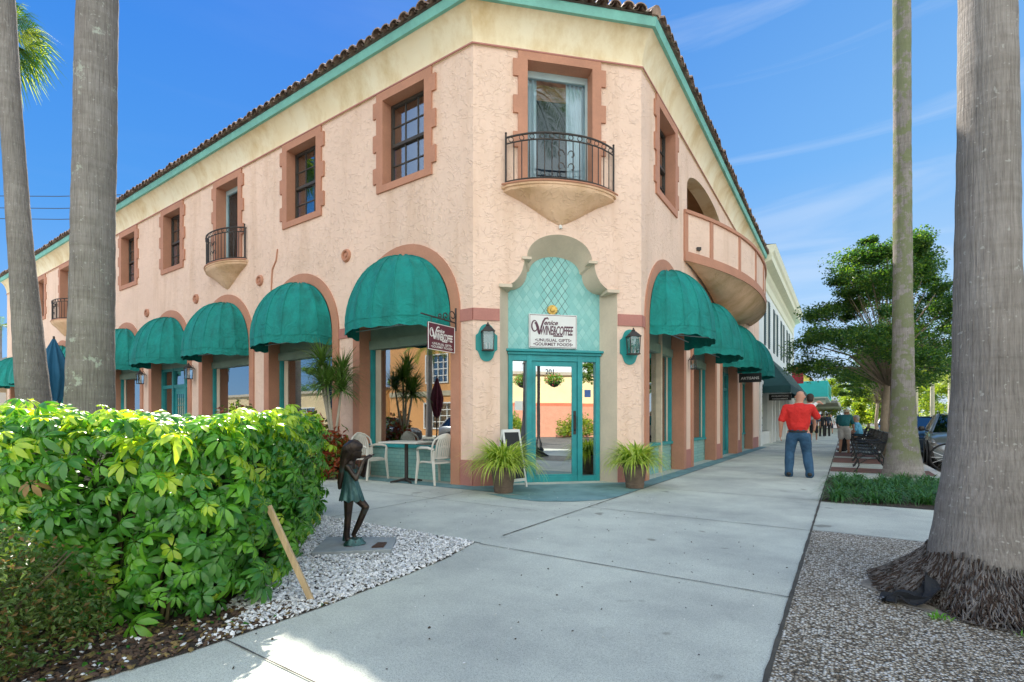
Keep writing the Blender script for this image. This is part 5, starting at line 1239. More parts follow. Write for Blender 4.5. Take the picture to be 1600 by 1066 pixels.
# ixora shrub with red flowers
def bush(name, label, cat, c_, R_, H_, n_, size, mats, probs, flowers=None, group=None, z0=0.05):
    r = empty(name, (c_[0], c_[1], 0), 0, label, cat, group)
    ph = rng.uniform(0, 2*PI, n_); el = np.arccos(rng.uniform(0, 1, n_)); rad = rng.uniform(.45, 1.0, n_)**.6*(1+.16*np.sin(ph*3+el*4)+.08*np.sin(ph*7))
    P_ = np.column_stack([c_[0]+R_*rad*np.sin(el)*np.cos(ph), c_[1]+R_*rad*np.sin(el)*np.sin(ph), z0+H_*rad*np.cos(el)])
    V, Fc = leaf_cloud(P_, size, .5, .45); np_mesh('foliage', V, Fc, mats, rng.choice(len(mats), len(P_), p=probs), r)
    mb = MB()
    for k_ in range(12):
        a = random.uniform(0, 2*PI); mb.tube([(c_[0], c_[1], 0), (c_[0]+.4*R_*math.cos(a), c_[1]+.4*R_*math.sin(a), .5*H_), (c_[0]+.75*R_*math.cos(a), c_[1]+.75*R_*math.sin(a), .8*H_)], [.012, .009, .004], 5)
    mb.build('stems', M['stem'], r)
    if flowers:
        for fx, fy, fz in flowers:
            mb = MB()
            for k_ in range(26):
                v = Vector((random.gauss(0, 1), random.gauss(0, 1), abs(random.gauss(0, 1)))).normalized(); q = Vector((fx, fy, fz))+v*.032; a = v.orthogonal().normalized(); b_ = v.cross(a)
                for t_ in (0, PI/2): u_ = a*math.cos(t_)+b_*math.sin(t_); w2 = v.cross(u_); mb.add([q-u_*.013, q-w2*.005, q+u_*.013, q+w2*.005], [(0, 1, 2, 3)])
            mb.build('flower', pm('coral_flower', (0.65, 0.07, 0.03), .6), r, recalc=False)
    return r
M['ix'] = leafmat('ixora_leaf', (0.055, 0.12, 0.025), (0.13, 0.18, 0.04), .35, .25, 12); M['ix2'] = leafmat('ixora_bronze_leaf', (0.16, 0.10, 0.03), (0.22, 0.13, 0.04), .35, .25, 12)
bush('flowering_shrub', 'low small leaved shrub with a few coral red flowers at the lower left corner', 'shrub', (-2.42, 2.22), .46, .58, 9000, .030, [M['ix'], M['ix2']], [.85, .15], flowers=[(-2.16, 1.98, .42), (-2.08, 1.90, .27), (-2.2, 1.99, .5)])
M['cro'] = leafmat('croton_red', (0.22, 0.03, 0.02), (0.30, 0.09, 0.02), .35, .25, 8, tcol=(1, .5, .3)); M['cro2'] = leafmat('croton_green', (0.04, 0.12, 0.02), (0.14, 0.20, 0.03), .35, .25, 8)
bush('croton_shrub', 'red and green croton shrub between the palm-like plant and the nearest window', 'shrub', (-3.42, 9.75), .34, .85, 1500, .13, [M['cro'], M['cro2']], [.6, .4], group='croton shrubs before the shop windows')
bush('croton_shrub', 'red leaved croton shrub left of the palm-like plant behind the hedge end', 'shrub', (-3.95, 9.75), .45, 1.15, 1500, .13, [M['cro'], M['cro2']], [.65, .35], group='croton shrubs before the shop windows')
bush('croton_shrub', 'green and bronze croton shrub below the third arched window from the corner', 'shrub', (-6.0, 10.9), .55, 1.40, 2200, .12, [M['cro2'], M['cro'], M['hnew']], [.6, .15, .25], group='croton shrubs before the shop windows')
bush('round_bush', 'small dark round bush at the foot of the teal side door', 'shrub', (-8.0, 12.6), .36, 1.0, 1200, .08, [M['hleaf'], M['cro2']], [.7, .3])

# dracaena
def spiky(mb, c_, n_, L_, w, rnd=.3):
    for _ in range(n_):
        a = random.uniform(0, 2*PI); strap(mb, (c_[0], c_[1], c_[2]+random.uniform(-.06, .04)), (math.cos(a), math.sin(a)), L_*random.uniform(.75, 1.15), w, random.uniform(.3, 1.3), 4, random.uniform(-.35, 1.45))
M['drac'] = leafmat('dracaena_leaf', (0.06, 0.14, 0.03), (0.13, 0.22, 0.05), .35, .25, 6)
r = empty('dracaena_plant', (-3.52, 9.75, 0), 0, 'tall spiky dragon-tree plant with several heads before the first pier of the left front', 'plant')
mb = MB(); hd_ = [(-3.70, 9.65, 2.25), (-3.35, 9.80, 2.05), (-3.55, 9.55, 1.85), (-3.80, 9.9, 1.9), (-3.3, 9.6, 1.75)]
for h_ in hd_: mb.tube([(-3.5, 9.75, 0), (-3.5+(h_[0]+3.5)*.3, 9.75+(h_[1]-9.75)*.3, .95), (h_[0], h_[1], h_[2]-.05)], [.035, .028, .018], 6)
mb.build('stems', pm('pale_cane', (0.42, 0.38, 0.30), .8, .15, 8), r)
for h_ in hd_: mb = MB(); spiky(mb, h_, 150, .60, .030); mb.build('leaf_head', M['drac'], r, recalc=False)

# ------------------------------------------------------------------ closed umbrellas
def closed_umbrella(x, y, ztop, R_, zlow, col, label, top=None):
    r = empty('closed_umbrella', (x, y, 0), 0, label, 'umbrella', 'closed patio umbrellas')
    mb = MB()
    def f(u, v):
        a = 2*PI*u; t_ = v; rr = R_*(0.08+0.95*math.sin(PI*min(t_*1.05, 1)*0.62)**1.0)*(1-0.55*max(0, t_-.55)/.45)
        rr *= 1+.26*math.sin(a*8+t_*3); return (x+rr*math.cos(a+.5*t_), y+rr*math.sin(a+.5*t_), ztop-(ztop-zlow)*t_-.04*math.sin(a*8)*t_)
    mb.grid(f, 64, 18); mb.build('canopy', pm('umbrella_cloth', col, .8, .15, 4, .3, 8, .02), r, smooth=True, recalc=False)
    mb = MB(); mb.tube([(x, y, 0), (x, y, ztop+.06)], .02, 8); mb.build('pole', M['iron'], r)
    mb = MB(); mb.lathe([(0, 0), (.26, 0), (.26, .05), (.05, .08), (.04, .25), (0, .25)], (x, y, 0), 20); mb.build('base', M['iron'], r)
closed_umbrella(-10.16, 11.0, 2.95, .26, 1.55, (0.01, 0.10, 0.19), 'closed deep blue patio umbrella between the two palm trunks at the left')
closed_umbrella(-6.82, 8.18, 2.46, .17, 1.25, (0.11, 0.012, 0.03), 'closed maroon patio umbrella seen reflected in the nearest shop window')

# ------------------------------------------------------------------ palms
m, n, b, o = newmat('palm_bark'); b.inputs['Roughness'].default_value = 0.9; b.inputs['Specular IOR Level'].default_value = 0.15
c = ramp(n, noise(n, 1.0, 6, .65), [(.25, (.19, .175, .165)), (.5, (.29, .268, .25)), (.75, (.40, .37, .35))])
fib = ramp(n, noise(n, 1.0, 5, .75, stretch=(85, 85, 3)), [(.36, (.55, .53, .52)), (.58, (1.05, 1.05, 1.05))]); c = mixc(n, .75, c, fib, 'MULTIPLY')
rng_ = ramp(n, noise(n, 1.0, 3, .6, stretch=(1.2, 1.2, 17)), [(.35, (.80, .79, .77)), (.55, (1, 1, 1))]); c = mixc(n, .55, c, rng_, 'MULTIPLY')
sp = ramp(n, noise(n, 34, 2, .5), [(.66, (0, 0, 0)), (.72, (1, 1, 1))]); c = mixc(n, mth(n, 'MULTIPLY', sp, .55), c, (.50, .50, .47))
M['bark_plain'] = m
n.links.new(c, b.inputs['Base Color']); nb = bumpn(n, b, noise(n, 1.0, 4, .7, stretch=(85, 85, 4)), .9, .018); bumpn(n, b, noise(n, 1.0, 3, .6, stretch=(1.5, 1.5, 24)), .4, .02, nb)
def bark_variant(name, patch, amt, tcol, scale=3.2, zr=None):
    m2 = M['bark_plain'].copy(); m2.name = name; n2 = m2.node_tree; bs_ = [x for x in n2.nodes if x.type == 'BSDF_PRINCIPLED'][0]; src = bs_.inputs['Base Color'].links[0].from_socket
    f = ramp(n2, noise(n2, scale, 6, .7), [(amt, (0, 0, 0)), (amt+.04, (1, 1, 1))])
    if zr:
        t_ = n2.nodes.new('ShaderNodeTexCoord'); s_ = n2.nodes.new('ShaderNodeSeparateXYZ'); n2.links.new(t_.outputs['Object'], s_.inputs[0]); z_ = n2.nodes.new('ShaderNodeMapRange')
        for i_, v_ in enumerate(zr): z_.inputs[1+i_].default_value = v_
        n2.links.new(s_.outputs['Z'], z_.inputs[0]); f = mth(n2, 'MULTIPLY', f, z_.outputs[0])
    n2.links.new(mixc(n2, mth(n2, 'MULTIPLY', f, .75), src, patch), bs_.inputs['Base Color']); return m2
M['bark_lichen'] = bark_variant('palm_bark_lichen', (.48, .52, .45), .60, None)
M['bark_moss'] = bark_variant('palm_bark_moss', (.17, .20, .09), .47, None, 4.5, (0.2, 0.5, 0.0, 1.0))
def frond_mesh(mb, base, az, L_, el, droop, nl=44, lw=.03, ll=.55):
    d = Vector((math.cos(az), math.sin(az), 0)); p = Vector(base); pts = []; a = el
    for i in range(15):
        pts.append(p.copy()); p = p+(d*math.cos(a)+Vector((0, 0, math.sin(a))))*L_/14; a -= droop/14
    mb.mi = 1; mb.tube(pts, [.028*(1-i/17) for i in range(15)], 4); mb.mi = 0
    for k_ in range(nl):
        f = .16+.82*k_/nl; i = min(int(f*14), 13); q = pts[i].lerp(pts[i+1], f*14-i); t_ = (pts[i+1]-pts[i]).normalized(); s_ = Vector((-d.y, d.x, 0)); ln = ll*(math.sin(PI*min(.12+f*.85, 1))**.6)*random.uniform(.85, 1.1)
        for sg_ in (-1, 1):
            v = (s_*sg_*.85+t_*.55+Vector((0, 0, random.uniform(-.25, .15)))).normalized(); e = q+v*ln*.5; g_ = q+v*ln+Vector((0, 0, -.30*ln)); w_ = t_*lw*.5
            mb.add([q-w_*.4, q+w_*.4, e+w_, e-w_, g_], [(0, 1, 2, 3), (3, 2, 4)])
M['frond'] = leafmat('palm_frond', (0.06, 0.14, 0.02), (0.13, 0.22, 0.03), .4, .4, 3); M['rachis'] = pm('frond_stalk', (.20, .26, .08), .6)
M['frond_y'] = leafmat('palm_frond_bright', (0.20, 0.30, 0.03), (0.40, 0.42, 0.05), .4, .45, 3)
def palm(c_, prof, lean, label, bark, ztop, crown_r=2.4, nf=16, fm='frond', rings=True, group='tall palms along the pavement beds', ll=.55, nseg=26):
    """prof: list of (z, r); lean(z) gives the axis offset"""
    r = empty('palm_tree', (c_[0], c_[1], 0), 0, label, 'palm tree', group); mb = MB(); N = int(ztop*9) if rings else 14; seg = nseg
    zs = [ztop*i/N for i in range(N+1)]
    def rad(z_):
        for (z0, r0), (z1, r1) in zip(prof, prof[1:]):
            if z_ <= z1: t_ = (z_-z0)/(z1-z0); return r0+(r1-r0)*t_
        return prof[-1][1]
    ph = random.uniform(0, 9)
    def P__(u, v):
        z_ = ztop*v; a = 2*PI*u; l_ = lean(z_); rr = rad(z_)*(1+.02*math.sin(a*2+z_*1.3+ph)+.012*math.sin(a*5+z_*4)+.010*math.sin(z_*23)); return (c_[0]+l_[0]+rr*math.cos(a), c_[1]+l_[1]+rr*math.sin(a), z_)
    mb.grid(P__, seg, max(N*2, 20)); mb.build('trunk', bark, r, smooth=True, merge=True)
    l_ = lean(ztop); top = (c_[0]+l_[0], c_[1]+l_[1], ztop)
    mb = MB()
    for k_ in range(nf):
        frond_mesh(mb, top, 2*PI*k_/nf*2.4+random.uniform(-.2, .2), crown_r*random.uniform(.85, 1.1), random.uniform(-.1, 1.25), random.uniform(1.0, 1.9), ll=ll)
    mb.build('crown', [M[fm], M['rachis']], r, recalc=False); return r
pr4 = [(0, 0.333), (.15, 0.312), (.32, 0.279), (.64, 0.236), (1.0, 0.192), (1.4, 0.170), (2.2, 0.156), (3.8, 0.141), (12, 0.123)]
p4_ = palm((2.99, 3.12), pr4, lambda z_: (0.0, 0.0), 'massive grey palm trunk with a shaggy root mass at the right edge', M['bark_plain'], 11.5, nseg=48)
# fibrous root mass
mb = MB(); 
def rootp(a, t_):    # t 0 top .. 1 ground
    R0 = .295; R1 = .54+.07*math.sin(a*3+1)+.04*math.sin(a*7); t_ = min(t_, 1.0); z_ = .27*(1-t_)**1.15+.03*math.sin(a*4)*(1-t_); rr = R0+(R1-R0)*t_**1.1
    return Vector((2.99+rr*math.cos(a), 3.12+rr*math.sin(a), max(z_, .0)))
mb.grid(lambda u, v: rootp(2*PI*u, v)-Vector((0, 0, .012)), 72, 8); ob = mb.build('root_base', pm('dark_root_fibre', (0.05, 0.034, 0.024), .95, .5, 14, 1, 60, .03, fine=.4), p4_, smooth=True)
mb = MB(); M['root2'] = pm('grey_root', (0.13, 0.118, 0.11), .9, .8, 18); M['root3'] = pm('brown_root', (0.045, 0.028, 0.02), .9, .35, 18)
for k_ in range(2600):
    a = random.uniform(PI*.62, PI*2.1); t0 = random.uniform(-.08, .80); ln = random.uniform(.15, .60); w_ = random.gauss(0, .07); mb.mi = 0 if random.random() < .55 else 1; pts = []
    for j in range(5):
        t_ = t0+ln*j/4; p = rootp(a+w_*j/4+random.gauss(0, .009), max(0, min(1.02, t_))) if t_ >= 0 else rootp(a, 0)+Vector((0, 0, -t_*.5)); o_ = Vector((math.cos(a), math.sin(a), .6))*random.uniform(.0, .028)*(.4+t_); pts.append(p+o_)
    mb.tube(pts, [.0035, .004, .004, .0035, .0015], 4, caps=False)
ob = mb.build('root_fibres', [M['root2'], M['root3']], p4_, recalc=False)
# bare soil collar, black sheet standing in for the dark gap and weeds at its foot
mb = MB(); k = 40; pts = [(2.99+(.60+.06*math.sin(3*t_)+.04*math.sin(8*t_))*math.cos(t_), 3.12+(.59+.05*math.sin(2*t_+1)+.03*math.sin(9*t_))*math.sin(t_), .0085) for t_ in [2*PI*i/k for i in range(k)]]
mb.add(pts, [tuple(range(k))]); ob = mb.build('soil_ring', pm('sandy_soil', (0.27, 0.24, 0.20), .95, .5, 5, .5, 50, .01, fine=.4), None); ob['kind'] = 'structure'
mb = MB(); mb.grid(lambda u, v: (2.30+.30*u+.03*math.sin(v*9), 2.98+.14*v+.05*math.sin(u*7), .03+.035*math.sin(u*11)*math.cos(v*5)+.12*u*u), 14, 8)
ob = mb.build('dark_gap_sheet', pm('gap_black', (0.012, 0.014, 0.018), .8, .3, 9), None, loc=(2.35, 3.05, 0)); tag(ob, 'scrap of torn black ground cloth under the shaggy palm roots', 'ground cloth')
mb = MB()
for cx0, cy0 in ((2.42, 2.82), (2.70, 2.56), (2.80, 2.52), (2.90, 2.50)):
    for _ in range(28): a = random.uniform(0, 2*PI); strap(mb, (cx0+random.gauss(0, .03), cy0+random.gauss(0, .02), .008), (math.cos(a), math.sin(a)), random.uniform(.03, .07), .008, 1.5, 3, random.uniform(.4, 1.4))
ob = mb.build('weeds', M['hleaf2'], None, recalc=False); tag(ob, 'small green weeds growing at the foot of the shaggy palm roots', 'weeds', kind='stuff')
pr3 = [(0, 0.354), (.25, 0.315), (.5, 0.280), (1.0, 0.228), (1.9, 0.197), (4, 0.161), (9.5, 0.150), (14, 0.142)]
palm((7.98, 10.12), pr3, lambda z_: (-.03*max(0, z_-2)/8, 0), 'grey palm trunk with a mossy streak rising from the grass bed', M['bark_moss'], 13.5)
pr2 = [(0, 0.252), (1.5, 0.218), (3, 0.200), (4.2, 0.191), (5.8, 0.182), (11, 0.168)]
palm((-4.70, 5.5), pr2, lambda z_: (.018*z_, 0), 'thick grey palm trunk with pale lichen patches behind the hedge', M['bark_lichen'], 11)
pr1 = [(0, 0.191), (1.5, 0.160), (3.1, 0.118), (4.2, 0.107), (11, 0.096)]
palm((-5.78, 6.0), pr1, lambda z_: (-.105*(z_-1.3)+.004*z_*z_ if z_ > 0 else 0, 0), 'slender leaning palm trunk at the far left edge behind the hedge', M['bark_plain'], 11)
# fan palm whose crown shows at the top left
r = palm((-11.75, 12.2), [(0, .2), (10, .15)], lambda z_: (-.065*z_, 0), 'palm with a sunlit shaggy green crown at the top left corner', M['bark_plain'], 10.35, 0.1, 1)
mb = MB()
for k_ in range(40):
    a = random.uniform(0, 2*PI); el = random.uniform(-1.2, 1.1); d = Vector((math.cos(a)*math.cos(el), math.sin(a)*math.cos(el), math.sin(el))); c0 = Vector((-12.62, 12.2, 10.62))+d*.45
    s_ = d.orthogonal().normalized(); w2 = d.cross(s_)
    for j in range(26):
        t_ = (j-12.5)/13*1.25; v = (d*math.cos(t_)+s_*math.sin(t_)).normalized(); ln = random.uniform(.55, .95); e = c0+v*ln*.6; g_ = c0+v*ln+Vector((0, 0, -.38*ln)); ww = v.cross(w2).normalized()*.012; mb.mi = 1 if k_ % 6 == 0 else 0
        mb.add([c0, e+ww, g_, e-ww], [(0, 1, 2, 3)])
mb.build('fan_leaves', [leafmat('fan_leaf', (.03, .10, .015), (.07, .17, .02), .45, .2, 3), M['frond_y']], r, recalc=False)
# small far palm at the extreme left
palm((-62, 60), [(0, .3), (13, .2)], lambda z_: (.0, 0), 'tiny distant palm against the sky at the far left edge', M['bark_plain'], 12.5, 3.0, 14, group='palms in the distance')

# utility wires
pl = MB()
for dz in (0, -1.0, -1.9, ): pl.tube([(-60+40*i/12-10, 46, 0) and (-75+75*i/12, 45-8*i/12, 21.2+dz+3.2*((i/12-.5)**2)*4-.25*i) for i in range(13)], .03, 4)
ob = pl.build('utility_wires', M['black'], None); tag(ob, 'three thin overhead wires crossing the sky behind the left palms', 'wires')

# ------------------------------------------------------------------ border grass bed
M['lir'] = leafmat('border_grass', (0.03, 0.12, 0.035), (0.08, 0.20, 0.05), .4, .25, 8)
mb = MB()
for _ in range(95):
    q, rr = random.uniform(-.15, 1.35), random.uniform(8.35, 11.6); c_ = G(q, rr)
    if (c_.x-7.98)**2+(c_.y-10.12)**2 < .22: continue
    for _k in range(34): a = random.uniform(0, 2*PI); strap(mb, (c_.x+random.gauss(0, .02), c_.y+random.gauss(0, .02), .01), (math.cos(a), math.sin(a)), random.uniform(.24, .46), .016, random.uniform(1.8, 3.2), 6, random.uniform(.7, 1.5))
ob = mb.build('border_grass', M['lir'], None, recalc=False); tag(ob, 'clumps of dark strappy border grass round the mossy palm', 'grass', kind='stuff')

# ------------------------------------------------------------------ broadleaf trees along the kerb
M['tleaf'] = leafmat('tree_leaf', (0.025, 0.085, 0.022), (0.055, 0.14, 0.035), .45, .35, 2.5); M['tleaf2'] = leafmat('tree_leaf_light', (0.09, 0.19, 0.03), (0.18, 0.27, 0.04), .45, .4, 2.5)
M['tbark'] = pm('smooth_tree_bark', (0.30, 0.235, 0.17), .85, .25, 5, .4, 20, .01, fine=.15)
def tree(c_, H_, R_, zb, label, n_clumps, leaves, size, mats=('tleaf', 'tleaf2'), lightp=.25, tr_=.13, group='leafy trees along the kerb', fork=2.3, squash=1.0, flat=.34, name='street_tree'):
    r = empty(name, (c_[0], c_[1], 0), 0, label, 'tree', group); cl = []
    for k_ in range(n_clumps):
        t_ = random.random()**.8; z_ = zb+(H_-zb)*t_; rr = R_*(1-.72*t_**1.6)*(.35+.65*math.sqrt(random.random())); a = k_*2.4+random.uniform(-.5, .5)
        cl.append((c_[0]+rr*math.cos(a), c_[1]+rr*math.sin(a), z_, R_*random.uniform(.12, .30)*(1-.3*t_)))
    mb = MB(); f0 = Vector((c_[0]+.05, c_[1], fork)); mb.tube([(c_[0], c_[1], 0), (c_[0]-.04, c_[1], fork*.5), f0], [tr_*1.15, tr_*.9, tr_*.8], 10)
    for i, q in enumerate(cl):
        e = Vector(q[:3]); m1 = f0.lerp(e, .45)+Vector((0, 0, .12*(e-f0).length)); mb.tube([f0-Vector((0, 0, .1)), m1, e], [tr_*(.46 if i < 4 else .15), tr_*(.28 if i < 4 else .10), .010], 6)
    mb.build('trunk', M['tbark'], r, smooth=True)
    P_ = []
    for q in cl:
        m_ = int(leaves*random.uniform(.7, 1.3)); v = rng.normal(size=(m_, 3)); v = unit(v)*rng.uniform(.25, 1, (m_, 1))**.6; v[:, 2] *= flat*rng.uniform(.6, 1.5); v *= q[3]*(1+.35*np.sin(np.arctan2(v[:, 1:2], v[:, 0:1])*3+q[2])); P_.append(v*1.15+np.array(q[:3]))
    P_ = np.concatenate(P_); V, Fc = leaf_cloud(P_, size, .8, .55); np_mesh('crown', V, Fc, [M[mats[0]], M[mats[1]]], (rng.random(len(P_)) < lightp).astype(int), r); return r
g_ = G(1.02, 18.6)
random.seed(21)
tree((g_.x, g_.y), 6.6, 2.45, 2.35, 'nearest leafy street tree with a forked pale trunk behind the benches', 105, 800, .078, tr_=.105, fork=2.25, flat=.52)
for (q_, r_, h_, rr_, lab) in ((1.5, 24.5, 5.0, 2.4, 'second leafy street tree just behind the nearest one'), (1.6, 31, 5.2, 2.5, 'third leafy street tree along the kerb past the benches'), (1.7, 39, 5.4, 2.7, 'fourth leafy street tree far along the kerb')):
    g_ = G(q_, r_); tree((g_.x, g_.y), h_, rr_*.82, 2.3, lab, 34, 750, .11, tr_=.10, lightp=.45)
# park palms and bushy trees at the bright end of the street
k_ = 0; plab = ['park palm with an orange brown frond skirt', 'park palm leaning over the parked cars', 'short park palm nearest the silver car roof', 'park palm with a pale straight trunk', 'park palm behind the pale trunked one', 'park palm at the left of the sunny group', 'park palm furthest down the street', 'park palm close to the big grey trunk']
for (q_, r_, h_) in ((6.2, 46, 4.4), (7.8, 52, 5.0), (5.2, 56, 5.2), (9.0, 50, 4.6), (7.0, 62, 6.0), (3.9, 66, 5.6), (6.0, 74, 6.6), (9.5, 60, 5.6)):
    g_ = G(q_, r_); palm((g_.x, g_.y), [(0, .2), (6, .15)], lambda z_: (0, 0), plab[k_], pm('pale_trunk_%d' % k_, (.50, .46, .38), .9), h_, 2.3, 15, 'frond_y', False, 'sunny palms at the park end of the street', .62, 8); k_ += 1
for k_, (q_, r_, h_, R0, lab) in enumerate(((5.5, 80, 6.5, 4, 'bright bushy tree behind the sunny palms'), (11, 72, 6.5, 4.5, 'broad yellow green tree right of the sunny palms'), (3.0, 60, 4.5, 3.0, 'low bright tree seen under the kerb trees'), (8.5, 92, 8, 5, 'far tall bushy tree at the end of the park'), (2.8, 85, 7, 4.5, 'far bushy tree straight down the street'), (-2.0, 95, 7.5, 4.5, 'far bushy tree closing the walk'))):
    g_ = G(q_, r_); tree((g_.x, g_.y), h_, R0, .8, lab, 30, 420, .26, ('tleaf2', 'frond_y'), .5, .18, 'bright trees at the park end of the street', 1.6, flat=.7, name='park_tree')
# ------------------------------------------------------------------ benches
def bench_obj(label):
    r = empty('park_bench', (0, 0, 0), 0, label, 'bench', 'black iron benches in a row by the kerb')
    L_ = 1.5; B_ = M['blackiron']
    for y in (-.75, .75):
        mb = MB()
        mb.tube([(.30, y, .86), (.245, y, .70), (.19, y, .50), (.15, y, .42)], .016, 6, sq=1.4)                     # back stile
        mb.tube([(.15, y, .42), (-.02, y, .405), (-.22, y, .43), (-.29, y, .42)], .016, 6)           # seat rail
        mb.tube([(-.29, y, .42), (-.30, y, .36), (-.25, y, .26), (-.235, y, .15), (-.29, y, .03), (-.33, y, .006)], [.018, .018, .016, .014, .014, .018], 6)
        mb.tube([(.15, y, .42), (.20, y, .32), (.20, y, .20), (.27, y, .05), (.31, y, .006)], [.018, .018, .014, .014, .018], 6)
        mb.tube([(-.235, y, .18), (-.08, y, .30), (.08, y, .31), (.20, y, .22)], .010, 5)
        mb.tube([(.235, y, .66), (.08, y, .645), (-.12, y, .66), (-.25, y, .655), (-.305, y, .62), (-.31, y, .57), (-.27, y, .55), (-.25, y, .58)], .014, 6)
        mb.tube([(-.27, y, .55), (-.24, y, .48), (-.26, y, .43)], .012, 5)
        mb.tube([(.06+.06*math.cos(t_), y, .53+.06*math.sin(t_)) for t_ in [q*.6 for q in range(11)]], .008, 4)
        mb.build('side_frame', B_, r, world=False)
    mb = MB()
    def slat(x0, z0, x1, z1): 
        vs_ = [(x0, -.75, z0), (x1, -.75, z1), (x1, .75, z1), (x0, .75, z0), (x0, -.75, z0-.012), (x1, -.75, z1-.012), (x1, .75, z1-.012), (x0, .75, z0-.012)]
        mb.add(vs_, [(0, 1, 2, 3), (4, 5, 6, 7), (0, 1, 5, 4), (1, 2, 6, 5), (2, 3, 7, 6), (3, 0, 4, 7)])
    for k in range(8): x = -.29+.055*k; z = .425-.02*math.sin(PI*(k/8)); slat(x, z, x+.036, z)
    mb.build('seat', B_, r, world=False)
    mb = MB()
    for k in range(16):
        y = -.70+.0933*k; mb.tube([(.165, y, .45), (.20, y, .55), (.265, y, .76), (.295, y, .85)], .008, 4)
    mb.tube([(.30, -.75, .86), (.30, .75, .86)], .016, 6); mb.tube([(.17, -.75, .46), (.17, .75, .46)], .012, 6); mb.tube([(.245, -.75, .70), (.245, .75, .70)], .008, 4)
    for j in range(2):
        mb.tube([(.22+.05*j, -.7+1.4*k/40, .60+.10*j+.05*math.sin(k*PI/2.5)) for k in range(41)], .007, 4)
    mb.build('backrest', B_, r, world=False); return r
bl_ = ['nearest black iron bench beside the mossy palm', 'second black iron bench from the mossy palm', 'third black iron bench along the kerb row', 'fourth black iron bench along the kerb row', 'fifth black iron bench, where a person in light blue sits', 'farthest black iron bench of the kerb row']
proto = bench_obj(bl_[0])
for k, rr in enumerate((14.1, 16.0, 17.9, 20.2, 22.2, 26.0)):
    o_ = proto if k == 0 else copy_tree(proto); g_ = G(.50, rr); o_.location = (g_.x, g_.y, .005); o_.rotation_euler = (0, 0, GA); o_['label'] = bl_[k]

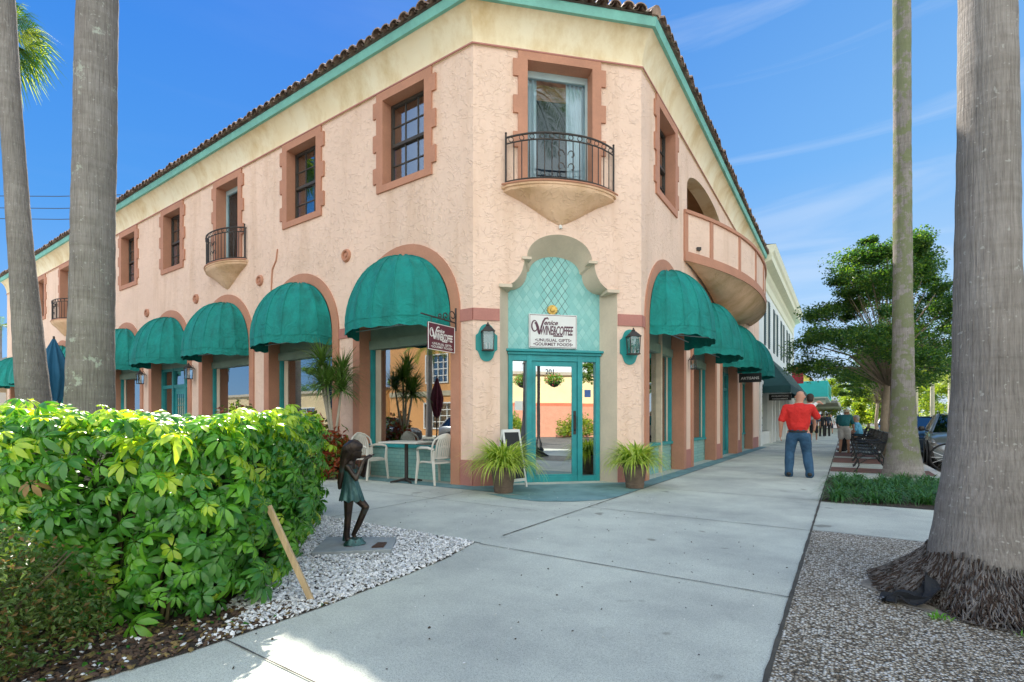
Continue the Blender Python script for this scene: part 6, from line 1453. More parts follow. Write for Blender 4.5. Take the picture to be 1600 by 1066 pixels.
# ------------------------------------------------------------------ cars
M['tyre'] = pm('tyre_rubber', (.02, .02, .02), .85, .2); M['rim'] = pm('alloy_rim', (.55, .55, .56), .3, .05, metal=.9)
M['carglass'] = glass('car_glass', (.12, .14, .15), .16); M['lens'] = pm('headlight_lens', (.75, .78, .80), .1, .05, coat=1)
M['redlens'] = pm('tail_lens', (.35, .01, .01), .2, .1, coat=1); M['plasticblack'] = pm('black_trim', (.025, .025, .027), .5, .1)
def car_obj(col, label, L_=4.5, Wd=1.82, H_=1.60, suv=True, metal=.3, group='parked cars along the street'):
    """nose towards local -Y"""
    r = empty('parked_car', (0, 0, 0), 0, label, 'car', group); paint = pm('car_paint', col, .28, .04, 2, metal=metal, coat=1.0)
    hw = Wd/2; y0, y1 = -L_/2, L_/2; wb = L_*.30; wr = .34
    bz = .98 if suv else .88
    # stations: y, width factor, bottom z, shoulder z
    St = [(y0, .70, .38, .62), (y0+.10, .88, .25, .74), (y0+.45, .97, .22, bz-.10), (y0+1.05, 1.0, .22, bz-.02), (y0+1.5, 1.0, .22, bz), (0, 1.0, .22, bz+.02), (y1-1.0, 1.0, .22, bz+.05), (y1-.35, .98, .24, bz+.06), (y1-.08, .92, .30, bz), (y1, .82, .42, bz-.12)]
    mb = MB(); vs_ = []; sec = []
    for (y, w, zb, zs) in St:
        W_ = hw*w; prof = [(0, zb), (W_*.85, zb), (W_*.96, zb+.08), (W_, (zb+zs)*.5), (W_*.985, zs-.10), (W_*.93, zs-.02), (W_*.80, zs+.015), (0, zs+.035)]
        full = prof+[(-x, z) for x, z in reversed(prof[1:-1])]; vs_ += [(x, y, z) for x, z in full]; k = len(full)
    fs = [(i*k+j, i*k+(j+1) % k, (i+1)*k+(j+1) % k, (i+1)*k+j) for i in range(len(St)-1) for j in range(k)]; fs += [tuple(range(k)), tuple((len(St)-1)*k+j for j in range(k))]
    mb.add(vs_, fs); bd = mb.build('body', paint, r, world=False); autosmooth(bd, 35)
    # greenhouse
    zr = H_; gb = [(y0+1.15, .86), (y1-.25 if suv else y1-.75, .86)]; gt = [(y0+1.95, .66), (y1-.60 if suv else y1-1.35, .66)]
    xb, xt = hw*.90, hw*.70
    b4_ = [(-xb, gb[0][0], bz), (xb, gb[0][0], bz), (xb, gb[1][0], bz+.05), (-xb, gb[1][0], bz+.05)]; t4_ = [(-xt, gt[0][0], zr-.06), (xt, gt[0][0], zr-.06), (xt, gt[1][0], zr-.07), (-xt, gt[1][0], zr-.07)]
    mb = MB(); mb.add(b4_+t4_, [(0, 1, 5, 4), (1, 2, 6, 5), (2, 3, 7, 6), (3, 0, 4, 7)]); mb.build('windows', M['carglass'], r, world=False)
    mb = MB(); mb.grid(lambda u, v: ((u*2-1)*xt*1.03, gt[0][0]-.03+(gt[1][0]-gt[0][0]+.06)*v, zr-.055+.055*(1-(u*2-1)**2)*(.6+.4*math.sin(PI*v))), 10, 8); mb.grid(lambda u, v: ((u*2-1)*xt*1.0, gt[0][0]+(gt[1][0]-gt[0][0])*v, zr-.09), 4, 4)
    mb.build('roof', paint, r, world=False, smooth=True)
    mb = MB()
    for i in range(4): mb.tube([b4_[i], t4_[i]], [.045, .035], 6)
    for f in (.42, .74):
        for s_ in (-1, 1): mb.tube([(s_*xb*1.005, gb[0][0]+(gb[1][0]-gb[0][0])*f, bz), (s_*xt*1.01, gt[0][0]+(gt[1][0]-gt[0][0])*f*.95, zr-.06)], .028, 5)
    for s_ in (-1, 1): mb.tube([(s_*xt*1.01, gt[0][0], zr-.06), (s_*xt*1.01, gt[1][0], zr-.07)], .03, 5)
    mb.build('pillars', paint, r, world=False)
    if suv:
        for s_ in (-1, 1): mb = MB(); mb.tube([(s_*xt*.93, gt[0][0]+.2, zr-.04), (s_*xt*.93, gt[0][0]+.3, zr+.02), (s_*xt*.93, gt[1][0]-.3, zr+.02), (s_*xt*.93, gt[1][0]-.2, zr-.04)], .014, 5); mb.build('roof_rail', M['plasticblack'], r, world=False)
    for s_ in (-1, 1):
        mb = MB(); mb.tube([(s_*hw*.93, gb[0][0]+.25, bz+.02), (s_*(hw+.06), gb[0][0]+.22, bz+.06)], .02, 5); mb.lathe([(0, -.07), (.06, -.06), (.075, 0), (.06, .06), (0, .07)], (s_*(hw+.10), gb[0][0]+.22, bz+.09), 10); mb.build('mirror', M['plasticblack'], r, world=False)
        mb = MB(); vs_ = [(s_*hw*.46, y0+.035, .70), (s_*hw*.90, y0+.20, .74), (s_*hw*.965, y0+.50, .86), (s_*hw*.955, y0+.46, .70), (s_*hw*.86, y0+.08, .62), (s_*hw*.50, y0-.005, .62)]
        mb.add([(v[0]*1.01, v[1]-.015, v[2]) for v in vs_], [(0, 1, 2, 3, 4, 5)]); mb.build('headlight', M['lens'], r, world=False)
        mb = MB(); mb.add([(s_*hw*.60, y1-.015, .86), (s_*hw*.93, y1-.10, .88), (s_*hw*.93, y1-.10, .72), (s_*hw*.60, y1+.005, .72)], [(0, 1, 2, 3)]); mb.build('tail_light', M['redlens'], r, world=False)
    mb = MB(); fr_ = Frame((0, y0-.012), (1, 0), (0, -1)); fbox(mb, fr_, -.52, .52, -.03, .012, .46, .66); mb.build('grille', M['plasticblack'], r, world=False)
    mb = MB(); fbox(mb, fr_, -.62, .62, -.12, -.03, .28, .40); mb.build('lower_intake', M['plasticblack'], r, world=False)
    for s_ in (-1, 1):
        for y in (y0+.85, y1-.90):
            Mx = Matrix.Rotation(PI/2, 3, 'Y'); x_ = s_*(hw-.11)
            mb = MB(); mb.lathe([(wr*.62, -.11), (wr*.95, -.11), (wr, -.07), (wr, .07), (wr*.95, .11), (wr*.62, .11)], (x_, y, wr), 24, Mx); w = mb.build('wheel', M['tyre'], r, world=False, smooth=True)
            mb = MB(); mb.lathe([(0, .09), (wr*.2, .095), (wr*.25, .06), (wr*.60, .075), (wr*.63, .10), (wr*.63, -.10), (0, -.10)], (x_, y, wr), 24, Matrix.Rotation(s_*PI/2, 3, 'Y')); mb.build('rim', M['rim'], w, world=False)
            mb = MB(); mb.lathe([(0, .0), (wr+.07, .0), (wr+.07, .015), (0, .015)], (s_*(hw-.012), y, wr+.02), 24, Matrix.Rotation(s_*PI/2, 3, 'Y')); mb.build('wheel_arch', M['plasticblack'], r, world=False)
    return r
def put(o_, q_, r_, rz=0.0, z_=-.148): g_ = G(q_, r_); o_.location = (g_.x, g_.y, z_); o_.rotation_euler = (0, 0, GA+rz)
silver = car_obj((.32, .34, .36), 'silver sports utility car half hidden by the big grey palm', H_=1.52, metal=.7); put(silver, 2.85, 18.55, -.08)
blue = car_obj((.02, .045, .08), 'dark blue car parked right behind the silver one', H_=1.5); put(blue, 2.95, 24.6)
wht = car_obj((.72, .72, .72), 'white car seen between the kerb tree trunks and the mossy palm', H_=1.58, metal=0); put(wht, 2.9, 36.5)
for k, (q_, r_, base_, lab) in enumerate(((2.9, 30.6, silver, 'grey car further along the kerb behind the dark blue one'), (3.0, 42.5, wht, 'white car farther down the kerb beyond the first white one'), (3.0, 49, blue, 'dark car at the far end of the kerb row'), (12.5, 40, wht, 'white car parked across the street near the park'))):
    c_ = copy_tree(base_); put(c_, q_, r_); c_['label'] = lab
# cars seen only in the window reflections
c_ = copy_tree(silver); put(c_, -14.5, -5.0, PI/2); c_['label'] = 'silver car parked behind the photographer, reflected in the nearest shop window'
c_ = copy_tree(blue); put(c_, -21.5, -5.0, PI/2); c_['label'] = 'dark blue car parked behind the photographer, reflected in the shop windows'
c_ = copy_tree(wht); put(c_, 16, -9.5, 0.6); c_['label'] = 'white car on the street corner reflected in the entrance door glass'
# bicycle by the kerb, behind the palm
bk = empty('bicycle', (0, 0, 0), 0, 'black bicycle by the kerb with its wheel showing left of the big palm', 'bicycle'); d = Vector((.80, -.60, 0)); o0 = Vector((9.62, 10.95, .01)); bk.location = o0
for k, x in enumerate((0, 1.0)):
    mb = MB(); c0 = o0+d*x+Vector((0, 0, .31)); mb.tube([c0+d*.30*math.cos(t_)+Vector((0, 0, .30*math.sin(t_))) for t_ in [2*PI*i/28 for i in range(29)]], .020, 6, caps=False); w = mb.build('wheel', M['tyre'], bk)
    mb = MB()
    for i in range(14): t_ = 2*PI*i/14; mb.tube([c0, c0+d*.29*math.cos(t_)+Vector((0, 0, .29*math.sin(t_)))], .003, 3)
    mb.build('spokes', M['rim'], w)
mb = MB(); U = Vector((0, 0, 1)); h0 = o0+U*.31
for a_, b_ in (((0, 0), (.10, .52)), ((.10, .52), (.12, .62)), ((.11, .46), (.52, .0)), ((.10, .52), (.62, .50)), ((.52, 0), (.64, .58)), ((.52, 0), (1.0, 0)), ((.62, .46), (1.0, 0))): mb.tube([h0+d*a_[0]+U*a_[1], h0+d*b_[0]+U*b_[1]], .016, 6)
mb.build('frame', M['black'], bk)
s_ = Vector((-d.y, d.x, 0)); mb = MB(); mb.tube([h0+d*.12+U*.64-s_*.26+d*.05, h0+d*.12+U*.66, h0+d*.12+U*.64+s_*.26+d*.05], .013, 6); mb.build('handlebar', M['black'], bk)
mb = MB(); mb.tube([h0+d*.55+U*.62, h0+d*.68+U*.61, h0+d*.80+U*.63], [.02, .045, .07], 8, sq=1.2); mb.build('saddle', M['black'], bk)

# ------------------------------------------------------------------ people
SK = pm('skin', (.52, .27, .19), .55, .06, 12); SK2 = pm('skin_tan', (.40, .21, .14), .55, .06, 12)
def cloth(name, col, var=.14): return pm(name, col, .85, var, 7, .9, 9, .05)
def person(x, y, rz, label, H_=1.75, P=None, shirt=None, legs=None, skin=SK, hair=None, shorts=False, stout=1.0, shoes=None, hat=None, belt=None, z=0.006, group=None):
    r = empty('person', (x, y, z), rz, label, 'person', group); s = H_/1.75; VOX[0] = .009 if y < 12 else .016
    J = dict(pel=(0, 0, .95), bel=(0, .01, 1.10), che=(0, 0, 1.33), nk=(0, -.01, 1.50), hd=(0, .015, 1.63), hdt=(0, .0, 1.71),
             shl=(-.19, -.01, 1.41), ell=(-.27, -.04, 1.13), wrl=(-.29, .04, .88), shr=(.19, -.01, 1.41), elr=(.27, -.04, 1.13), wrr=(.29, .04, .88),
             hpl=(-.10, 0, .90), knl=(-.12, .02, .50), anl=(-.13, -.03, .09), hpr=(.10, 0, .90), knr=(.12, .02, .50), anr=(.13, -.03, .09))
    J.update(P or {}); T = {k_: Vector(v)*s for k_, v in J.items()}; t = stout; w_t = 1+(stout-1)*.7; T['hdt'] = T['hd'].lerp(T['hdt'], .62)
    V = lambda k_, rr, dx=(0, 0, 0), r2=None: (T[k_].x+dx[0]*s, T[k_].y+dx[1]*s, T[k_].z+dx[2]*s, rr*s, (r2 or rr)*s)
    toeL = V('anl', .034, (-.01, .15, -.055)); toeR = V('anr', .034, (.01, .15, -.055))
    nodes = [V('pel', .135*t, r2=.105*t), V('bel', .145*t, r2=.12*t), V('che', .150*t, r2=.105*t), V('nk', .062), V('hd', .084, r2=.100), V('hdt', .074, (0, -.008, 0), .088),
             V('shl', .055*t), V('ell', .042*t), V('wrl', .028), V('shr', .055*t), V('elr', .042*t), V('wrr', .028),
             V('hpl', .088*t), V('knl', .056*t), V('anl', .038), toeL, V('hpr', .088*t), V('knr', .056*t), V('anr', .038), toeR]
    ed = [(0, 1), (1, 2), (2, 3), (3, 4), (4, 5), (2, 6), (6, 7), (7, 8), (2, 9), (9, 10), (10, 11), (0, 12), (12, 13), (13, 14), (14, 15), (0, 16), (16, 17), (17, 18), (18, 19)]
    for side in ('l', 'r'):           # hands: palm, four fingers and a thumb
        w = T['wr'+side]; e = T['el'+side]; dd = (w-e).normalized(); wi = 8 if side == 'l' else 11; pl_ = w+dd*.055*s; nodes.append((pl_.x, pl_.y, pl_.z, .027*s, .020*s)); pi_ = len(nodes)-1; ed.append((wi, pi_))
        f_ = Vector((0, 1, 0)) if abs(dd.y) < .7 else Vector((0, 0, 1)); f_ = (f_-dd*f_.dot(dd)).normalized(); inn = dd.cross(f_)*(1 if side == 'l' else -1)
        for k_, ln in enumerate((.075, .085, .08, .06)):
            a = pl_+dd*.028*s+f_*(.028-.019*k_)*s; b_ = a+dd*ln*.55*s+inn*.006*s; c_ = b_+dd*ln*.4*s+inn*.022*s
            for q in (a, b_, c_): nodes.append((q.x, q.y, q.z, .0085*s))
            n0 = len(nodes)-3; ed += [(pi_, n0), (n0, n0+1), (n0+1, n0+2)]
        a = w+dd*.035*s+f_*.030*s; b_ = a+dd*.035*s+f_*.022*s; nodes += [(a.x, a.y, a.z, .011*s), (b_.x, b_.y, b_.z, .009*s)]; n0 = len(nodes)-2; ed += [(wi, n0), (n0, n0+1)]
    # face: nose, ears
    h_ = T['hd']; fw = Vector((h_.x, h_.y+.115*s, h_.z-.005*s)); nodes.append((fw.x, fw.y, fw.z, .013*s)); ed.append((4, len(nodes)-1))
    for sx in (-1, 1): nodes.append((h_.x+sx*.088*s, h_.y-.01*s, h_.z, .016*s)); ed.append((4, len(nodes)-1))
    bd = skin_obj('body', nodes, ed, skin, r, 2, 0)
    mb = MB()
    for sx in (-1, 1): mb.lathe([(0, -.010*s), (.012*s, 0), (0, .010*s)], (h_.x+sx*.032*s, h_.y+.088*s, h_.z+.018*s), 8)
    mb.build('eye', M['black'], r, world=False)
    # shirt over the torso and upper arms
    g = 1.10
    sn = [V('pel', .150*t*g, (0, 0, .085), .125*t*g), V('bel', .158*t*g*w_t, r2=.135*t*g), V('che', .165*t*g*w_t, r2=.118*t*g), V('nk', .078, (0, 0, -.04)), V('shl', .066*t), V('shr', .066*t)]
    for si, sd in ((4, 'l'), (5, 'r')):
        m_ = T['sh'+sd].lerp(T['el'+sd], .62); sn.append((m_.x, m_.y, m_.z, .060*s*t)); 
        m2 = T['sh'+sd].lerp(T['el'+sd], .85); sn.append((m2.x, m2.y, m2.z, .062*s*t))
    skin_obj('shirt', sn, [(0, 1), (1, 2), (2, 3), (2, 4), (2, 5), (4, 6), (6, 7), (5, 8), (8, 9)], shirt, r, 2, 0)
    ln = [V('pel', .148*t, (0, 0, .045), .122*t), V('pel', .150*t, (0, 0, -.02), .125*t)]; le = [(0, 1)]
    for sd in 'lr':
        b_ = len(ln); ln.append(V('hp'+sd, .104*t, (0, 0, -.06)))
        if shorts: m_ = T['hp'+sd].lerp(T['kn'+sd], .85); ln.append((m_.x, m_.y, m_.z, .092*s*t)); le += [(1, b_), (b_, b_+1)]
        else:
            m_ = T['hp'+sd].lerp(T['kn'+sd], .5); ln.append((m_.x, m_.y, m_.z, .096*s*t)); ln.append(V('kn'+sd, .080*t)); m_ = T['kn'+sd].lerp(T['an'+sd], .5); ln.append((m_.x, m_.y, m_.z, .080*s*t)); ln.append(V('an'+sd, .078, (0, 0, .03))); ln.append(V('an'+sd, .086, (0, .015, -.035)))
            le += [(1, b_)]+[(b_+i, b_+i+1) for i in range(5)]
    skin_obj('shorts' if shorts else 'trousers', ln, le, legs, r, 2, 0)
    if belt:
        mb = MB(); c0 = T['pel']; mb.lathe([(.150*t*s, -.030*s), (.158*t*s, -.026*s), (.158*t*s, .008*s), (.150*t*s, .012*s)], (0, 0, 0), 28, Matrix.Diagonal((1, .86, 1)).to_3x3()); mb.v = [(v[0]+c0.x, v[1]+c0.y, v[2]+c0.z) for v in mb.v]; mb.build('belt', belt, r, world=False)
    for sd, toe in (('l', toeL), ('r', toeR)):
        a = T['an'+sd]; sn = [(a.x, a.y-.05*s, a.z-.035*s, .048*s), (a.x, a.y+.03*s, a.z-.04*s, .050*s), (toe[0], toe[1]+.02*s, toe[2], .042*s, .036*s)]
        skin_obj('shoe', sn, [(0, 1), (1, 2)], shoes or M['black'], r, 1, 0)
    if hair is not None:
        skin_obj('hair', [(h_.x, h_.y-.045*s, h_.z-.02*s, .078*s), (h_.x, h_.y-.03*s, h_.z+.045*s, .092*s), (h_.x, h_.y+.02*s, h_.z+.075*s, .070*s)], [(0, 1), (1, 2)], hair, r, 2, 0)
    if hat is not None:
        mb = MB(); mb.lathe([(.165*s, .0), (.155*s, .012*s), (.095*s, .018*s), (.088*s, .08*s), (.05*s, .105*s), (0, .11*s)], (h_.x, h_.y, h_.z+.045*s), 24); mb.build('hat', hat, r, world=False, smooth=True)
    return r
RZ = math.radians(-31)
man = person(5.77, 10.0, RZ, 'bald heavyset man in red T-shirt and blue jeans walking away with a toddler', 1.74, dict(pel=(0, 0, .93), bel=(.0, .03, 1.10), che=(.0, .0, 1.32), nk=(.02, .01, 1.50), hd=(.035, .03, 1.62), hdt=(.035, .02, 1.695),
    shl=(-.215, -.01, 1.40), ell=(-.30, -.05, 1.12), wrl=(-.315, .02, .87), shr=(.225, .0, 1.40), elr=(.34, .12, 1.19), wrr=(.20, .30, 1.28),
    hpl=(-.10, 0, .88), knl=(-.15, .05, .49), anl=(-.165, .0, .09), hpr=(.11, 0, .88), knr=(.15, .08, .50), anr=(.20, -.05, .10)),
    cloth('red_cotton', (.62, .022, .018), .08), cloth('blue_denim', (.028, .085, .165), .28), SK, None, False, 1.17, M['black'], None, M['black'])
def wq(px, y): return (px-800)/775*y, y
kid = empty('person', tuple(Vector((6.12, 10.2, 1.27))), RZ, 'dark haired toddler in white held against the right shoulder of the man in red', 'person')
n_ = [(0, 0, .0, .085), (.0, -.01, .14, .085), (.0, -.02, .22, .035), (.01, -.02, .31, .072, .078), (.01, -.02, .355, .055), (.07, -.0, .18, .030), (.16, .02, .26, .024), (.21, .0, .22, .018), (.235, -.01, .20, .012), (-.07, .0, .18, .03), (-.15, -.04, .14, .022), (.06, .05, -.08, .05), (.09, .10, -.2, .035), (.08, .10, -.33, .024), (-.05, .05, -.08, .05), (-.08, .1, -.2, .035), (-.08, .1, -.33, .024), (.01, .07, .305, .012)]
skin_obj('body', n_, [(0, 1), (1, 2), (2, 3), (3, 4), (1, 5), (5, 6), (6, 7), (7, 8), (1, 9), (9, 10), (0, 11), (11, 12), (12, 13), (0, 14), (14, 15), (15, 16), (3, 17)], SK, kid, 2, 0)
skin_obj('shirt', [(0, 0, -.03, .10), (.0, -.01, .13, .098), (.0, -.02, .20, .05), (.075, 0, .18, .042), (.11, .01, .215, .036), (-.075, 0, .18, .042), (-.11, -.02, .16, .034)], [(0, 1), (1, 2), (1, 3), (3, 4), (1, 5), (5, 6)], cloth('white_cotton', (.75, .75, .75), .05), kid, 2, 0)
skin_obj('hair', [(.01, -.05, .30, .062), (.01, -.035, .36, .070), (.01, .01, .375, .055)], [(0, 1), (1, 2)], pm('dark_hair', (.03, .018, .012), .7), kid, 2, 0)
teal_c = cloth('teal_cotton', (.012, .13, .14)); grey_c = cloth('grey_cotton', (.42, .40, .38)); navy_c = cloth('navy_cotton', (.015, .03, .06)); blue_c = cloth('blue_cotton', (.01, .09, .18)); blk_c = cloth('black_cotton', (.012, .012, .015)); lb_c = cloth('light_blue_cotton', (.12, .42, .62))
hatm = pm('straw_hat', (.50, .42, .28), .9); wshoe = pm('white_shoe', (.75, .75, .73), .6)
person(*wq(1319, 17.4), RZ, 'man in teal shirt, pale shorts and straw hat stooping beside the benches', 1.70, dict(bel=(0, .06, 1.08), che=(.02, .20, 1.26), nk=(.06, .33, 1.36), hd=(.10, .40, 1.44), hdt=(.10, .42, 1.51), shl=(-.16, .22, 1.32), shr=(.20, .24, 1.32), ell=(-.20, .30, 1.06), wrl=(-.16, .42, .86), elr=(.28, .30, 1.05), wrr=(.32, .38, .82), knl=(-.10, .0, .5), anl=(-.12, -.03, .09)), teal_c, grey_c, SK2, None, True, 1.05, pm('tan_sandal', (.25, .15, .09), .8), hatm)
person(*wq(1271.5, 26.3), RZ, 'person in blue shirt, dark shorts and white socks walking ahead of the man in red', 1.72, dict(knr=(.13, .10, .5), anr=(.13, .16, .12), anl=(-.12, -.10, .10)), blue_c, blk_c, SK2, pm('brown_hair', (.07, .04, .02), .8), True, 1.0, wshoe)
person(*wq(1284.5, 36.5), RZ, 'distant walker in black clothes, left of the pair ahead on the walk', 1.66, dict(anr=(.13, .12, .10)), blk_c, blk_c, SK, pm('black_hair', (.02, .015, .01), .8), False, .95)
person(*wq(1292.5, 37.2), RZ, 'distant walker in navy, right of the pair ahead on the walk', 1.70, dict(anl=(-.13, .12, .10)), navy_c, blk_c, SK, pm('dark_brown_hair', (.03, .02, .012), .8), False, 1.0)
person(*wq(1298, 44), RZ, 'far off walker in a white top beyond the dark pair', 1.7, None, cloth('pale_cotton', (.6, .6, .58)), navy_c, SK, None, True)
g_ = G(.40, 22.2); sp_ = person(g_.x, g_.y, GA+PI/2-.2, 'person in light blue sitting on the fifth bench', 1.70, dict(pel=(0, -.02, .56), bel=(0, -.03, .72), che=(0, .0, .95), nk=(0, .03, 1.12), hd=(0, .06, 1.25), hdt=(0, .05, 1.33), shl=(-.18, .01, 1.03), shr=(.18, .01, 1.03), ell=(-.26, .04, .78), wrl=(-.16, .26, .66), elr=(.26, .04, .78), wrr=(.16, .26, .66), hpl=(-.10, .04, .54), knl=(-.13, .44, .53), anl=(-.13, .44, .09), hpr=(.10, .04, .54), knr=(.13, .44, .53), anr=(.13, .44, .09)), lb_c, blk_c, SK, pm('grey_hair', (.35, .33, .30), .8), False, 1.0)
g_ = G(.42, 26.2); person(g_.x, g_.y, GA+PI/2, 'person in dark clothes sitting on the farthest bench', 1.70, dict(pel=(0, -.02, .56), bel=(0, -.03, .72), che=(0, .0, .95), nk=(0, .03, 1.12), hd=(0, .06, 1.25), hdt=(0, .05, 1.33), shl=(-.18, .01, 1.03), shr=(.18, .01, 1.03), ell=(-.26, .04, .78), wrl=(-.16, .26, .66), elr=(.26, .04, .78), wrr=(.16, .26, .66), hpl=(-.10, .04, .54), knl=(-.13, .44, .53), anl=(-.13, .44, .09), hpr=(.10, .04, .54), knr=(.13, .44, .53), anr=(.13, .44, .09)), navy_c, blk_c, SK2, pm('brown_hair2', (.06, .035, .02), .8), False, 1.0)

# ------------------------------------------------------------------ bronze girl
m, n, b, o = newmat('bronze'); b.inputs['Roughness'].default_value = .38; b.inputs['Metallic'].default_value = .55
c = ramp(n, noise(n, 9, 5, .65), [(.35, (.022, .016, .014)), (.55, (.055, .036, .026)), (.72, (.05, .085, .08))]); n.links.new(c, b.inputs['Base Color']); bumpn(n, b, noise(n, 50, 4, .6), .3, .004); M['bronze'] = m
m, n, b, o = newmat('patinated_bronze_dress'); b.inputs['Roughness'].default_value = .5; b.inputs['Metallic'].default_value = .35
c = ramp(n, noise(n, 12, 6, .7, stretch=(1, 1, .4)), [(.3, (.008, .025, .026)), (.5, (.025, .08, .08)), (.7, (.12, .24, .23))]); n.links.new(c, b.inputs['Base Color']); bumpn(n, b, noise(n, 1, 4, .6, stretch=(90, 90, 8)), .5, .006); M['patina'] = m
VOX[0] = .0045
SX, SY = -1.41, 4.36
sl_ = empty('stone_slab', (SX, SY, 0), 0, 'flat grey stone slab under the bronze girl in the white gravel', 'slab')
mb = MB(); pts = [(-1.66, 4.10), (-1.02, 4.20), (-1.08, 4.64), (-1.74, 4.66)]
mb.add([(x, y, z_) for z_ in (.0, .045) for x, y in pts], [(0, 1, 2, 3), (4, 5, 6, 7), (0, 1, 5, 4), (1, 2, 6, 5), (2, 3, 7, 6), (3, 0, 4, 7)]); bevel(mb.build('slab', pm('grey_slab', (.30, .33, .34), .8, .15, 8, .3, 40, .005), sl_), .006)
mb = MB(); mb.add([(x, y, z_) for z_ in (.046, .056) for x, y in ((-1.20, 4.24), (-1.10, 4.25), (-1.11, 4.40), (-1.19, 4.40))], [(0, 1, 2, 3), (4, 5, 6, 7), (0, 1, 5, 4), (1, 2, 6, 5), (2, 3, 7, 6), (3, 0, 4, 7)]); mb.build('plaque', pm('brown_plaque', (.07, .035, .025), .5, .3, 40), sl_)
st = empty('statue', (SX, SY, .046), 0, 'bronze statue of a barefoot girl in a short dress lifting a flute to her lips', 'statue')
ZB = -.046+.02
n_ = [(0, 0, .50, .056, .062), (-.008, 0, .60, .050, .056), (-.012, 0, .69, .052, .064), (.004, 0, .765, .026), (.022, 0, .845, .062, .058), (.015, 0, .885, .055),
      (-.01, -.072, .715, .026), (.07, -.10, .615, .021), (.118, -.045, .765, .015), (.132, -.030, .785, .013),
      (-.01, .072, .715, .026), (.075, .10, .625, .021), (.122, .035, .775, .015), (.136, .02, .792, .013),
      (-.012, -.036, .45, .046), (-.02, -.036, .275, .031), (-.032, -.036, .115, .026), (-.028, -.036, .085, .022), (.045, -.040, .055, .017),
      (.02, .038, .45, .046), (.112, .045, .350, .032), (.045, .05, .195, .028), (.0, .052, .105, .020), (.02, .05, .06, .016), (.06, .05, .05, .013),
      (.085, 0, .838, .010), (.072, 0, .80, .018)]
ed = [(0, 1), (1, 2), (2, 3), (3, 4), (4, 5), (2, 6), (6, 7), (7, 8), (8, 9), (2, 10), (10, 11), (11, 12), (12, 13), (0, 14), (14, 15), (15, 16), (16, 17), (17, 18), (0, 19), (19, 20), (20, 21), (21, 22), (22, 23), (23, 24), (4, 25), (4, 26)]
for (ix, sy) in ((9, -1), (13, 1)):
    bx0 = n_[ix]
    for k in range(4):
        a = (bx0[0]+.012+.008*k, bx0[1]-sy*-.004*k*0+sy*.004, bx0[2]+.012-.002*k, .0048); e = (a[0]+.006, a[1]-sy*.018, a[2]+.016, .0045); f = (e[0]+.004, e[1]-sy*.014, e[2]-.002, .004)
        n_ += [a, e, f]; q = len(n_)-3; ed += [(ix, q), (q, q+1), (q+1, q+2)]
    n_ += [(bx0[0]-.008, bx0[1]-sy*.012, bx0[2]+.006, .006)]; ed += [(ix, len(n_)-1)]
n_ = [(a[0], a[1], a[2]-.03, *a[3:]) for a in n_]
skin_obj('body', n_, ed, M['bronze'], st, 2, 0)
hn = [(.02, 0, .88, .072), (-.015, 0, .855, .072), (-.045, 0, .80, .055), (-.062, 0, .72, .042), (-.085, 0, .64, .034), (-.10, 0, .57, .026), (-.105, 0, .52, .016), (.06, 0, .885, .040)]
hn = [(a[0], a[1], a[2]-.025, a[3]) for a in hn]
skin_obj('hair', hn, [(0, 1), (1, 2), (2, 3), (3, 4), (4, 5), (5, 6), (0, 7)], M['bronze'], st, 2, 0)
mb = MB()
def dress(u, v):
    a = 2*PI*u; z_ = .665-.275*v
    if v < .30: rx, ry = .056+.0*v, .068
    else: f = (v-.30)/.70; rx, ry = .058+.045*f, .066+.036*f
    fl = 1+(.10*math.sin(a*9+1)*max(0, v-.3)); return (-.008+.018*max(0, v-.4)+rx*fl*math.cos(a), ry*fl*math.sin(a), z_+.010*math.sin(a*9)*v*v)
mb.grid(dress, 72, 16); mb.build('dress', M['patina'], st, world=False, smooth=True, merge=True)
mb = MB(); mb.tube([(.085, 0, .765), (.125, 0, .772), (.20, 0, .790)], .006, 8); mb.build('flute', M['bronze'], st, world=False)
mb = MB(); mb.grid(lambda u, v: ((.095-.035*v)*math.cos(2*PI*u)*(1+.10*math.sin(6*PI*u+1))-.0+.02, (.085-.03*v)*math.sin(2*PI*u)*(1+.1*math.sin(4*PI*u)), .002+.05*v+.008*math.sin(9*u*PI)), 28, 5)
mb.add([(.02+.06*math.cos(t_), .055*math.sin(t_), .052) for t_ in [2*PI*i/16 for i in range(16)]], [tuple(range(16))]); mb.grid(lambda u, v: (-.055+.035*math.cos(2*PI*u)*(1-v*.5), .03+.04*math.sin(2*PI*u)*(1-v*.5), .03+.14*v), 16, 4); mb.build('rock', M['patina'], st, world=False, smooth=True)

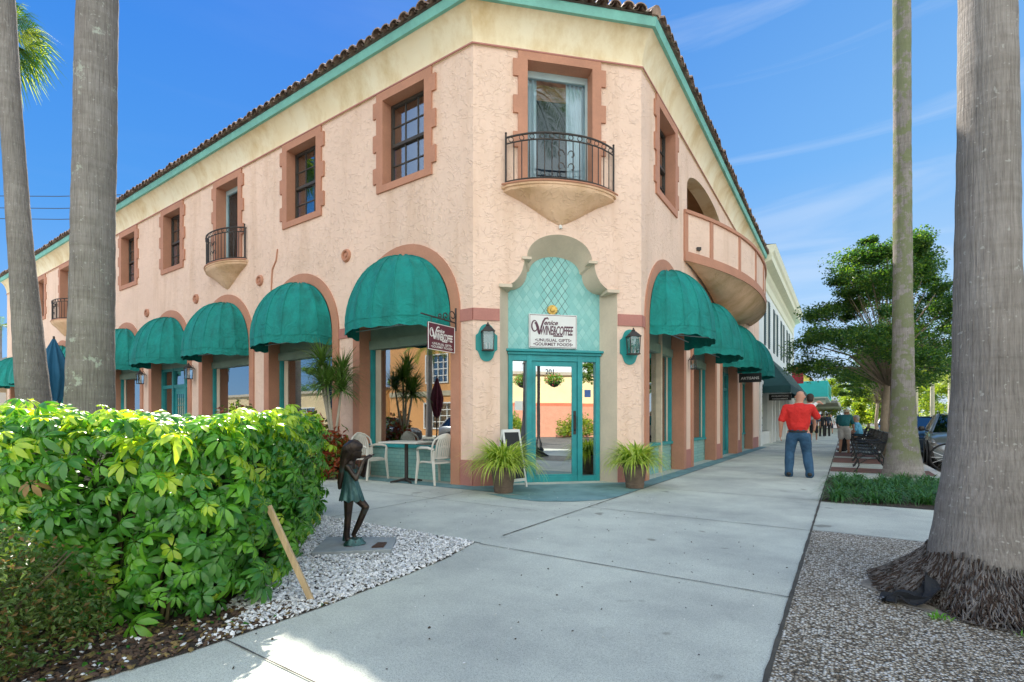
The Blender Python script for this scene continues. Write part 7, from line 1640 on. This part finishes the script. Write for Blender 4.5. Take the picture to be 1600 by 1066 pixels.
# ------------------------------------------------------------------ across the streets (seen in the glass)
def block(name, label, fr, w, h, dpt, col, wins=(), trim=None, z0=-.15, base=None, parapet=(0.45, .40, .32)):
    r = empty(name, tuple(fr.p(0, 0, 0)), 0, label, 'building'); mb = MB(); plate(mb, fr, rect(0, w, z0, h), [rect(*q) for q in wins], -.25, 0, back=False); fbox(mb, fr, 0, w, -dpt, -.26, z0, h); mb.build('wall', pm('wall_'+name, col, .85, .08, .8, .3, 20, .01), r)
    mb = MB(); fbox(mb, fr, -.15, w+.15, -dpt, .15, h, h+.25); mb.build('parapet', pm('par_'+name, parapet, .8), r)
    for q in wins:
        mb = MB(); fbox(mb, fr, q[0], q[1], -.22, -.2, q[2], q[3]); w_ = mb.build('window', M['glass'], r); mb = MB(); u0, u1, a, b_ = q
        for x0, x1, y0, y1 in ((u0-.1, u0, a-.1, b_+.1), (u1, u1+.1, a-.1, b_+.1), (u0, u1, b_, b_+.1), (u0, u1, a-.1, a)): fbox(mb, fr, x0, x1, -.15, .05, y0, y1)
        for i in range(1, 4): fbox(mb, fr, u0+(u1-u0)*i/4-.03, u0+(u1-u0)*i/4+.03, -.19, -.12, a, b_)
        for i in range(1, 4): fbox(mb, fr, u0, u1, -.185, -.125, a+(b_-a)*i/4-.03, a+(b_-a)*i/4+.03)
        mb.build('frame', M['white'], w_)
    if base: mb = MB(); fbox(mb, fr, 0, w, 0, .06, base[0], base[1]); mb.build('band', pm('band_'+name, base[2], .8), r)
    return r
def gfr(q_, r_, dq, dr, nq, nr): o_ = G(q_, r_); return Frame((o_.x, o_.y), tuple(G(dq, dr))[:2], tuple(G(nq, nr))[:2])
block('orange_building', 'two storey orange stucco building with white grid windows across the side street', gfr(-13, -15, -1, 0, 0, 1), 19, 7.4, 9, (.66, .33, .12), [(2, 4.2, 4.2, 6.3), (7, 9.2, 4.2, 6.3), (12.6, 14.8, 4.2, 6.3), (3, 6, .6, 2.5), (12, 15, .6, 2.5)], base=(3.1, 3.5, (.45, .40, .28)))
block('low_tan_building', 'long low tan building across the side street further left', gfr(-34, -16, -1, 0, 0, 1), 40, 3.9, 9, (.62, .50, .30), [(3, 6, .6, 2.4), (10, 13, .6, 2.4), (18, 21, .6, 2.4), (27, 30, .6, 2.4)])
ctr_ = Vector((14.6, -19.0, 0)); c1 = Vector((CD.x, CD.y, 0)); fr_y = Frame(tuple((ctr_-c1*13)[:2]), (CD.x, CD.y), (-NC.x, -NC.y))
block('cream_corner_building', 'cream and pink stucco corner building diagonally opposite the entrance', fr_y, 26, 4.9, 9, (.80, .66, .38), [(3, 5, .8, 2.3), (17, 20, .8, 2.3), (22, 24, .8, 2.3)], base=(2.3, 2.6, (.50, .16, .09)))
fr2 = Frame(tuple((ctr_-c1*4)[:2]+(0,))[:2], (CD.x, CD.y), (-NC.x, -NC.y)); 
mb = MB(); fbox(mb, Frame(tuple((ctr_-c1*5)[:2]), (CD.x, CD.y), (-NC.x, -NC.y)), 0, 12, .02, 1.2, -.15, 2.3); o_ = mb.build('pink_garden_wall', pm('pink_wall', (.62, .30, .20), .85, .1), None, loc=tuple(ctr_)); tag(o_, 'pink stucco garden wall in front of the cream corner building', 'wall')
random.seed(5)
for k, (x, y, rr_, h_, lab) in enumerate(((9.5, -15.0, 1.3, 1.7, 'round bush left of the pink garden wall'), (15.5, -15.6, 1.8, 1.5, 'wide bush before the pink garden wall'), (19.5, -14.5, 1.4, 1.8, 'round bush right of the pink garden wall'))): bush('street_bush', lab, 'bush', (x, y), rr_, h_, 1800, .22, [M['tleaf2'], M['frond_y']], [.6, .4], group='bushes at the opposite corner')
for k, (q_, r_, lab) in enumerate(((-24.5, -11.8, 'palm before the orange building'), (-18.5, -12.5, 'second palm before the orange building'), (-45, -12, 'palm before the low tan building'), (13, -10.5, 'palm at the opposite street corner'))):
    g_ = G(q_, r_); palm((g_.x, g_.y), [(0, .25), (8, .16)], lambda z_: (.03*z_, 0), lab, M['bark_plain'], 6.5, 2.2, 14, 'frond', False, 'palms across the side street', nseg=10)
for k, (q_, r_, h_, R0, lab) in enumerate(((-40, -27, 8, 5, 'big tree behind the low tan building'), (-58, -26, 8, 5, 'big tree far behind the low tan building'), (17, 12, 6.5, 3.2, 'street tree across the main street opposite the benches'), (17.5, 24, 7, 3.4, 'second street tree across the main street'), (17, 36, 7, 3.4, 'third street tree across the main street'), (15, 2, 6, 3.0, 'street tree across the main street near the corner'))):
    g_ = G(q_, r_); tree((g_.x, g_.y), h_, R0, 2.0, lab, 26, 380, .2, ('tleaf', 'tleaf2'), .5, .18, 'leafy trees across the streets', 2.2, flat=.6)
block('long_opposite_shops', 'long pale yellow shop row across the main street', gfr(23, -2, 0, 1, -1, 0), 70, 5.5, 8, (.75, .62, .38), [(3+7*k, 7+7*k, .5, 2.6) for k in range(9)], base=(3.0, 3.3, (.1, .35, .33)))
sheet('far_pavement', [(-70, -12.2), (8, -12.2), (8, -20), (-70, -20)], -.02, M['concrete'], side=.13)
sheet('far_pavement', [(14.5, 4), (23, 4), (23, 90), (14.5, 90)], -.02, M['concrete'], side=.13)
sheet('far_pavement', [(13, -40), (40, -40), (40, -8), (13, -12)], -.02, M['concrete'], side=.13)
# lamp post with hanging flower baskets near the camera
lp = empty('street_lamp', (4.62, .42, 0), 0, 'black lamp post with two hanging flower baskets, reflected in the entrance door', 'street lamp')
mb = MB(); mb.lathe([(0, 0), (.20, 0), (.20, .06), (.14, .14), (.13, .30), (.075, .42), (.06, .5), (.055, 3.6), (.07, 3.65), (.05, 3.7), (.05, 4.1), (0, 4.1)], (4.62, .42, .0), 16); mb.build('post', M['black'], lp, smooth=True)
ad = Vector((.80, .60, 0)); mb = MB(); mb.tube([Vector((4.62, .42, 3.35))-ad*.62, Vector((4.62, .42, 3.45)), Vector((4.62, .42, 3.35))+ad*.62], .02, 6); mb.build('arm', M['black'], lp)
mb = MB(); mb.lathe([(.05, 4.1), (.16, 4.25), (.20, 4.45), (.12, 4.62), (0, 4.68)], (4.62, .42, 0), 16); mb.build('globe', M['signwhite'], lp, smooth=True)
for s_ in (-1, 1):
    c0 = Vector((4.62, .42, 2.62))+ad*.60*s_; hb = empty('flower_basket', tuple(c0), 0, 'hanging basket of red flowers on the lamp post, '+('nearer the pavement side' if s_ < 0 else 'on the street side'), 'flower basket', 'hanging flower baskets')
    mb = MB(); mb.lathe([(0, -.22), (.14, -.18), (.24, -.04), (.26, .0), (.22, .0)], c0, 18); mb.build('basket', pm('dark_basket', (.03, .03, .025), .9), hb, smooth=True)
    v = unit(rng.normal(size=(1500, 3)))*np.array([.42, .42, .26])*rng.uniform(.3, 1, (1500, 1)); V, Fc = leaf_cloud(v+np.array(c0)+np.array([0, 0, .08]), .06, .5); np_mesh('foliage', V, Fc, [M['hleaf2'], pm('red_petals', (.6, .03, .05), .6)], (rng.random(1500) < .22).astype(int), hb)
    mb = MB()
    for t_ in (0, 2.1, 4.2): mb.tube([c0+Vector((.25*math.cos(t_), .25*math.sin(t_), 0)), Vector((4.62, .42, 3.36))+ad*.60*s_], .004, 3)
    mb.build('chain', M['black'], hb)
